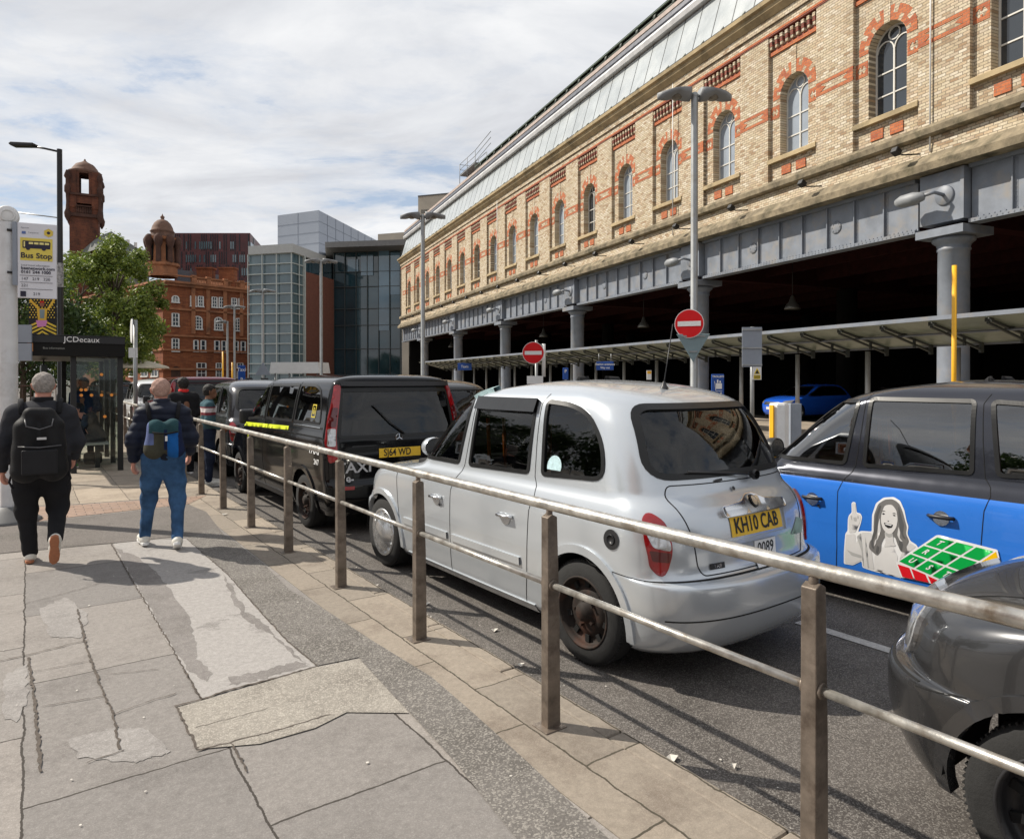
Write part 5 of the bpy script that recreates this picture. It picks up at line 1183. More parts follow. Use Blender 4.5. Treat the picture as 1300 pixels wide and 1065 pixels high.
MB().ext([(-1.55,2.15),(-1.45,2.75),(1.2,2.75),(1.3,2.15)],-.8,.8,'y').build('roof',m_white,o)
for x in(-1.3,-.5,.3,1.1): MB().tube([(x,-.6,0),(x,-.6,2.15)],.04,8).build('post',m_grey,o); 
# black lamp post with the arm
o=emp('lamp_post',gp(77,20,0),0,'tall black lamp post with long arm behind the bus stop sign','lamp post')
p=MB(); p.lathe([(.12,0),(.12,1.2),(.085,1.3),(.07,8.2),(.07,8.42)],16); p.build('pole',m_black,o)
MB().tube([(0,0,8.35),(-.45,0,8.45),(-.75,0,8.50)],.03,8).build('arm',m_black,o)
MB().ext([(-.70,.06),(-.72,-.03),(-1.35,-.02),(-1.42,.04),(-1.35,.09)],-.13,.13,'y').build('lamp_head',m_black,o,bevel=.02).location=(0,0,8.52)
MB().tube([(0,0,6.42),(-1.25,0,6.58)],.018,6).build('banner_arm',m_galv,o)
MB().lathe([(.085,4.4),(.085,5.1)],16).build('sticker_band',P('worn_stickers',(.30,.30,.30),rough=.6,var=.7,scale=14),o)
# banner with zigzags and a dancing figure
def px_on(x,y,Y): p=at(x,y,Y); return p
Yb=13.9; c0=at(54,428,Yb); ban=emp('banner',c0,R_(6),'yellow and black zigzag banner with a dancing figure above the bus shelter','banner')
bw_=.53; bh_=.80
MB().bb(-bw_/2,bw_/2,0,.02,0,bh_).build('panel',m_blk,ban); MB().bb(-bw_/2,bw_/2,-.004,-.001,-.03,.03).build('red_edge',m_signr,ban); MB().tube([(0,.03,-.6),(0,.03,bh_)],.015,8).build('post',m_black,ban)
t=MB()
for k in range(5):
    z=.04+k*.075
    for s in(-1,1): t.ext([(0,z-.02+.0),(s*bw_/2,z-.15) if z-.15>.03 else (s*(z-.05)*1.5,.03),(s*bw_/2,z-.11) if z-.11>.03 else (s*(z-.01)*1.5,.03),(0,z+.02)],-.006,-.0015,'y')
for i in range(9):
    for j in range(8):
        x=-bw_/2+.03+i*.058+(j%2)*.028; z=.40+j*.05
        if abs(x)<bw_/2-.02: t.box((x,-.004,z),(.022,.004,.022),M=Matrix.Rotation(PI/4,3,'Y'))
t.build('pattern',P('banner_yellow',(.80,.55,.06),rough=.5),ban)
fg=MB(); fg.lathe([(.001,-.009),(.045,-.009)],14,(0,0,.66),'y',0); fg.ext([(-.10,.58),(.10,.58),(.08,.34),(-.08,.34)],-.010,-.007,'y',1); fg.ext([(-.09,.57),(-.25,.74),(-.22,.77),(-.05,.60)],-.010,-.007,'y',1); fg.ext([(.09,.57),(.22,.78),(.25,.75),(.12,.54)],-.010,-.007,'y',1); fg.ext([(-.05,.56),(.05,.56),(.04,.38),(-.04,.38)],-.012,-.0101,'y',2); fg.ext([(-.12,.34),(.10,.34),(.07,.22),(-.09,.20)],-.010,-.007,'y',3); fg.ext([(-.05,.70),(.05,.70),(.03,.73),(-.03,.73)],-.012,-.0101,'y',4)
fg.build('dancing_figure',[P('printed_skin',(.30,.10,.06),rough=.5),P('printed_yellow',(.75,.45,.05),rough=.5),P('printed_grey',(.22,.28,.30),rough=.5),P('printed_pink',(.70,.25,.50),rough=.5),m_signr],ban)
# bus stop
bsx=gnd(12,662); o=emp('bus_stop',bsx,0,'white bus stop pole with round cap and yellow Bus Stop sign','bus stop')
zt=at(12,283,bsx.y).z
MB().lathe([(.33,0),(.33,.02),(.30,.04),(.20,.14),(.12,.19)],28).build('base',P('dark_cast_base',(.12,.12,.12),rough=.6,var=.2),o)
MB().lathe([(.092,.18),(.092,1.02),(.094,1.025),(.094,zt)],24).lathe([(.096,1.9),(.096,2.05)],24).build('pole',P('white_pole',(.66,.67,.68),rough=.4,var=.1,dirt=(.45,.44,.42),ds=3),o)
MB().lathe([(.001,-.06),(.10,-.06),(.115,-.05),(.115,.05),(.10,.06),(.001,.06)],28,(0,0,zt+.08),'y').lathe([(.06,-.068),(.08,-.068),(.08,-.06)],24,(0,0,zt+.08),'y').build('cap',m_white,o).rotation_euler=(0,0,R_(33))
sg=bpy.data.objects.new('sign_panel',None); COL.objects.link(sg); sg.parent=o
A=at(22,378,bsx.y-.05); Bq=at(72,381,bsx.y+.10); top=at(22,282,bsx.y-.05).z; wdt=math.hypot(Bq.x-A.x,Bq.y-A.y); sg.location=(A.x-bsx.x,A.y-bsx.y,A.z); sg.rotation_euler=(0,0,math.atan2(Bq.y-A.y,Bq.x-A.x)); hh=top-A.z
MB().bb(0,wdt,0,.03,0,hh).build('board',P('sign_white',(.70,.70,.74),rough=.4,var=.03),sg,bevel=.008); MB().bb(-.045,.0,-.01,.04,.15,hh).build('edge_strip',m_signback,sg)
MB().tube([(-.10,.0,hh-.1),(0,.02,hh-.1)],.015,6).build('clamp',m_black,sg); MB().tube([(-.10,.0,.3),(0,.02,.3)],.015,6).build('clamp',m_black,sg)
y0=hh*.50; y1=hh*.80; MB().bb(wdt*.08,wdt*.90,-.004,-.001,y0,y1).build('yellow_field',P('bus_yellow',(.72,.58,.10),rough=.4,var=.03),sg)
MB().lathe([(.001,-.005),(.052,-.005)],6,(wdt*.80,0,hh*.88),'y').build('bee_badge',P('badge_yellow',(.70,.52,.08),rough=.4),sg)
t=MB(); bz=hh*.70; t.ext(roundpoly([(wdt*.14,bz-.035),(wdt*.84,bz-.035),(wdt*.85,bz+.04),(wdt*.83,bz+.055),(wdt*.14,bz+.055)],.01),-.0075,-.0041,'y'); 
for c in(.28,.68): t.lathe([(.001,-.009),(.022,-.009)],16,(wdt*c,0,bz-.035),'y')
def st(tx,x,z,sz,al='LEFT',b=.0): vs,fs=textmesh(tx,sz,al,bold=b); t.add([(x+a,-.0078,z+q) for a,q in vs],fs)
st('Bus Stop',wdt*.49,hh*.563,.090,'CENTER',.002); st('Local travel information',wdt*.10,hh*.435,.030); st('beenetwork.com',wdt*.10,hh*.395,.050,b=.0012); st('0161 244 1000',wdt*.10,hh*.345,.050,b=.0012)
for i,tx in enumerate(('147','219','220')): st(tx,wdt*(.10+.28*i),hh*.255,.048)
st('221',wdt*.10,hh*.165,.048); st('219',wdt*.40,hh*.055,.048); st('Approved',wdt*.10,hh*.93,.02); st('Transport for',wdt*.28,hh*.87,.02)
t.bb(wdt*.08,wdt*.22,-.0078,-.002,hh*.02,hh*.09)
for z in(.30,.21,.12): t.bb(wdt*.07,wdt*.90,-.005,-.001,hh*z-.0015,hh*z+.0015)
t.lathe([(.001,-.0085),(.02,-.0085)],5,(wdt*.80,0,hh*.88),'y'); t.build('black_print',P('navy_black_ink',(.02,.018,.04),rough=.5,var=0),sg)
w=MB()
for i in range(4): w.bb(wdt*(.30+.135*i),wdt*(.41+.135*i),-.0095,-.0079,bz+.015,bz+.040)
w.bb(wdt*.17,wdt*.205,-.0095,-.0079,bz-.02,bz+.045); w.build('bus_windows',P('bus_pale_yellow',(.75,.66,.25),rough=.4),sg); MB().bb(wdt*.12,wdt*.22,-.004,-.001,hh*.85,hh*.885).build('blue_logo',P('dull_blue',(.10,.16,.38),rough=.5),sg)
# grey slatted sign backs behind the pole
p=at(30,458,11.5); o=emp('sign_board',p,.1,'grey panelled board back behind the bus stop pole','sign')
for k in range(2): MB().bb(-.55,.12,0,.03,k*.31,k*.31+.295).build('panel',m_signback,o)
MB().bb(-.50,-.44,.03,.09,-p.z,.6).build('post',m_galv,o); MB().tube([(-.62,-.02,.30),(-.40,-.02,.34)],.05,10).build('clamp',m_black,o)
# edge-on road sign on a grey pole near the shelter
p=gp(172,17.2,0); o=emp('sign_post',p,R_(-56),'grey pole with an edge-on white sign right of the bus shelter','road sign'); MB().tube([(0,0,0),(0,0,3.2)],.05,12).build('pole',m_galv,o)
MB().lathe([(.001,-.01),(.30,-.01),(.30,.01),(.001,.01)],28,(0,-.08,2.92),'y',sm=False).build('disc',m_white,o); MB().bb(-.06,.06,-.07,-.055,2.6,3.24).build('clamp_rail',m_galv,o)
o2=MB().bb(-.1,.1,-.02,0,2.25,2.5).build('small_plate',m_white,o); o2.rotation_euler=(0,0,R_(80)); o2.location=(.02,-.05,0)
# parasol
o=emp('parasol',gp(172,34,0),0,'cream parasol canopy beyond the black railing on the left','parasol'); c=MB(); c.lathe([(.02,2.75),(.7,2.6),(1.55,2.35),(1.6,2.25)],8,sm=False); c.build('canopy',P('cream_canvas',(.62,.56,.44),rough=.8,var=.08),o); MB().tube([(0,0,0),(0,0,2.7)],.03,8).build('pole',m_black,o)
# ---------------------------------------------------------------- bus shelter
sh=emp('bus_shelter',Rp(1.42,14.75),THR,'black framed glass bus shelter with JCDecaux roof edge','bus shelter')
SW=1.75
r=MB(); r.ext([(-SW,2.12),(-SW-.04,2.22),(-SW+.08,2.42),(-SW+.1,2.50),(.06,2.50),(.06,2.12)],-.25,4.1,'y'); r.build('roof',P('shelter_black',(.008,.0075,.007),rough=.5,var=.2,spec=.2),sh,bevel=.01)
MB().bb(-SW+.12,.055,-.27,-.255,2.36,2.48).build('fascia',m_black,sh)
vs,fs=textmesh('JCDecaux',.135); MB().add([(-.62+a,-.274,2.42+b) for a,b in vs],fs).build('fascia_text',m_wht,sh)
vs,fs=textmesh('Bus information',.05,'LEFT'); MB().add([(-1.2+a,-.262,2.26+b) for a,b in vs],fs).build('small_text',P('dim_white',(.3,.3,.28),rough=.5),sh)
MB().bb(-1.42,-1.34,-.262,-.256,2.20,2.34).build('orange_panel',P('dull_orange',(.45,.17,.03),rough=.5),sh)
for x,y in((0,0),(-.74,0),(0,1.35),(0,2.7),(0,4.0),(-.74,4.0)): MB().bb(x-.045,x+.045,y-.045,y+.045,0,2.13).build('post',m_black,sh)
def gp_(x0,x1,y0,y1,z0,z1,nm='glass_panel'):
    o=MB().bb(x0,x1,y0,y1,z0,z1).build(nm,m_shg,sh); return o
m_shg=glass('shelter_glass',.9,refl=.45)
gp_(-.69,-.05,-.006,.006,.12,2.1)
for y in(.05,1.40,2.75): gp_(-.006,.006,y,y+1.25,.12,2.1)
gp_(-.69,-.05,3.994,4.006,.12,2.1)
m_dot=P('orange_safety_dot',(.95,.34,.05),rough=.4)
d=MB()
for x,z in((-.62,1.42),(-.46,1.42),(-.30,1.42),(-.14,1.42),(-.55,1.52),(-.62,1.52),(-.30,1.80),(-.25,1.02)): d.lathe([(.001,-.010),(.028,-.010)],14,(x,0,z),'y')
d.build('safety_dots',m_dot,sh)
d=MB(); random.seed(2)
for k in range(16): d.lathe([(.001,-.010),(.03,-.010)],12,(0,.25+.24*k,1.42),'x')
d.build('safety_dots_side',m_dot,sh)
MB().bb(-.52,-.14,.5,2.6,.455,.49).build('bench_seat',P('bench_grey',(.42,.42,.40),rough=.5,var=.1),sh)
for y in(.7,2.4): MB().bb(-.36,-.28,y-.03,y+.03,0,.455).build('bench_leg',m_black,sh)
MB().bb(-1.20,-1.10,1.6,3.4,.1,2.0).build('timetable_case',P('case_dark',(.02,.03,.03),rough=.3),sh)
# steps, low wall and railing at the far left
o=emp('terrace_railing',Vector((-22,26,0)),R_(8),'dark railing and low brown wall at the far left behind the bus stop','railing')
MB().bb(-12,9,0,.3,0,.55).build('low_wall',brickmat('brown_low_wall',[(.16,.09,.06),(.22,.12,.08)],(.12,.10,.08),uax=0),o)
f=MB(); 
for k in range(70): f.tube([(-12+k*.3,.15,.55),(-12+k*.3,.15,1.45)],.016,5)
f.tube([(-12,.15,1.45),(9,.15,1.45)],.03,6); f.build('rails',P('rust_brown_rail',(.07,.035,.025),rough=.6),o)
# ================================================================ buildings further away
m_terra=brickmat('terracotta_brick',[(.25,.075,.030),(.32,.105,.042),(.20,.058,.025),(.28,.088,.036)],(.17,.08,.045),bw=.5,bh=.16,ms=.012,dirt=(.12,.045,.025),uax=0,vax=2,dlo=.5,dhi=.75)
m_terst=P('terracotta_stone',(.34,.14,.065),rough=.85,var=.25,scale=.8,dirt=(.13,.06,.035),ds=.5,bump=.3,bscale=8)
m_tdk=P('sooty_terracotta',(.075,.036,.025),rough=.9,var=.5,scale=.7,bump=.4,bscale=6)
m_dome=P('dome_tiles',(.14,.075,.05),rough=.8,var=.35,scale=1.6,bump=.4,bscale=10)
m_farg=P('far_window_glass',(.035,.045,.055),rough=.06,var=.3,scale=.5,spec=.8)
m_clad=P('pale_blue_cladding',(.31,.335,.38),rough=.35,metal=.35,var=.06,scale=.15)
m_conc=P('beige_concrete',(.42,.37,.30),rough=.85,var=.12,scale=.2)
m_tglass=P('teal_glazing',(.018,.045,.058),rough=.05,var=.5,scale=.12,spec=.9,coat=.4)
m_pglass=P('pale_glazing',(.085,.13,.145),rough=.06,var=.45,scale=.2,spec=.9,coat=.3)
m_mull=P('pale_mullion',(.45,.48,.45),rough=.5)
class Face:
    """a vertical wall plane given by two ground points; local (s along, z)"""
    def __init__(s,a,b):
        s.a=Vector((a[0],a[1],0)); s.b=Vector((b[0],b[1],0)); s.d=(s.b-s.a).normalized(); s.L=(s.b-s.a).length; s.n=Vector((s.d.y,-s.d.x,0))
        if s.n.dot(-s.a)<0: s.n=-s.n
    def p(s,x,z,o=0): return s.a+s.d*x+s.n*o+Vector((0,0,z))
    def hit(s,px,py):
        r=Vector(ray(px,py)); t=s.a.dot(s.n)/r.dot(s.n) ; q=r*t; return ((q-s.a).dot(s.d),H+q.z)
    def box(s,mb,x0,x1,z0,z1,o0,o1,mi=0):
        P8=[s.p(x,z,o) for o in(o0,o1) for z in(z0,z1) for x in(x0,x1)]
        mb.add(P8,[(0,1,3,2),(4,6,7,5),(0,4,5,1),(2,3,7,6),(0,2,6,4),(1,5,7,3)],mi)
def gz(x,Y): p=at(x,481,Y); return (p.x,Y)
# ---- glass and brick office
gb=emp('glass_office',(0,0,0),0,'modern office of glass stair tower, brick panel and teal glazing','building')
f1=Face(gz(317,81.4),gz(372,80)); f2=Face(gz(372,80),gz(424,89.5)); f3=Face(gz(418,90),gz(510,88.5))
ht=f1.hit(345,312)[1]
b=MB(); 
def prism(mb,pts,z0,z1,mi=0): mb.ext([tuple(p[:2]) for p in pts],z0,z1,'z',mi)
x385=f2.hit(385,400)[0]; p385=f2.p(x385,0)
back=(gz(330,95),gz(424,100))
prism(b,[gz(317,81.4),gz(372,80),p385,gz(385,96),gz(330,96)],0,ht-1.0,0)
b.build('stair_tower_glazing',m_pglass,gb)
b=MB(); prism(b,[gz(315.5,81.0),gz(372.3,79.4),gz(414,87.6),gz(410,97),gz(330,97)],ht-1.0,ht,0); b.build('stair_tower_roof',P('pale_roof_slab',(.42,.42,.40),rough=.7,var=.08),gb)
b=MB(); n=14
for k in range(n+1): z=(ht-1.0)*k/n; f1.box(b,0,f1.L,z-.05,z+.05,0,.25); f2.box(b,0,x385,z-.05,z+.05,.0,.12)
for s_ in(0,.33,.66,1): f1.box(b,f1.L*s_-.05,f1.L*s_+.05,0,ht-1,.25,.33)
f2.box(b,x385*.5-.05,x385*.5+.05,0,ht-1,.12,.2); f2.box(b,x385-.1,x385+.1,0,ht-1,.0,.3); b.build('stair_tower_mullions',m_mull,gb)
b=MB(); z=f2.hit(385,344)[1]; pb=[p385,gz(424,89.5),gz(424,99),gz(385,99)]; prism(b,pb,0,z); 
b.build('brick_panel',brickmat('office_brick',[(.20,.065,.045),(.25,.085,.055),(.17,.055,.04)],(.12,.07,.05),uax=1,dlo=.7,dhi=.95),gb)
b=MB(); f2.box(b,x385,f2.L,z+.02,z+2.4,-1.0,-.3); b.build('upper_glazing',m_tglass,gb)
ht3=f3.hit(470,316)[1]
b=MB(); prism(b,[gz(424,90),gz(509,88.5),gz(509,110),gz(424,110)],0,ht3-.4); b.build('right_glazing',m_tglass,gb)
b=MB(); 
for x0,x1,y0,y1 in((.66,.82,315,420),(.84,.995,318,375),(.20,.36,325,345),(.40,.58,320,350)): 
    f3.box(b,f3.L*(x0*.92+.08),f3.L*(x1*.92+.08),f3.hit(470,y1)[1],f3.hit(470,y0)[1]-.4,.05,.12)
b.build('sky_tinted_panes',P('blue_grey_glazing',(.085,.15,.20),rough=.05,var=.35,scale=.15,spec=.9,coat=.4),gb)  # bluer boxes, the sky's reflection is put into the glazing colour
b=MB()
for k in range(7): x=f3.L*(.07+.93*k/6); f3.box(b,x-.04,x+.04,0,ht3-.4,.0,.16)
for yy in(345,364,392,413,443): z=f3.hit(470,yy)[1]; f3.box(b,f3.L*.07,f3.L,z-.04,z+.04,0,.15)
f3.box(b,f3.L*.985,f3.L,0,ht3,.0,.3); b.build('right_mullions',P('dark_mullion',(.05,.06,.06),rough=.5),gb)
b=MB(); prism(b,[gz(413,86.5),gz(515,84.8),gz(515,108),gz(416,108)],ht3-.35,ht3+.35); b.build('right_roof',P('brown_grey_slab',(.16,.155,.15),rough=.6),gb)
p1,p2,p3,p0=gz(405,92),gz(353,95),gz(487,115),gz(353,112)
z=at(405,267,92).z; b=MB(); prism(b,[p2,p1,p3,(p3[0]-6,p3[1]+8),p0],8,z); b.build('penthouse_box',m_clad,gb)
fa,fb=Face(p2,p1),Face(p1,p3); b=MB()
for F_ in(fa,fb):
    for k in range(1,9): F_.box(b,0,F_.L,z-k*1.45-.02,z-k*1.45+.02,.0,.03)
    m=int(F_.L/2.6)
    for k in range(1,m): F_.box(b,F_.L*k/m-.02,F_.L*k/m+.02,8,z,0,.03)
b.build('cladding_joints',P('joint_grey',(.22,.245,.29),rough=.6),gb)
# ---- red terracotta building
tb=emp('terracotta_building',(0,0,0),0,'long red terracotta building with domed corner turret and white windows','building')
C0=gz(207,98); C1=gz(322,108.5); CL=gz(100,122)
fr=Face(C0,C1); fl=Face(CL,C0)
def yl(x,ya,yb): return ya+(yb-ya)*(x-245)/(317-245)
hc=fr.hit(245,352)[1]
b=MB(); prism(b,[C0,C1,gz(322,125),gz(215,120),gz(110,140),CL],0,hc-1.6); b.build('wall',m_terra,tb)
b=MB()
fr.box(b,0,fr.L,hc-1.6,hc-1.2,-8,.5); fr.box(b,0,fr.L,hc-1.2,hc-.9,-8,.9); fl.box(b,0,fl.L,hc-1.6,hc-1.2,-8,.5); fl.box(b,0,fl.L,hc-1.2,hc-.9,-8,.8)
fr.box(b,0,fr.L,hc-.15,hc+.05,0,.5)
for zz in(.18,.345,.47,.70): fr.box(b,0,fr.L,hc*zz,hc*zz+.28,0,.22); fl.box(b,0,fl.L,hc*zz,hc*zz+.28,0,.2)
for k in range(40): x=fr.L*.32+k*(fr.L*.68)/40; fr.box(b,x,x+.14,hc-.9,hc-.15,.15,.35)
for s_ in(.31,.47,.66,.85,1.0): fr.box(b,fr.L*s_-.35,fr.L*s_+.35,hc-.9,hc+.25,0,.5); fr.box(b,fr.L*s_-.28,fr.L*s_+.28,hc*.50,hc-1.6,0,.22)
b.build('stone_bands',m_terst,tb)
m_wfar=P('white_sash',(.66,.64,.60),rough=.5,var=.05)
def fwin(F_,px0,px1,py0,py1,arch_=False,cols=2,rows=3,dk=False):
    a=F_.hit(px0,(py0+py1)/2)[0]; c=F_.hit(px1,(py0+py1)/2)[0]; z1=F_.hit((px0+px1)/2,py0)[1]; z0=F_.hit((px0+px1)/2,py1)[1]; w=c-a
    o=MB(); t=.085
    F_.box(o,a-.1,a+t,z0,z1,.0,.12); F_.box(o,c-t,c+.1,z0,z1,.0,.12); F_.box(o,a-.15,c+.15,z0-.1,z0+t,.0,.2)
    for k in range(1,cols): x=a+w*k/cols; F_.box(o,x-t/2,x+t/2,z0,z1+(w*.38 if arch_ else 0),.02,.11)
    for k in range(1,rows+1): zz=z0+(z1-z0)*k/rows; F_.box(o,a,c,zz-t/2,zz+t/2,.02,.10)
    if arch_:
        for k in range(10):
            t0=PI*k/10; t1=PI*(k+1)/10; r=w/2
            q=[F_.p((a+c)/2+rr*math.cos(tt),z1+rr*.8*math.sin(tt),oo) for oo in(0,.12) for rr,tt in((r-.08,t0),(r+.1,t0),(r+.1,t1),(r-.08,t1))]
            o.add(q,[(0,1,2,3),(4,5,6,7),(0,4,5,1),(1,5,6,2),(2,6,7,3),(3,7,4,0)])
    wn=o.build('window',m_tdk if dk else m_wfar,tb); g=MB(); pts=[F_.p(a,z0,.03),F_.p(c,z0,.03),F_.p(c,z1,.03)]
    if arch_: pts+=[F_.p((a+c)/2+w/2*math.cos(PI*k/10),z1+w/2*.8*math.sin(PI*k/10),.03) for k in range(1,10)]
    pts+=[F_.p(a,z1,.03)]; g.add(pts,[list(range(len(pts)))]); g.build('pane',m_farg,wn)
for a,c in((242,248),(251.5,257.5),(269,275),(278,284),(294,300),(303,308)): fwin(fr,a,c,yl(a,376,380),yl(a,389,393),cols=2,rows=3)
for a,c in((245.5,256),(272.5,282),(298,307)): fwin(fr,a,c,yl(a,406,409),yl(a,418,421),True,3,3)
for a,c in((246,251),(255,260.5),(272.5,278),(281.5,286.5),(297,302),(306,311)): fwin(fr,a,c,yl(a,432,434),yl(a,446,448),cols=1,rows=2)
for a,c in((250,261),(274.5,281),(301,308)): fwin(fr,a,c,yl(a,461,461),480,cols=2,rows=3)
for y0,y1,ar in((379,384,True),(398,414,False),(430,446,False)): fwin(fr,218.5,226.5,y0,y1,ar,2,3)
o=MB(); a,_=fr.hit(217,470); c,_=fr.hit(229,470); z1=fr.hit(223,471)[1]; pts=[fr.p(a,0,.06),fr.p(c,0,.06),fr.p(c,z1,.06)]+[fr.p((a+c)/2+(c-a)/2*math.cos(PI*k/10),z1+(c-a)/2*math.sin(PI*k/10),.06) for k in range(1,10)]+[fr.p(a,z1,.06)]; o.add(pts,[list(range(len(pts)))]); o.build('doorway',m_tdk,tb)
for q in range(5):
    for y0,y1 in((436,446),(400,414),(376,389)): fwin(fl,110+q*19,118+q*19,y0+3,y1+3,cols=2,rows=3)
for x in(165,180,193): fwin(fl,x,x+8,460,478,cols=2,rows=2)
# chimney stacks and roof behind
b=MB(); prism(b,[gz(225,104),gz(300,112),gz(305,122),gz(225,118)],hc-1.7,hc+1.6); b.build('slate_roof',P('grey_slate',(.13,.135,.15),rough=.7,var=.2),tb)
for x in(262,290): b=MB(); c=gz(x,106); b.bb(c[0]-1.2,c[0]+1.2,c[1]-.6,c[1]+.6,hc-1,hc+1.9); b.bb(c[0]-1.35,c[0]+1.35,c[1]-.75,c[1]+.75,hc+1.9,hc+2.15); b.build('chimney',m_terra,tb)
# turret
c=gz(207,100.5); px1=100.5/F
tz=lambda y:at(206,y,100.5).z
t=MB(); t.lathe([(2.0,tz(352)),(2.0,tz(340)),(2.3,tz(338)),(2.3,tz(335)),(1.6,tz(334)),(1.5,tz(308)),(1.95,tz(306)),(2.1,tz(303)),(1.65,tz(302))],16,(c[0],c[1],0),sm=False)
t.build('turret_drum',m_terst,tb)
for k in range(8):
    a=2*PI*k/8+.2; t=MB(); x,y=c[0]+2.0*math.cos(a),c[1]+2.0*math.sin(a); t.lathe([(.38,tz(335)),(.34,tz(328)),(.34,tz(316)),(.45,tz(314)),(.60,tz(309)),(.62,tz(305)),(.45,tz(302)),(.2,tz(300))],10,(x,y,0)); t.build('turret_column',m_tdk,tb)
t=MB()
for k in range(4): a=2*PI*k/4-.6; t.box((c[0]+1.5*math.cos(a),c[1]+1.5*math.sin(a),(tz(332)+tz(312))/2),(.7,.25,tz(312)-tz(332)),rz=a+PI/2)
t.build('turret_openings',m_gap,tb)
t=MB(); t.lathe([(1.7,tz(302)),(1.6,tz(299)),(1.55,tz(296)),(1.7,tz(295)),(1.5,tz(293)),(1.38,tz(289)),(1.1,tz(284)),(.7,tz(280.5)),(.3,tz(279)),(.2,tz(278.5)),(.28,tz(277)),(.3,tz(275.5)),(.12,tz(274)),(.02,tz(271.5))],20,(c[0],c[1],0)); t.build('turret_dome',m_dome,tb)
# ---- tower behind
c=gz(109,128); k=128/F; tz=lambda y:at(109,y,128).z
tw=emp('tower',(c[0],c[1],0),R_(28),'tall red terracotta drill tower with open belfry and low dome','tower')
w=2.45
m_towr=brickmat('sooty_tower_brick',[(.15,.05,.028),(.20,.07,.035),(.12,.04,.025)],(.10,.05,.035),bw=.5,bh=.16,ms=.012,dirt=(.05,.025,.018),uax=0,dlo=.45,dhi=.7)
MB().bb(-w+.15,w-.15,-w+.15,w-.15,0,tz(268)).build('shaft',m_towr,tw)
MB().bb(-w-.2,w+.2,-w-.2,w+.2,tz(279),tz(275)).bb(-w-.25,w+.25,-w-.25,w+.25,tz(252.5),tz(250)).build('bands',m_tdk,tw)
for sx in(-1,1):
    for sy in(-1,1):
        MB().bb(sx*w-sx*1.25,sx*w,sy*w-sy*1.25,sy*w,tz(268),tz(222)).build('corner_pier',m_towr,tw)
        t=MB(); t.lathe([(.1,tz(286)),(.45,tz(281)),(.55,tz(276)),(.30,tz(271)),(.22,tz(262)),(.28,tz(252)),(.5,tz(250)),(.5,tz(243)),(.3,tz(240)),(.28,tz(234)),(.55,tz(231)),(.42,tz(227)),(.2,tz(223))],10,(sx*(w+.1),sy*(w+.1),0)); t.build('corner_scroll',m_tdk,tw)
for a in range(4):
    q=MB(); M_=Matrix.Rotation(a*PI/2,3,'Z'); 
    for vs in [[(x,y,z) for x in(-1.3,1.3) for y in(-w+.15,-w+.55) for z in(tz(262),tz(250))],[(x,y,z) for x in(-1.3,-.75) for y in(-w+.1,-w+.5) for z in(tz(250),tz(222))],[(x,y,z) for x in(.75,1.3) for y in(-w+.1,-w+.5) for z in(tz(250),tz(222))]]:
        q.add([M_@Vector(v) for v in vs],[(0,1,3,2),(4,6,7,5),(0,4,5,1),(2,3,7,6),(0,2,6,4),(1,5,7,3)])
    q.build('belfry_side',m_towr,tw)
    q=MB(); 
    for j in range(9): q.lathe([(.10,0),(.14,.35),(.08,.9),(.12,1.1)],8,tuple(M_@Vector((-1.1+j*.275,-w-.05,tz(274.5)))))
    q.add([M_@Vector(v) for v in [(x,y,z) for x in(-1.3,1.3) for y in(-w-.3,-w+.2) for z in(tz(266.5),tz(265))]],[(0,1,3,2),(4,6,7,5),(0,4,5,1),(2,3,7,6),(0,2,6,4),(1,5,7,3)]); q.build('balustrade',m_tdk,tw)
MB().lathe([(w-.1,tz(224)),(w+.25,tz(222)),(w+.3,tz(221)),(w+.35,tz(219.5)),(w-.2,tz(217.5)),(w-.35,tz(215)),(w-.9,tz(210)),(w-1.9,tz(206.5)),(.2,tz(204.5)),(.15,tz(203)),(.02,tz(202))],12,(0,0,0)).build('dome',m_dome,tw)
# ---- mansard block, red and black office, concrete blocks
o=emp('slate_roofed_block',(0,0,0),0,'grey mansard-roofed block seen above the tree beside the tower','building')
a,b_=gz(126,120),gz(187,126); F_=Face(a,b_); z0=at(150,318,122).z; z1=at(150,292,122).z
q=MB(); prism(q,[a,b_,gz(190,140),gz(128,135)],0,z0); q.build('wall',P('grey_wall',(.16,.155,.15),rough=.8),o)
q=MB(); q.add([F_.p(0,z0,.3),F_.p(F_.L,z0,.3),F_.p(F_.L-2,z1-1.2,-4),F_.p(F_.L*.42,z1+.4,-4),F_.p(F_.L*.05,z1-2,-4),F_.p(F_.L*.42,z1+.4,-12),F_.p(F_.L-2,z1-1.2,-12),F_.p(F_.L,z0,-14),F_.p(0,z0,-14)],[(0,1,2,3,4),(3,2,6,5),(1,7,6,2),(5,6,7,8),(0,4,3,5,8)]); q.build('roof',P('mansard_slate',(.15,.155,.145),rough=.7,var=.15),o)
for s_ in(.12,.26,.40,.56,.72,.86):
    q=MB(); F_.box(q,F_.L*s_-.55,F_.L*s_+.55,z0-2.6,z0-.5,0,.1); q.build('window',m_pglass,o)
q=MB(); F_.box(q,F_.L*.62,F_.L*.67,z0+1.5,z0+2.4,-1.2,-.8); F_.box(q,F_.L*.78,F_.L*.83,z0+1.2,z0+2.1,-1.2,-.8); q.build('skylight',m_wfar,o)
o=emp('red_black_office',(0,0,0),0,'flat-topped office striped in dark red and black cladding behind the turret','building')
a,b_,c_=gz(222,150),gz(318,150),gz(352,190); z1=at(270,296,150).z
q=MB(); prism(q,[a,b_,c_,gz(240,195)],0,z1); q.build('wall',P('dark_red_cladding',(.09,.025,.025),rough=.45,var=.3,scale=.4),o)
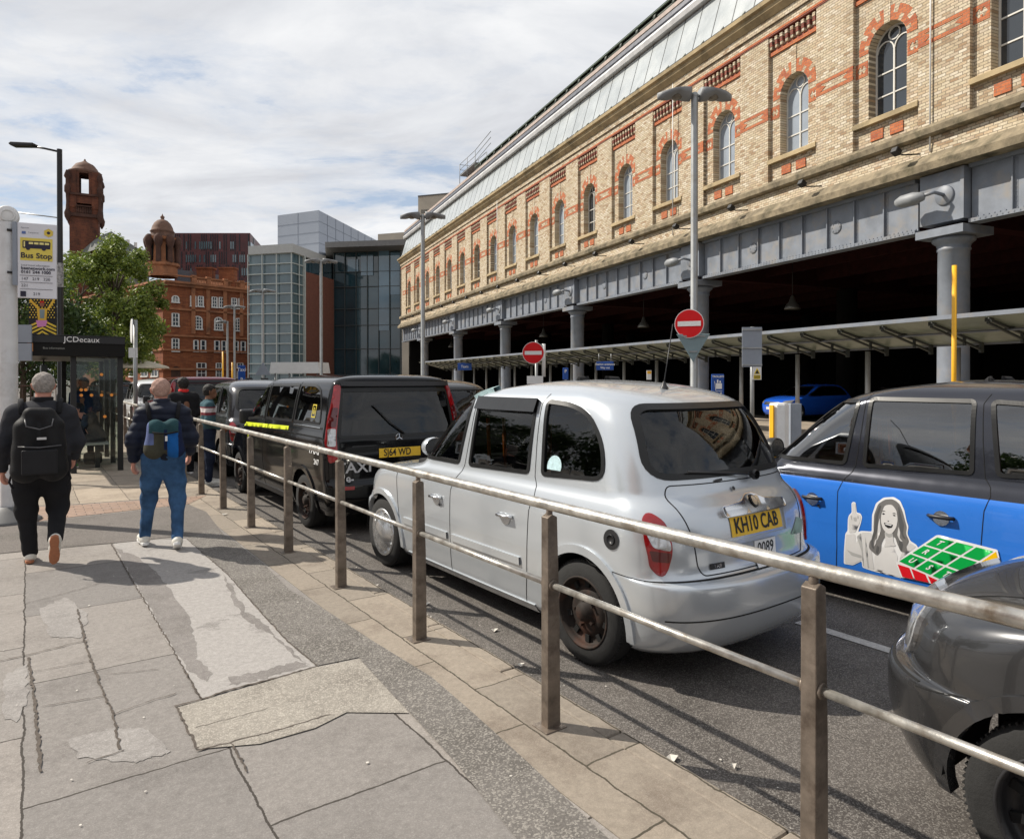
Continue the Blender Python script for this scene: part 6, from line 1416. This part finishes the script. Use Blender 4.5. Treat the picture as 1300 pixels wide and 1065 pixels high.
for F_,n in((Face(a,b_),34),(Face(b_,c_),22)):
    q=MB(); g=MB(); random.seed(n)
    for k in range(n):
        for r_ in range(8):
            x=F_.L*k/n; z=z1-1.2-r_*2.9
            if random.random()<.55: F_.box(q,x+.05,x+F_.L/n*.5,z-2.7,z+(.9 if r_==0 else 0),0,.08)
            if r_%1==0 and random.random()<.42: F_.box(g,x+.1,x+F_.L/n-.1,z-2.3,z-.7,.02,.10)
    q.build('black_panels',P('black_cladding',(.015,.014,.018),rough=.4),o); g.build('windows_band',m_pglass,o)
o=emp('concrete_block',(0,0,0),0,'beige concrete block with a row of small square windows behind the glazing','building')
F_=Face(gz(480,150),gz(545,146)); z1=at(510,295,148).z; q=MB(); prism(q,[gz(480,150),gz(545,146),gz(545,170),gz(480,170)],0,z1); q.build('wall',m_conc,o); q=MB()
for k in range(8): x=F_.L*(.12+k*.07); F_.box(q,x,x+.5,z1-2.6,z1-1.9,.0,.08)
q.build('small_windows',m_gap,o)
o=emp('concrete_tower',(0,0,0),0,'plain beige concrete tower top behind the far end of the station roof','building')
q=MB(); z1=at(545,249,175).z; prism(q,[gz(531,175),gz(575,172),gz(575,195),gz(531,195)],0,z1); q.build('wall',m_conc,o); F_=Face(gz(531,175),gz(575,172)); q=MB()
for k in range(6): F_.box(q,F_.L*(.10+k*.06),F_.L*(.13+k*.06),z1-4.6,z1-3.6,0,.1)
F_.box(q,0,F_.L,z1-.25,z1+.05,-2,.15); q.build('roof_edge_and_slots',P('dark_parapet',(.08,.08,.08),rough=.7),o)
# ---------------------------------------------------------------- trees
def leafmat(name,c0,c1):
    m=bpy.data.materials.new(name); m.use_nodes=True; nt=m.node_tree; N=nt.nodes; L=nt.links; b=N['Principled BSDF']; b.inputs['Roughness'].default_value=.5
    g=N.new('ShaderNodeNewGeometry'); r=N.new('ShaderNodeValToRGB'); r.color_ramp.elements[0].color=(*c0,1); r.color_ramp.elements[1].color=(*c1,1); L.new(g.outputs['Random Per Island'],r.inputs[0]); L.new(r.outputs[0],b.inputs['Base Color'])
    t=N.new('ShaderNodeBsdfTranslucent'); L.new(r.outputs[0],t.inputs[0]); mx=N.new('ShaderNodeMixShader'); mx.inputs[0].default_value=.3; L.new(b.outputs[0],mx.inputs[1]); L.new(t.outputs[0],mx.inputs[2]); L.new(mx.outputs[0],N['Material Output'].inputs[0]); return m
m_leaf=leafmat('lime_leaves',(.07,.12,.015),(.27,.33,.055)); m_leafd=leafmat('dark_leaves',(.018,.042,.010),(.07,.12,.025)); m_bark=P('bark',(.09,.07,.05),rough=.95,var=.4,scale=6,bump=.6,bscale=20)
def tree(name,label,x,y,h,cr,zlow,nleaf,ls,mt,seed,squash=1.0):
    o=emp(name,(x,y,0),0,label,'tree'); rnd=np.random.RandomState(seed); random.seed(seed)
    t=MB(); t.tube([(0,0,0),(.05,.02,h*.25),(-.05,.05,h*.5),(.0,0,h*.75)],[.17*h/8,.13*h/8,.09*h/8,.03*h/8],10)
    tips=[]
    for k in range(26):
        a=random.random()*2*PI; z0=h*random.uniform(.22,.70); L=cr*random.uniform(.55,1.0)*(1-.45*max(0,(z0/h-.45))); zz=z0+random.uniform(.1,.30)*h
        e=Vector((math.cos(a)*L,math.sin(a)*L,min(zz,h*.95))); m_=Vector((math.cos(a)*L*.45,math.sin(a)*L*.45,z0+(e.z-z0)*.65)); t.tube([(0,0,z0),m_,e],[.05*h/8,.03*h/8,.008],6); tips+=[e,m_*.4+e*.6]
    t.build('trunk',m_bark,o)
    cz=(h+zlow)/2; hz=(h-zlow)/2; blobs=[]
    for k in range(56):
        v=rnd.normal(size=3); v/=np.linalg.norm(v); r=rnd.uniform(.45,1.0)**.5
        blobs.append((v[0]*cr*r,v[1]*cr*r,cz+v[2]*hz*r*(1 if v[2]>0 else .9),rnd.uniform(.10,.26)*cr))
    for e in tips: blobs.append((e.x,e.y,e.z,rnd.uniform(.12,.22)*cr))
    B_=np.array(blobs); idx=rnd.randint(0,len(B_),nleaf); d=rnd.normal(size=(nleaf,3)); d/=np.linalg.norm(d,axis=1)[:,None]; rr=rnd.uniform(.35,1.0,nleaf)**.6
    c=B_[idx,:3]+d*(B_[idx,3]*rr*rnd.uniform(.8,1.35,nleaf))[:,None]
    nn=d+rnd.normal(size=(nleaf,3))*.7+np.array([0,0,.5]); nn/=np.linalg.norm(nn,axis=1)[:,None]; u=np.cross(nn,rnd.normal(size=(nleaf,3))); u/=np.linalg.norm(u,axis=1)[:,None]; w=np.cross(nn,u); s=ls*rnd.uniform(.6,1.4,nleaf)[:,None]
    V=np.stack([c-u*s,c+w*s*.55+nn*s*.15,c+u*s,c-w*s*.55+nn*s*.15],1).reshape(-1,3); Fc=np.arange(nleaf*4).reshape(-1,4)
    me=bpy.data.meshes.new('crown'); me.from_pydata(V.tolist(),[],Fc.tolist()); me.materials.append(mt); me.update(); c_=bpy.data.objects.new('crown',me); COL.objects.link(c_); c_.parent=o
    return o
def tp(x,Y): p=at(x,481,Y); return p.x,Y
x,y=tp(146,33); tree('street_tree','bright green broadleaf tree filling the space right of the lamp post',x,y,8.4,2.15,1.9,19000,.085,m_leaf,5)
x,y=tp(100,36); tree('street_tree','green tree directly behind the bus shelter and lamp post',x,y,8.6,2.7,1.6,20000,.09,m_leaf,9)
x,y=tp(28,30); tree('street_tree','darker green tree behind the bus stop sign',x,y,6.6,3.2,1.2,18000,.09,m_leafd,13)
x,y=tp(-70,34); tree('street_tree','dark tree at the left edge behind the white bus stop pole',x,y,7.5,3.4,1.0,12000,.1,m_leafd,17)
x,y=tp(150,46); tree('street_tree','smaller green tree before the terracotta building behind the parked cabs',x,y,7.2,2.6,1.2,12000,.1,m_leaf,21)
x,y=tp(40,52); tree('street_tree','distant green trees low on the left beyond the shelter',x,y,6.5,4.5,.6,14000,.12,m_leafd,25)
# trees and a brick block behind the viewer (they shade and reflect in the cab windows)
for i,(x,y,h) in enumerate([(-22,-4,8),(-25,10.5,7),(-12,-16,10),(-24,-10,10),(-22,15.5,8)]):
    tree('street_tree',['tree behind the viewer to the left, nearest the pavement','tree left of the viewer beyond the pavement','tree further behind the viewer','tall tree at the back left behind the viewer','tree left of the bus stop outside the view'][i],x,y,h,3.6,1.5,9000,.13,m_leafd,31+i)
o=emp('office_block',(-30,-25,0),R_(20),'plain brick office block standing behind the viewer','building'); MB().bb(-14,24,-8,4,0,16).build('wall',m_terra,o)
wb=MB()
for i in range(12):
    for j in range(5): wb.bb(-12.5+i*3,-11+i*3,4.0,4.05,1.5+j*3,3.3+j*3)
wb.build('window_rows',m_farg,o)
# ================================================================ people
m_skin=P('skin',(.50,.27,.19),rough=.55,var=.12,scale=12); m_skin2=P('brown_skin',(.20,.095,.055),rough=.55,var=.12,scale=12); m_skinr=P('ruddy_skin',(.56,.26,.19),rough=.55,var=.15,scale=14)
def cloth(n,c,var=.15,rough=.9,sc=9): return P(n,c,rough=rough,var=var,scale=sc,bump=.25,bscale=160,spec=.2)
m_hairg=P('grey_hair',(.30,.27,.245),rough=.8,var=.4,scale=60,bump=.6,bscale=200); m_haird=P('dark_hair',(.012,.010,.009),rough=.7,var=.3,scale=60,bump=.6,bscale=200); m_hairs=P('cropped_hair',(.40,.25,.20),rough=.85,var=.3,scale=80,bump=.4,bscale=250)
m_sneak=P('white_trainers',(.68,.66,.60),rough=.6,var=.08); m_sole=P('tan_sole',(.40,.16,.08),rough=.7,var=.15,scale=30)
def V3(*a): return Vector(a)
def hand(w,d,side,curl=.5,s=1.0):
    """palm, four unequal bent fingers and a thumb; w wrist, d direction, side +1 right"""
    d=Vector(d).normalized(); fwd=Vector((0,1,0)); fwd=(fwd-d*fwd.dot(d)).normalized(); inn=d.cross(fwd)*1.0
    if inn.x*side>0: inn=-inn
    sg=[]; w=Vector(w); p1=w+d*.085*s
    for k in(-1,0,1): sg.append((w+fwd*k*.018*s,p1+fwd*k*.026*s,.016*s,.014*s))
    for k,(o,L) in enumerate(((.034,.072),(.012,.082),(-.011,.076),(-.032,.060))):
        a=p1+fwd*o*s; b=a+(d+inn*curl*.5).normalized()*L*.42*s; c=b+(d*.8+inn*curl*1.1).normalized()*L*.33*s; e=c+(d*.5+inn*curl*1.8).normalized()*L*.27*s
        sg+=[(a,b,.0098*s,.0092*s),(b,c,.0092*s,.0085*s),(c,e,.0085*s,.0072*s)]
    t0=w+d*.025*s+fwd*.028*s; t1=t0+(d*.6+fwd*.8+inn*.3).normalized()*.038*s; t2=t1+(d*.9+fwd*.35+inn*.3).normalized()*.030*s; sg+=[(t0,t1,.014*s,.011*s),(t1,t2,.011*s,.009*s)]
    return sg
def person(label,loc,rz,J,bulk=1.0,skin=None,hair=None,jacket=None,trou=None,shoe=None,res=.009,quilt=False,hairlen=.012,stripe=None,look=0,collar=None,sole=None,jlen=.86,bald=False,hood=False,group=None):
    skin=skin or m_skin; o=emp('person',loc,rz,label,'person',group); J={k:Vector(v) for k,v in J.items()}; b=bulk
    hc=J['head']; ch,pe,nk=J['chest'],J['pelvis'],J['neck']
    c,s_=math.cos(look),math.sin(look)
    def hd(x,y,z): return hc+Vector((x*c-y*s_,x*s_+y*c,z))
    body=[(hd(0,-.012,.030),hd(0,.015,.025),.082,.080),(hd(0,.01,-.02),hd(0,.055,-.075),.070,.042),(hd(0,.082,-.015),hd(0,.105,-.035),.012,.014),(hd(0,.07,-.06),hd(0,.088,-.062),.018,.012),(hd(0,.055,-.10),hd(0,.072,-.098),.022,.018),
          (hd(-.082,-.005,-.03),hd(-.090,-.012,.012),.010,.013),(hd(.082,-.005,-.03),hd(.090,-.012,.012),.010,.013),(nk-Vector((0,0,.06)),hc+Vector((0,-.01,-.06)),.062*b**.5,.056*b**.5)]
    body+=[(ch,pe,.12*b,.12*b),(ch+V3(-.12*b,0,.10),ch+V3(.12*b,0,.10),.06,.06)]
    jk=[]; tr=[]; seeds=[]
    jr=.165*b
    jk+=[(ch+V3(-.07*b,0,.02),pe+V3(-.06*b,0,.02),.125*b,.135*b,1.1),(ch+V3(.07*b,0,.02),pe+V3(.06*b,0,.02),.125*b,.135*b,1.1),(ch+V3(-.14*b,0,.09),ch+V3(.14*b,0,.09),.068*b,.068*b),(ch+V3(0,-.01,.10),nk+V3(0,0,-.03),.11*b,.075*b)]
    for sd,k in((-1,'L'),(1,'R')):
        sh,el,wr=J['sh'+k],J['el'+k],J['wr'+k]
        body+=[(sh,el,.045,.038),(el,wr,.036,.026)]+hand(wr,(wr-el),sd,.6)
        jk+=[(sh,el,.068*b**.6,.056*b**.6),(el,wr-(wr-el).normalized()*.015,.056*b**.6,.042*b**.4)]
        hp,kn,an,to=J['hip'+k],J['kn'+k],J['an'+k],J['to'+k]
        body+=[(hp,kn,.075,.05),(kn,an,.048,.034),(an,to,.034,.03)]
        tr+=[(hp+V3(0,0,.04),hp*.45+kn*.55,.100*b,.080*b**.9),(hp*.45+kn*.55,kn,.080*b**.9,.066*b**.9),(kn,an+(kn-an).normalized()*.015,.066*b**.9,.054*b**.8)]
    tr+=[(pe+V3(-.05,0,.02),pe+V3(.05,0,.02),.125*b,.125*b),(J['hipL']+V3(.03,0,-.04),J['hipR']+V3(-.03,0,-.04),.085*b,.085*b)]
    pts=[p for sg in body for p in sg[:2]]; lo=[min(p[i] for p in pts)-.12 for i in range(3)]; hi=[max(p[i] for p in pts)+.12 for i in range(3)]
    lo[2]=max(lo[2],-.03)
    orgmesh('body',sdf_caps(body,.025),lo,hi,res,skin,o,smooth=1)
    def bounds(sg,m=.22): p=[q for g in sg for q in g[:2]]; return [min(q[i] for q in p)-m for i in range(3)],[max(q[i] for q in p)+m for i in range(3)]
    def folds(f,amp,fr,z0=None,q=False):
        def g(X,Y,Z):
            d=f(X,Y,Z)
            d=d+amp*(np.sin(fr*Z+7*X+2.5*np.sin(9*Y+13*X))*np.sin(11*X+5*Z+3*np.sin(7*Z)))
            if q: d=d-.010*np.abs(np.sin(Z*PI/.085+ .5*np.sin(6*X)))**.7
            if z0 is not None: d=np.maximum(d,z0-Z)
            return d
        return g
    lo,hi=bounds(tr); orgmesh('trousers',folds(sdf_caps(tr,.08),.0024,60),lo,hi,res,trou,o)
    lo,hi=bounds(jk); fj=folds(sdf_caps(jk,.06),.0045,38,None,quilt)
    def fj2(X,Y,Z):
        d=fj(X,Y,Z); arm=np.minimum(np.abs(X-J['elL'].x),np.abs(X-J['elR'].x))<.07
        neck=np.sqrt((X-nk.x)**2+(Y-nk.y)**2)-.060*b**.5
        d=np.maximum(d,-np.maximum(neck,nk.z-.02-Z))
        return np.maximum(d,np.where(arm,-1,J['pelvis'].z-.10-Z))
    if isinstance(jacket,tuple):
        ms,fn=jacket; orgmesh('jacket',fj2,lo,hi,res,ms,o,matfn=fn)
    else: orgmesh('jacket',fj2,lo,hi,res,jacket,o)
    # hair: skull cap
    if hair:
        hs=[(hd(0,-.016,.038),hd(0,.008,.034),.084+hairlen,.080+hairlen),(hd(0,-.035,-.02),hd(0,-.03,.0),.062+hairlen,.07+hairlen)]
        f=sdf_caps(hs,.03)
        def fh(X,Y,Z):
            x=(X-hc.x)*c+(Y-hc.y)*s_; y=-(X-hc.x)*s_+(Y-hc.y)*c; z=Z-hc.z
            face=(y-.035)-.35*np.maximum(z-.03,0)*2; low=(-.065-z)
            side=np.where((np.abs(x)>.06),y-.012-.6*np.maximum(z,0),-1)
            return np.maximum(np.maximum(np.maximum(f(X,Y,Z)+.003*np.sin(90*X)*np.sin(80*Z+40*Y),np.where(z>.045,face-.03,face)),low),side)
        lo,hi=bounds(hs,.12); orgmesh('hair',fh,lo,hi,.006,hair,o)
    if collar:
        q=MB(); q.lathe([(.070*b**.5,-.03),(.078*b**.5,.0),(.082*b**.5,.045),(.074*b**.5,.052),(.064*b**.5,.04),(.062*b**.5,0)],20,tuple(nk)); q.build('collar',collar,o)
    for k in 'LR':
        an,to=J['an'+k],J['to'+k]; d=(to-an); fl=Vector((d.x,d.y,0)); 
        up=J.get('up'+k,Vector((0,0,1))); up=Vector(up).normalized(); fw=(to-an); fw=(fw-up*fw.dot(up)).normalized(); sd=fw.cross(up)
        hl=an-up*.055-fw*.055; tt=hl+fw*.285
        ss=[(an+up*.02,an-up*.03,.046,.048),(hl+fw*.02+up*.028,hl+fw*.14+up*.030,.036,.040),(hl+fw*.14+up*.030,hl+fw*.245+up*.018,.042,.036)]
        def fs_(X,Y,Z,ss=ss,up=up,hl=hl):
            d=sdf_caps(ss,.03)(X,Y,Z); h=(X-hl.x)*up.x+(Y-hl.y)*up.y+(Z-hl.z)*up.z; return np.maximum(d,-.006-h)
        lo,hi=bounds(ss,.10); sh=orgmesh('shoe',fs_,lo,hi,.006,shoe or m_sneak,o)
        q=MB(); out=[(-.040,-.02),(-.05,.03),(-.040,.10),(-.050,.19),(-.042,.25),(-.012,.282),(.020,.275),(.045,.24),(.050,.18),(.034,.10),(.036,.03),(.028,-.02),(0,-.035)]
        vs=[hl+sd*x*.85+fw*y+up*h_ for h_ in(-.022,.006) for x,y in out]; n=len(out); q.add(vs,[(i,(i+1)%n,n+(i+1)%n,n+i) for i in range(n)]); q.add(vs[:n],[list(range(n))]); q.add(vs[n:],[list(range(n))]); q.build('sole',sole or m_white,sh,bevel=.004)
    ey=MB()
    for sx in(-1,1): 
        p=hd(sx*.030,.076,.0); ey.lathe([(.001,-.010),(.008,-.006),(.010,0),(.008,.006),(.001,.010)],10,tuple(p))
    ey.build('eyes',P('eye_dark',(.03,.02,.015),rough=.2),o)
    mo=MB(); mo.tube([hd(-.022,.088,-.066),hd(0,.097,-.064),hd(.022,.088,-.066)],.0045,6); mo.build('lips',P('lip_colour',(.30,.10,.08),rough=.5),o)
    return o
BK=cloth('black_cloth',(.016,.016,.018)); CH=cloth('charcoal_fleece',(.033,.034,.040)); NV=cloth('navy_puffer',(.014,.018,.034),rough=.5); JE=cloth('blue_jeans',(.045,.105,.215),var=.5,sc=5); DK=cloth('dark_trousers',(.012,.013,.017))
# --- heavy man in charcoal fleece
pA=gnd(50,708); pA=Vector((pA.x,6.42,0)); pA.x=(52-650)/F*6.42
manA=person('heavy man walking away in charcoal fleece, black trousers and grey hair',pA,R_(33),dict(head=(.02,.03,1.655),neck=(.01,0,1.50),chest=(0,0,1.32),pelvis=(0,0,.95),
   shL=(-.215,0,1.38),elL=(-.30,-.05,1.12),wrL=(-.30,.06,.88),shR=(.215,0,1.38),elR=(.285,.04,1.12),wrR=(.26,.20,.95),
   hipL=(-.115,0,.90),knL=(-.12,.05,.49),anL=(-.09,.02,.085),toL=(-.10,.17,.03),hipR=(.115,0,.90),knR=(.13,.05,.50),anR=(.11,-.36,.27),toR=(.10,-.28,.08),upR=(0,.90,.43)),bulk=1.20,skin=m_skinr,hair=m_hairg,jacket=CH,trou=BK,res=.009,collar=BK,sole=m_sole,hairlen=.008)
bpA=emp('backpack',pA,R_(33),'large black backpack worn by the heavy man in fleece','backpack')
sg=[(V3(-.10,-.27,1.28),V3(-.11,-.29,.90),.10,.115),(V3(.09,-.27,1.28),V3(.10,-.29,.90),.10,.115),(V3(-.07,-.26,1.40),V3(.06,-.26,1.40),.06,.06)]
def fbp(X,Y,Z): d=sdf_caps(sg,.06)(X,Y,Z); return np.maximum(np.maximum(d+.003*np.sin(30*Z+12*X),-(Y+.42)),Y+.165)
orgmesh('bag',fbp,[-.3,-.5,.7],[.3,-.1,1.55],.009,cloth('black_nylon',(.013,.013,.014),rough=.6),bpA)
q=MB(); q.tube([(-.11,-.36,1.36),(-.10,-.40,1.30),(0,-.42,1.27),(.09,-.40,1.30),(.10,-.36,1.36)],.006,6); q.tube([(-.16,-.39,1.12),(0,-.43,1.11),(.16,-.39,1.12)],.006,6); q.build('zips',P('zip_grey',(.08,.08,.085),rough=.4),bpA)
MB().bb(-.02,.05,-.438,-.428,1.18,1.20).build('logo_tab',P('tab_white',(.5,.5,.5),rough=.5),bpA)
q=MB(); q.box((0,-.425,.98),(.27,.03,.22)); q.build('front_pocket',cloth('black_nylon_pocket',(.018,.018,.02),rough=.6),bpA,bevel=.014)
for sx in(-1,1):
    MB().tube([(sx*.14,-.19,1.40),(sx*.15,-.10,1.50),(sx*.155,.0,1.53),(sx*.16,.10,1.48)],.022,8,flat=.5).build('strap',BK,bpA); MB().tube([(sx*.20,-.26,.92),(sx*.23,-.27,.80),(sx*.20,-.28,.74)],.010,6).build('loose_strap',BK,bpA)
# --- man in navy puffer and jeans
pB=Vector(((207-650)/F*6.95,6.95,0))
manB=person('bald man walking away in navy puffer jacket and blue jeans',pB,R_(28),dict(head=(-.02,.03,1.605),neck=(-.01,0,1.47),chest=(0,0,1.30),pelvis=(0,0,.95),
   shL=(-.185,0,1.36),elL=(-.27,-.03,1.11),wrL=(-.27,.05,.90),shR=(.185,0,1.36),elR=(.26,.0,1.11),wrR=(.25,.14,.94),
   hipL=(-.10,0,.88),knL=(-.13,.14,.49),anL=(-.17,.16,.10),toL=(-.20,.30,.06),hipR=(.10,0,.88),knR=(.13,.02,.48),anR=(.12,-.17,.11),toR=(.12,-.05,.02),upR=(0,.45,.9)),bulk=1.0,skin=m_skinr,hair=m_hairs,jacket=NV,trou=JE,res=.009,quilt=True,hairlen=.003,collar=NV)
bpB=emp('backpack',pB,R_(28),'blue, green and olive rucksack on the back of the man in jeans','backpack')
sg2=[(V3(-.07,-.24,1.25),V3(-.09,-.25,1.02),.075,.088),(V3(.08,-.24,1.25),V3(.10,-.25,1.02),.075,.088)]
def fb2(X,Y,Z): d=sdf_caps(sg2,.06)(X,Y,Z); return np.maximum(np.maximum(d+.003*np.sin(26*Z+22*X),Y+.155),.90-Z)
def bcol(x,y,z):
    r=np.full(x.shape,4); r=np.where((x>-.20)&(x<.03)&(z<1.19),2,r); r=np.where((x>.03)&(x<.125)&(z<1.19),3,r); r=np.where((x<-.09)&(z>1.08)&(x>-.3),1,r); r=np.where((z>1.19)&(np.abs(x)<.13),0,r); r=np.where((np.abs(x-.015)<.013)&(z<1.22)&(z>1.02),4,r); return r
orgmesh('bag',fb2,[-.3,-.45,.85],[.3,-.1,1.45],.008,[cloth('bag_teal',(.025,.065,.075)),cloth('bag_periwinkle',(.11,.14,.28)),cloth('bag_olive',(.06,.058,.042)),cloth('bag_bright_blue',(.012,.10,.33)),cloth('bag_navy',(.012,.02,.06))],bpB,matfn=bcol)
for sx in(-1,1): MB().tube([(sx*.12,-.18,1.32),(sx*.14,-.10,1.44),(sx*.145,.0,1.48),(sx*.15,.10,1.42)],.020,8,flat=.5).build('strap',BK,bpB)
MB().tube([(-.10,-.34,1.20),(.02,-.365,1.185),(.12,-.34,1.20)],.009,6).build('lid_edge',BK,bpB); MB().box((.02,-.365,1.14),(.02,.01,.05)).build('buckle',m_white,bpB)
ST=dict(head=(0,.03,1.62),neck=(0,0,1.48),chest=(0,0,1.30),pelvis=(0,0,.95),shL=(-.20,0,1.40),elL=(-.25,-.02,1.12),wrL=(-.20,.16,1.02),shR=(.20,0,1.40),elR=(.25,-.02,1.12),wrR=(.20,.16,1.00),hipL=(-.10,0,.88),knL=(-.11,.02,.48),anL=(-.12,0,.085),toL=(-.14,.16,.03),hipR=(.10,0,.88),knR=(.11,.02,.48),anR=(.12,0,.085),toR=(.14,.16,.03))
p=gnd(240,607); person('person in black coat with red collar standing behind the bald man',Vector(((233-650)/F*12.3,12.3,0)),R_(50),ST,bulk=1.15,skin=m_skin2,hair=m_haird,jacket=BK,trou=DK,shoe=BK,res=.014,collar=P('red_scarf',(.60,.02,.02),rough=.8),hairlen=.014)
def stripes(x,y,z): return np.where((z>1.27)&(z<1.345),1,np.where((z>1.345)&(z<1.37),2,np.where((z>1.22)&(z<1.27),2,0)))
person('dark-haired man in striped white, red and teal top facing the cabs',Vector(((264-650)/F*11.75,11.75,-.12)),R_(-62),ST,bulk=1.0,skin=m_skin2,hair=m_haird,jacket=([cloth('teal_knit',(.045,.095,.115)),cloth('white_knit',(.55,.50,.50)),cloth('maroon_knit',(.16,.03,.04))],stripes),trou=cloth('navy_trousers',(.015,.022,.045)),res=.012,look=.0,hairlen=.012)
person('person in dark blue coat standing inside the far side of the bus shelter',Rp(.95,16.6),THR+PI*.9,ST,bulk=1.05,skin=m_skin2,hair=m_haird,jacket=cloth('dark_blue_coat',(.015,.03,.07)),trou=DK,shoe=BK,res=.016)
SIT=dict(head=(.0,.30,1.13),neck=(0,.17,1.02),chest=(0,.10,.86),pelvis=(0,-.05,.56),shL=(-.18,.12,.96),elL=(-.22,.30,.72),wrL=(-.10,.46,.78),shR=(.18,.12,.96),elR=(.22,.30,.72),wrR=(.10,.46,.76),hipL=(-.10,.02,.54),knL=(-.14,.44,.52),anL=(-.14,.38,.095),toL=(-.15,.53,.03),hipR=(.10,.02,.54),knR=(.14,.46,.52),anR=(.14,.50,.095),toR=(.15,.66,.03))
person('seated person hunched on the shelter bench in dark jacket and green trainers',Rp(1.42-.33,15.65),THR+PI/2,SIT,bulk=1.08,skin=m_skinr,hair=m_haird,jacket=CH,trou=cloth('grey_trousers',(.03,.032,.04)),shoe=P('green_trainers',(.04,.45,.03),rough=.5),res=.012,look=.1)
tag(MB().box((0,0,.12),(.30,.22,.24)).build('shoulder_bag',BK,loc=Rp(1.42-.35,16.15),bevel=.06,seg=3),'small dark bag resting on the ground under the shelter bench','bag')
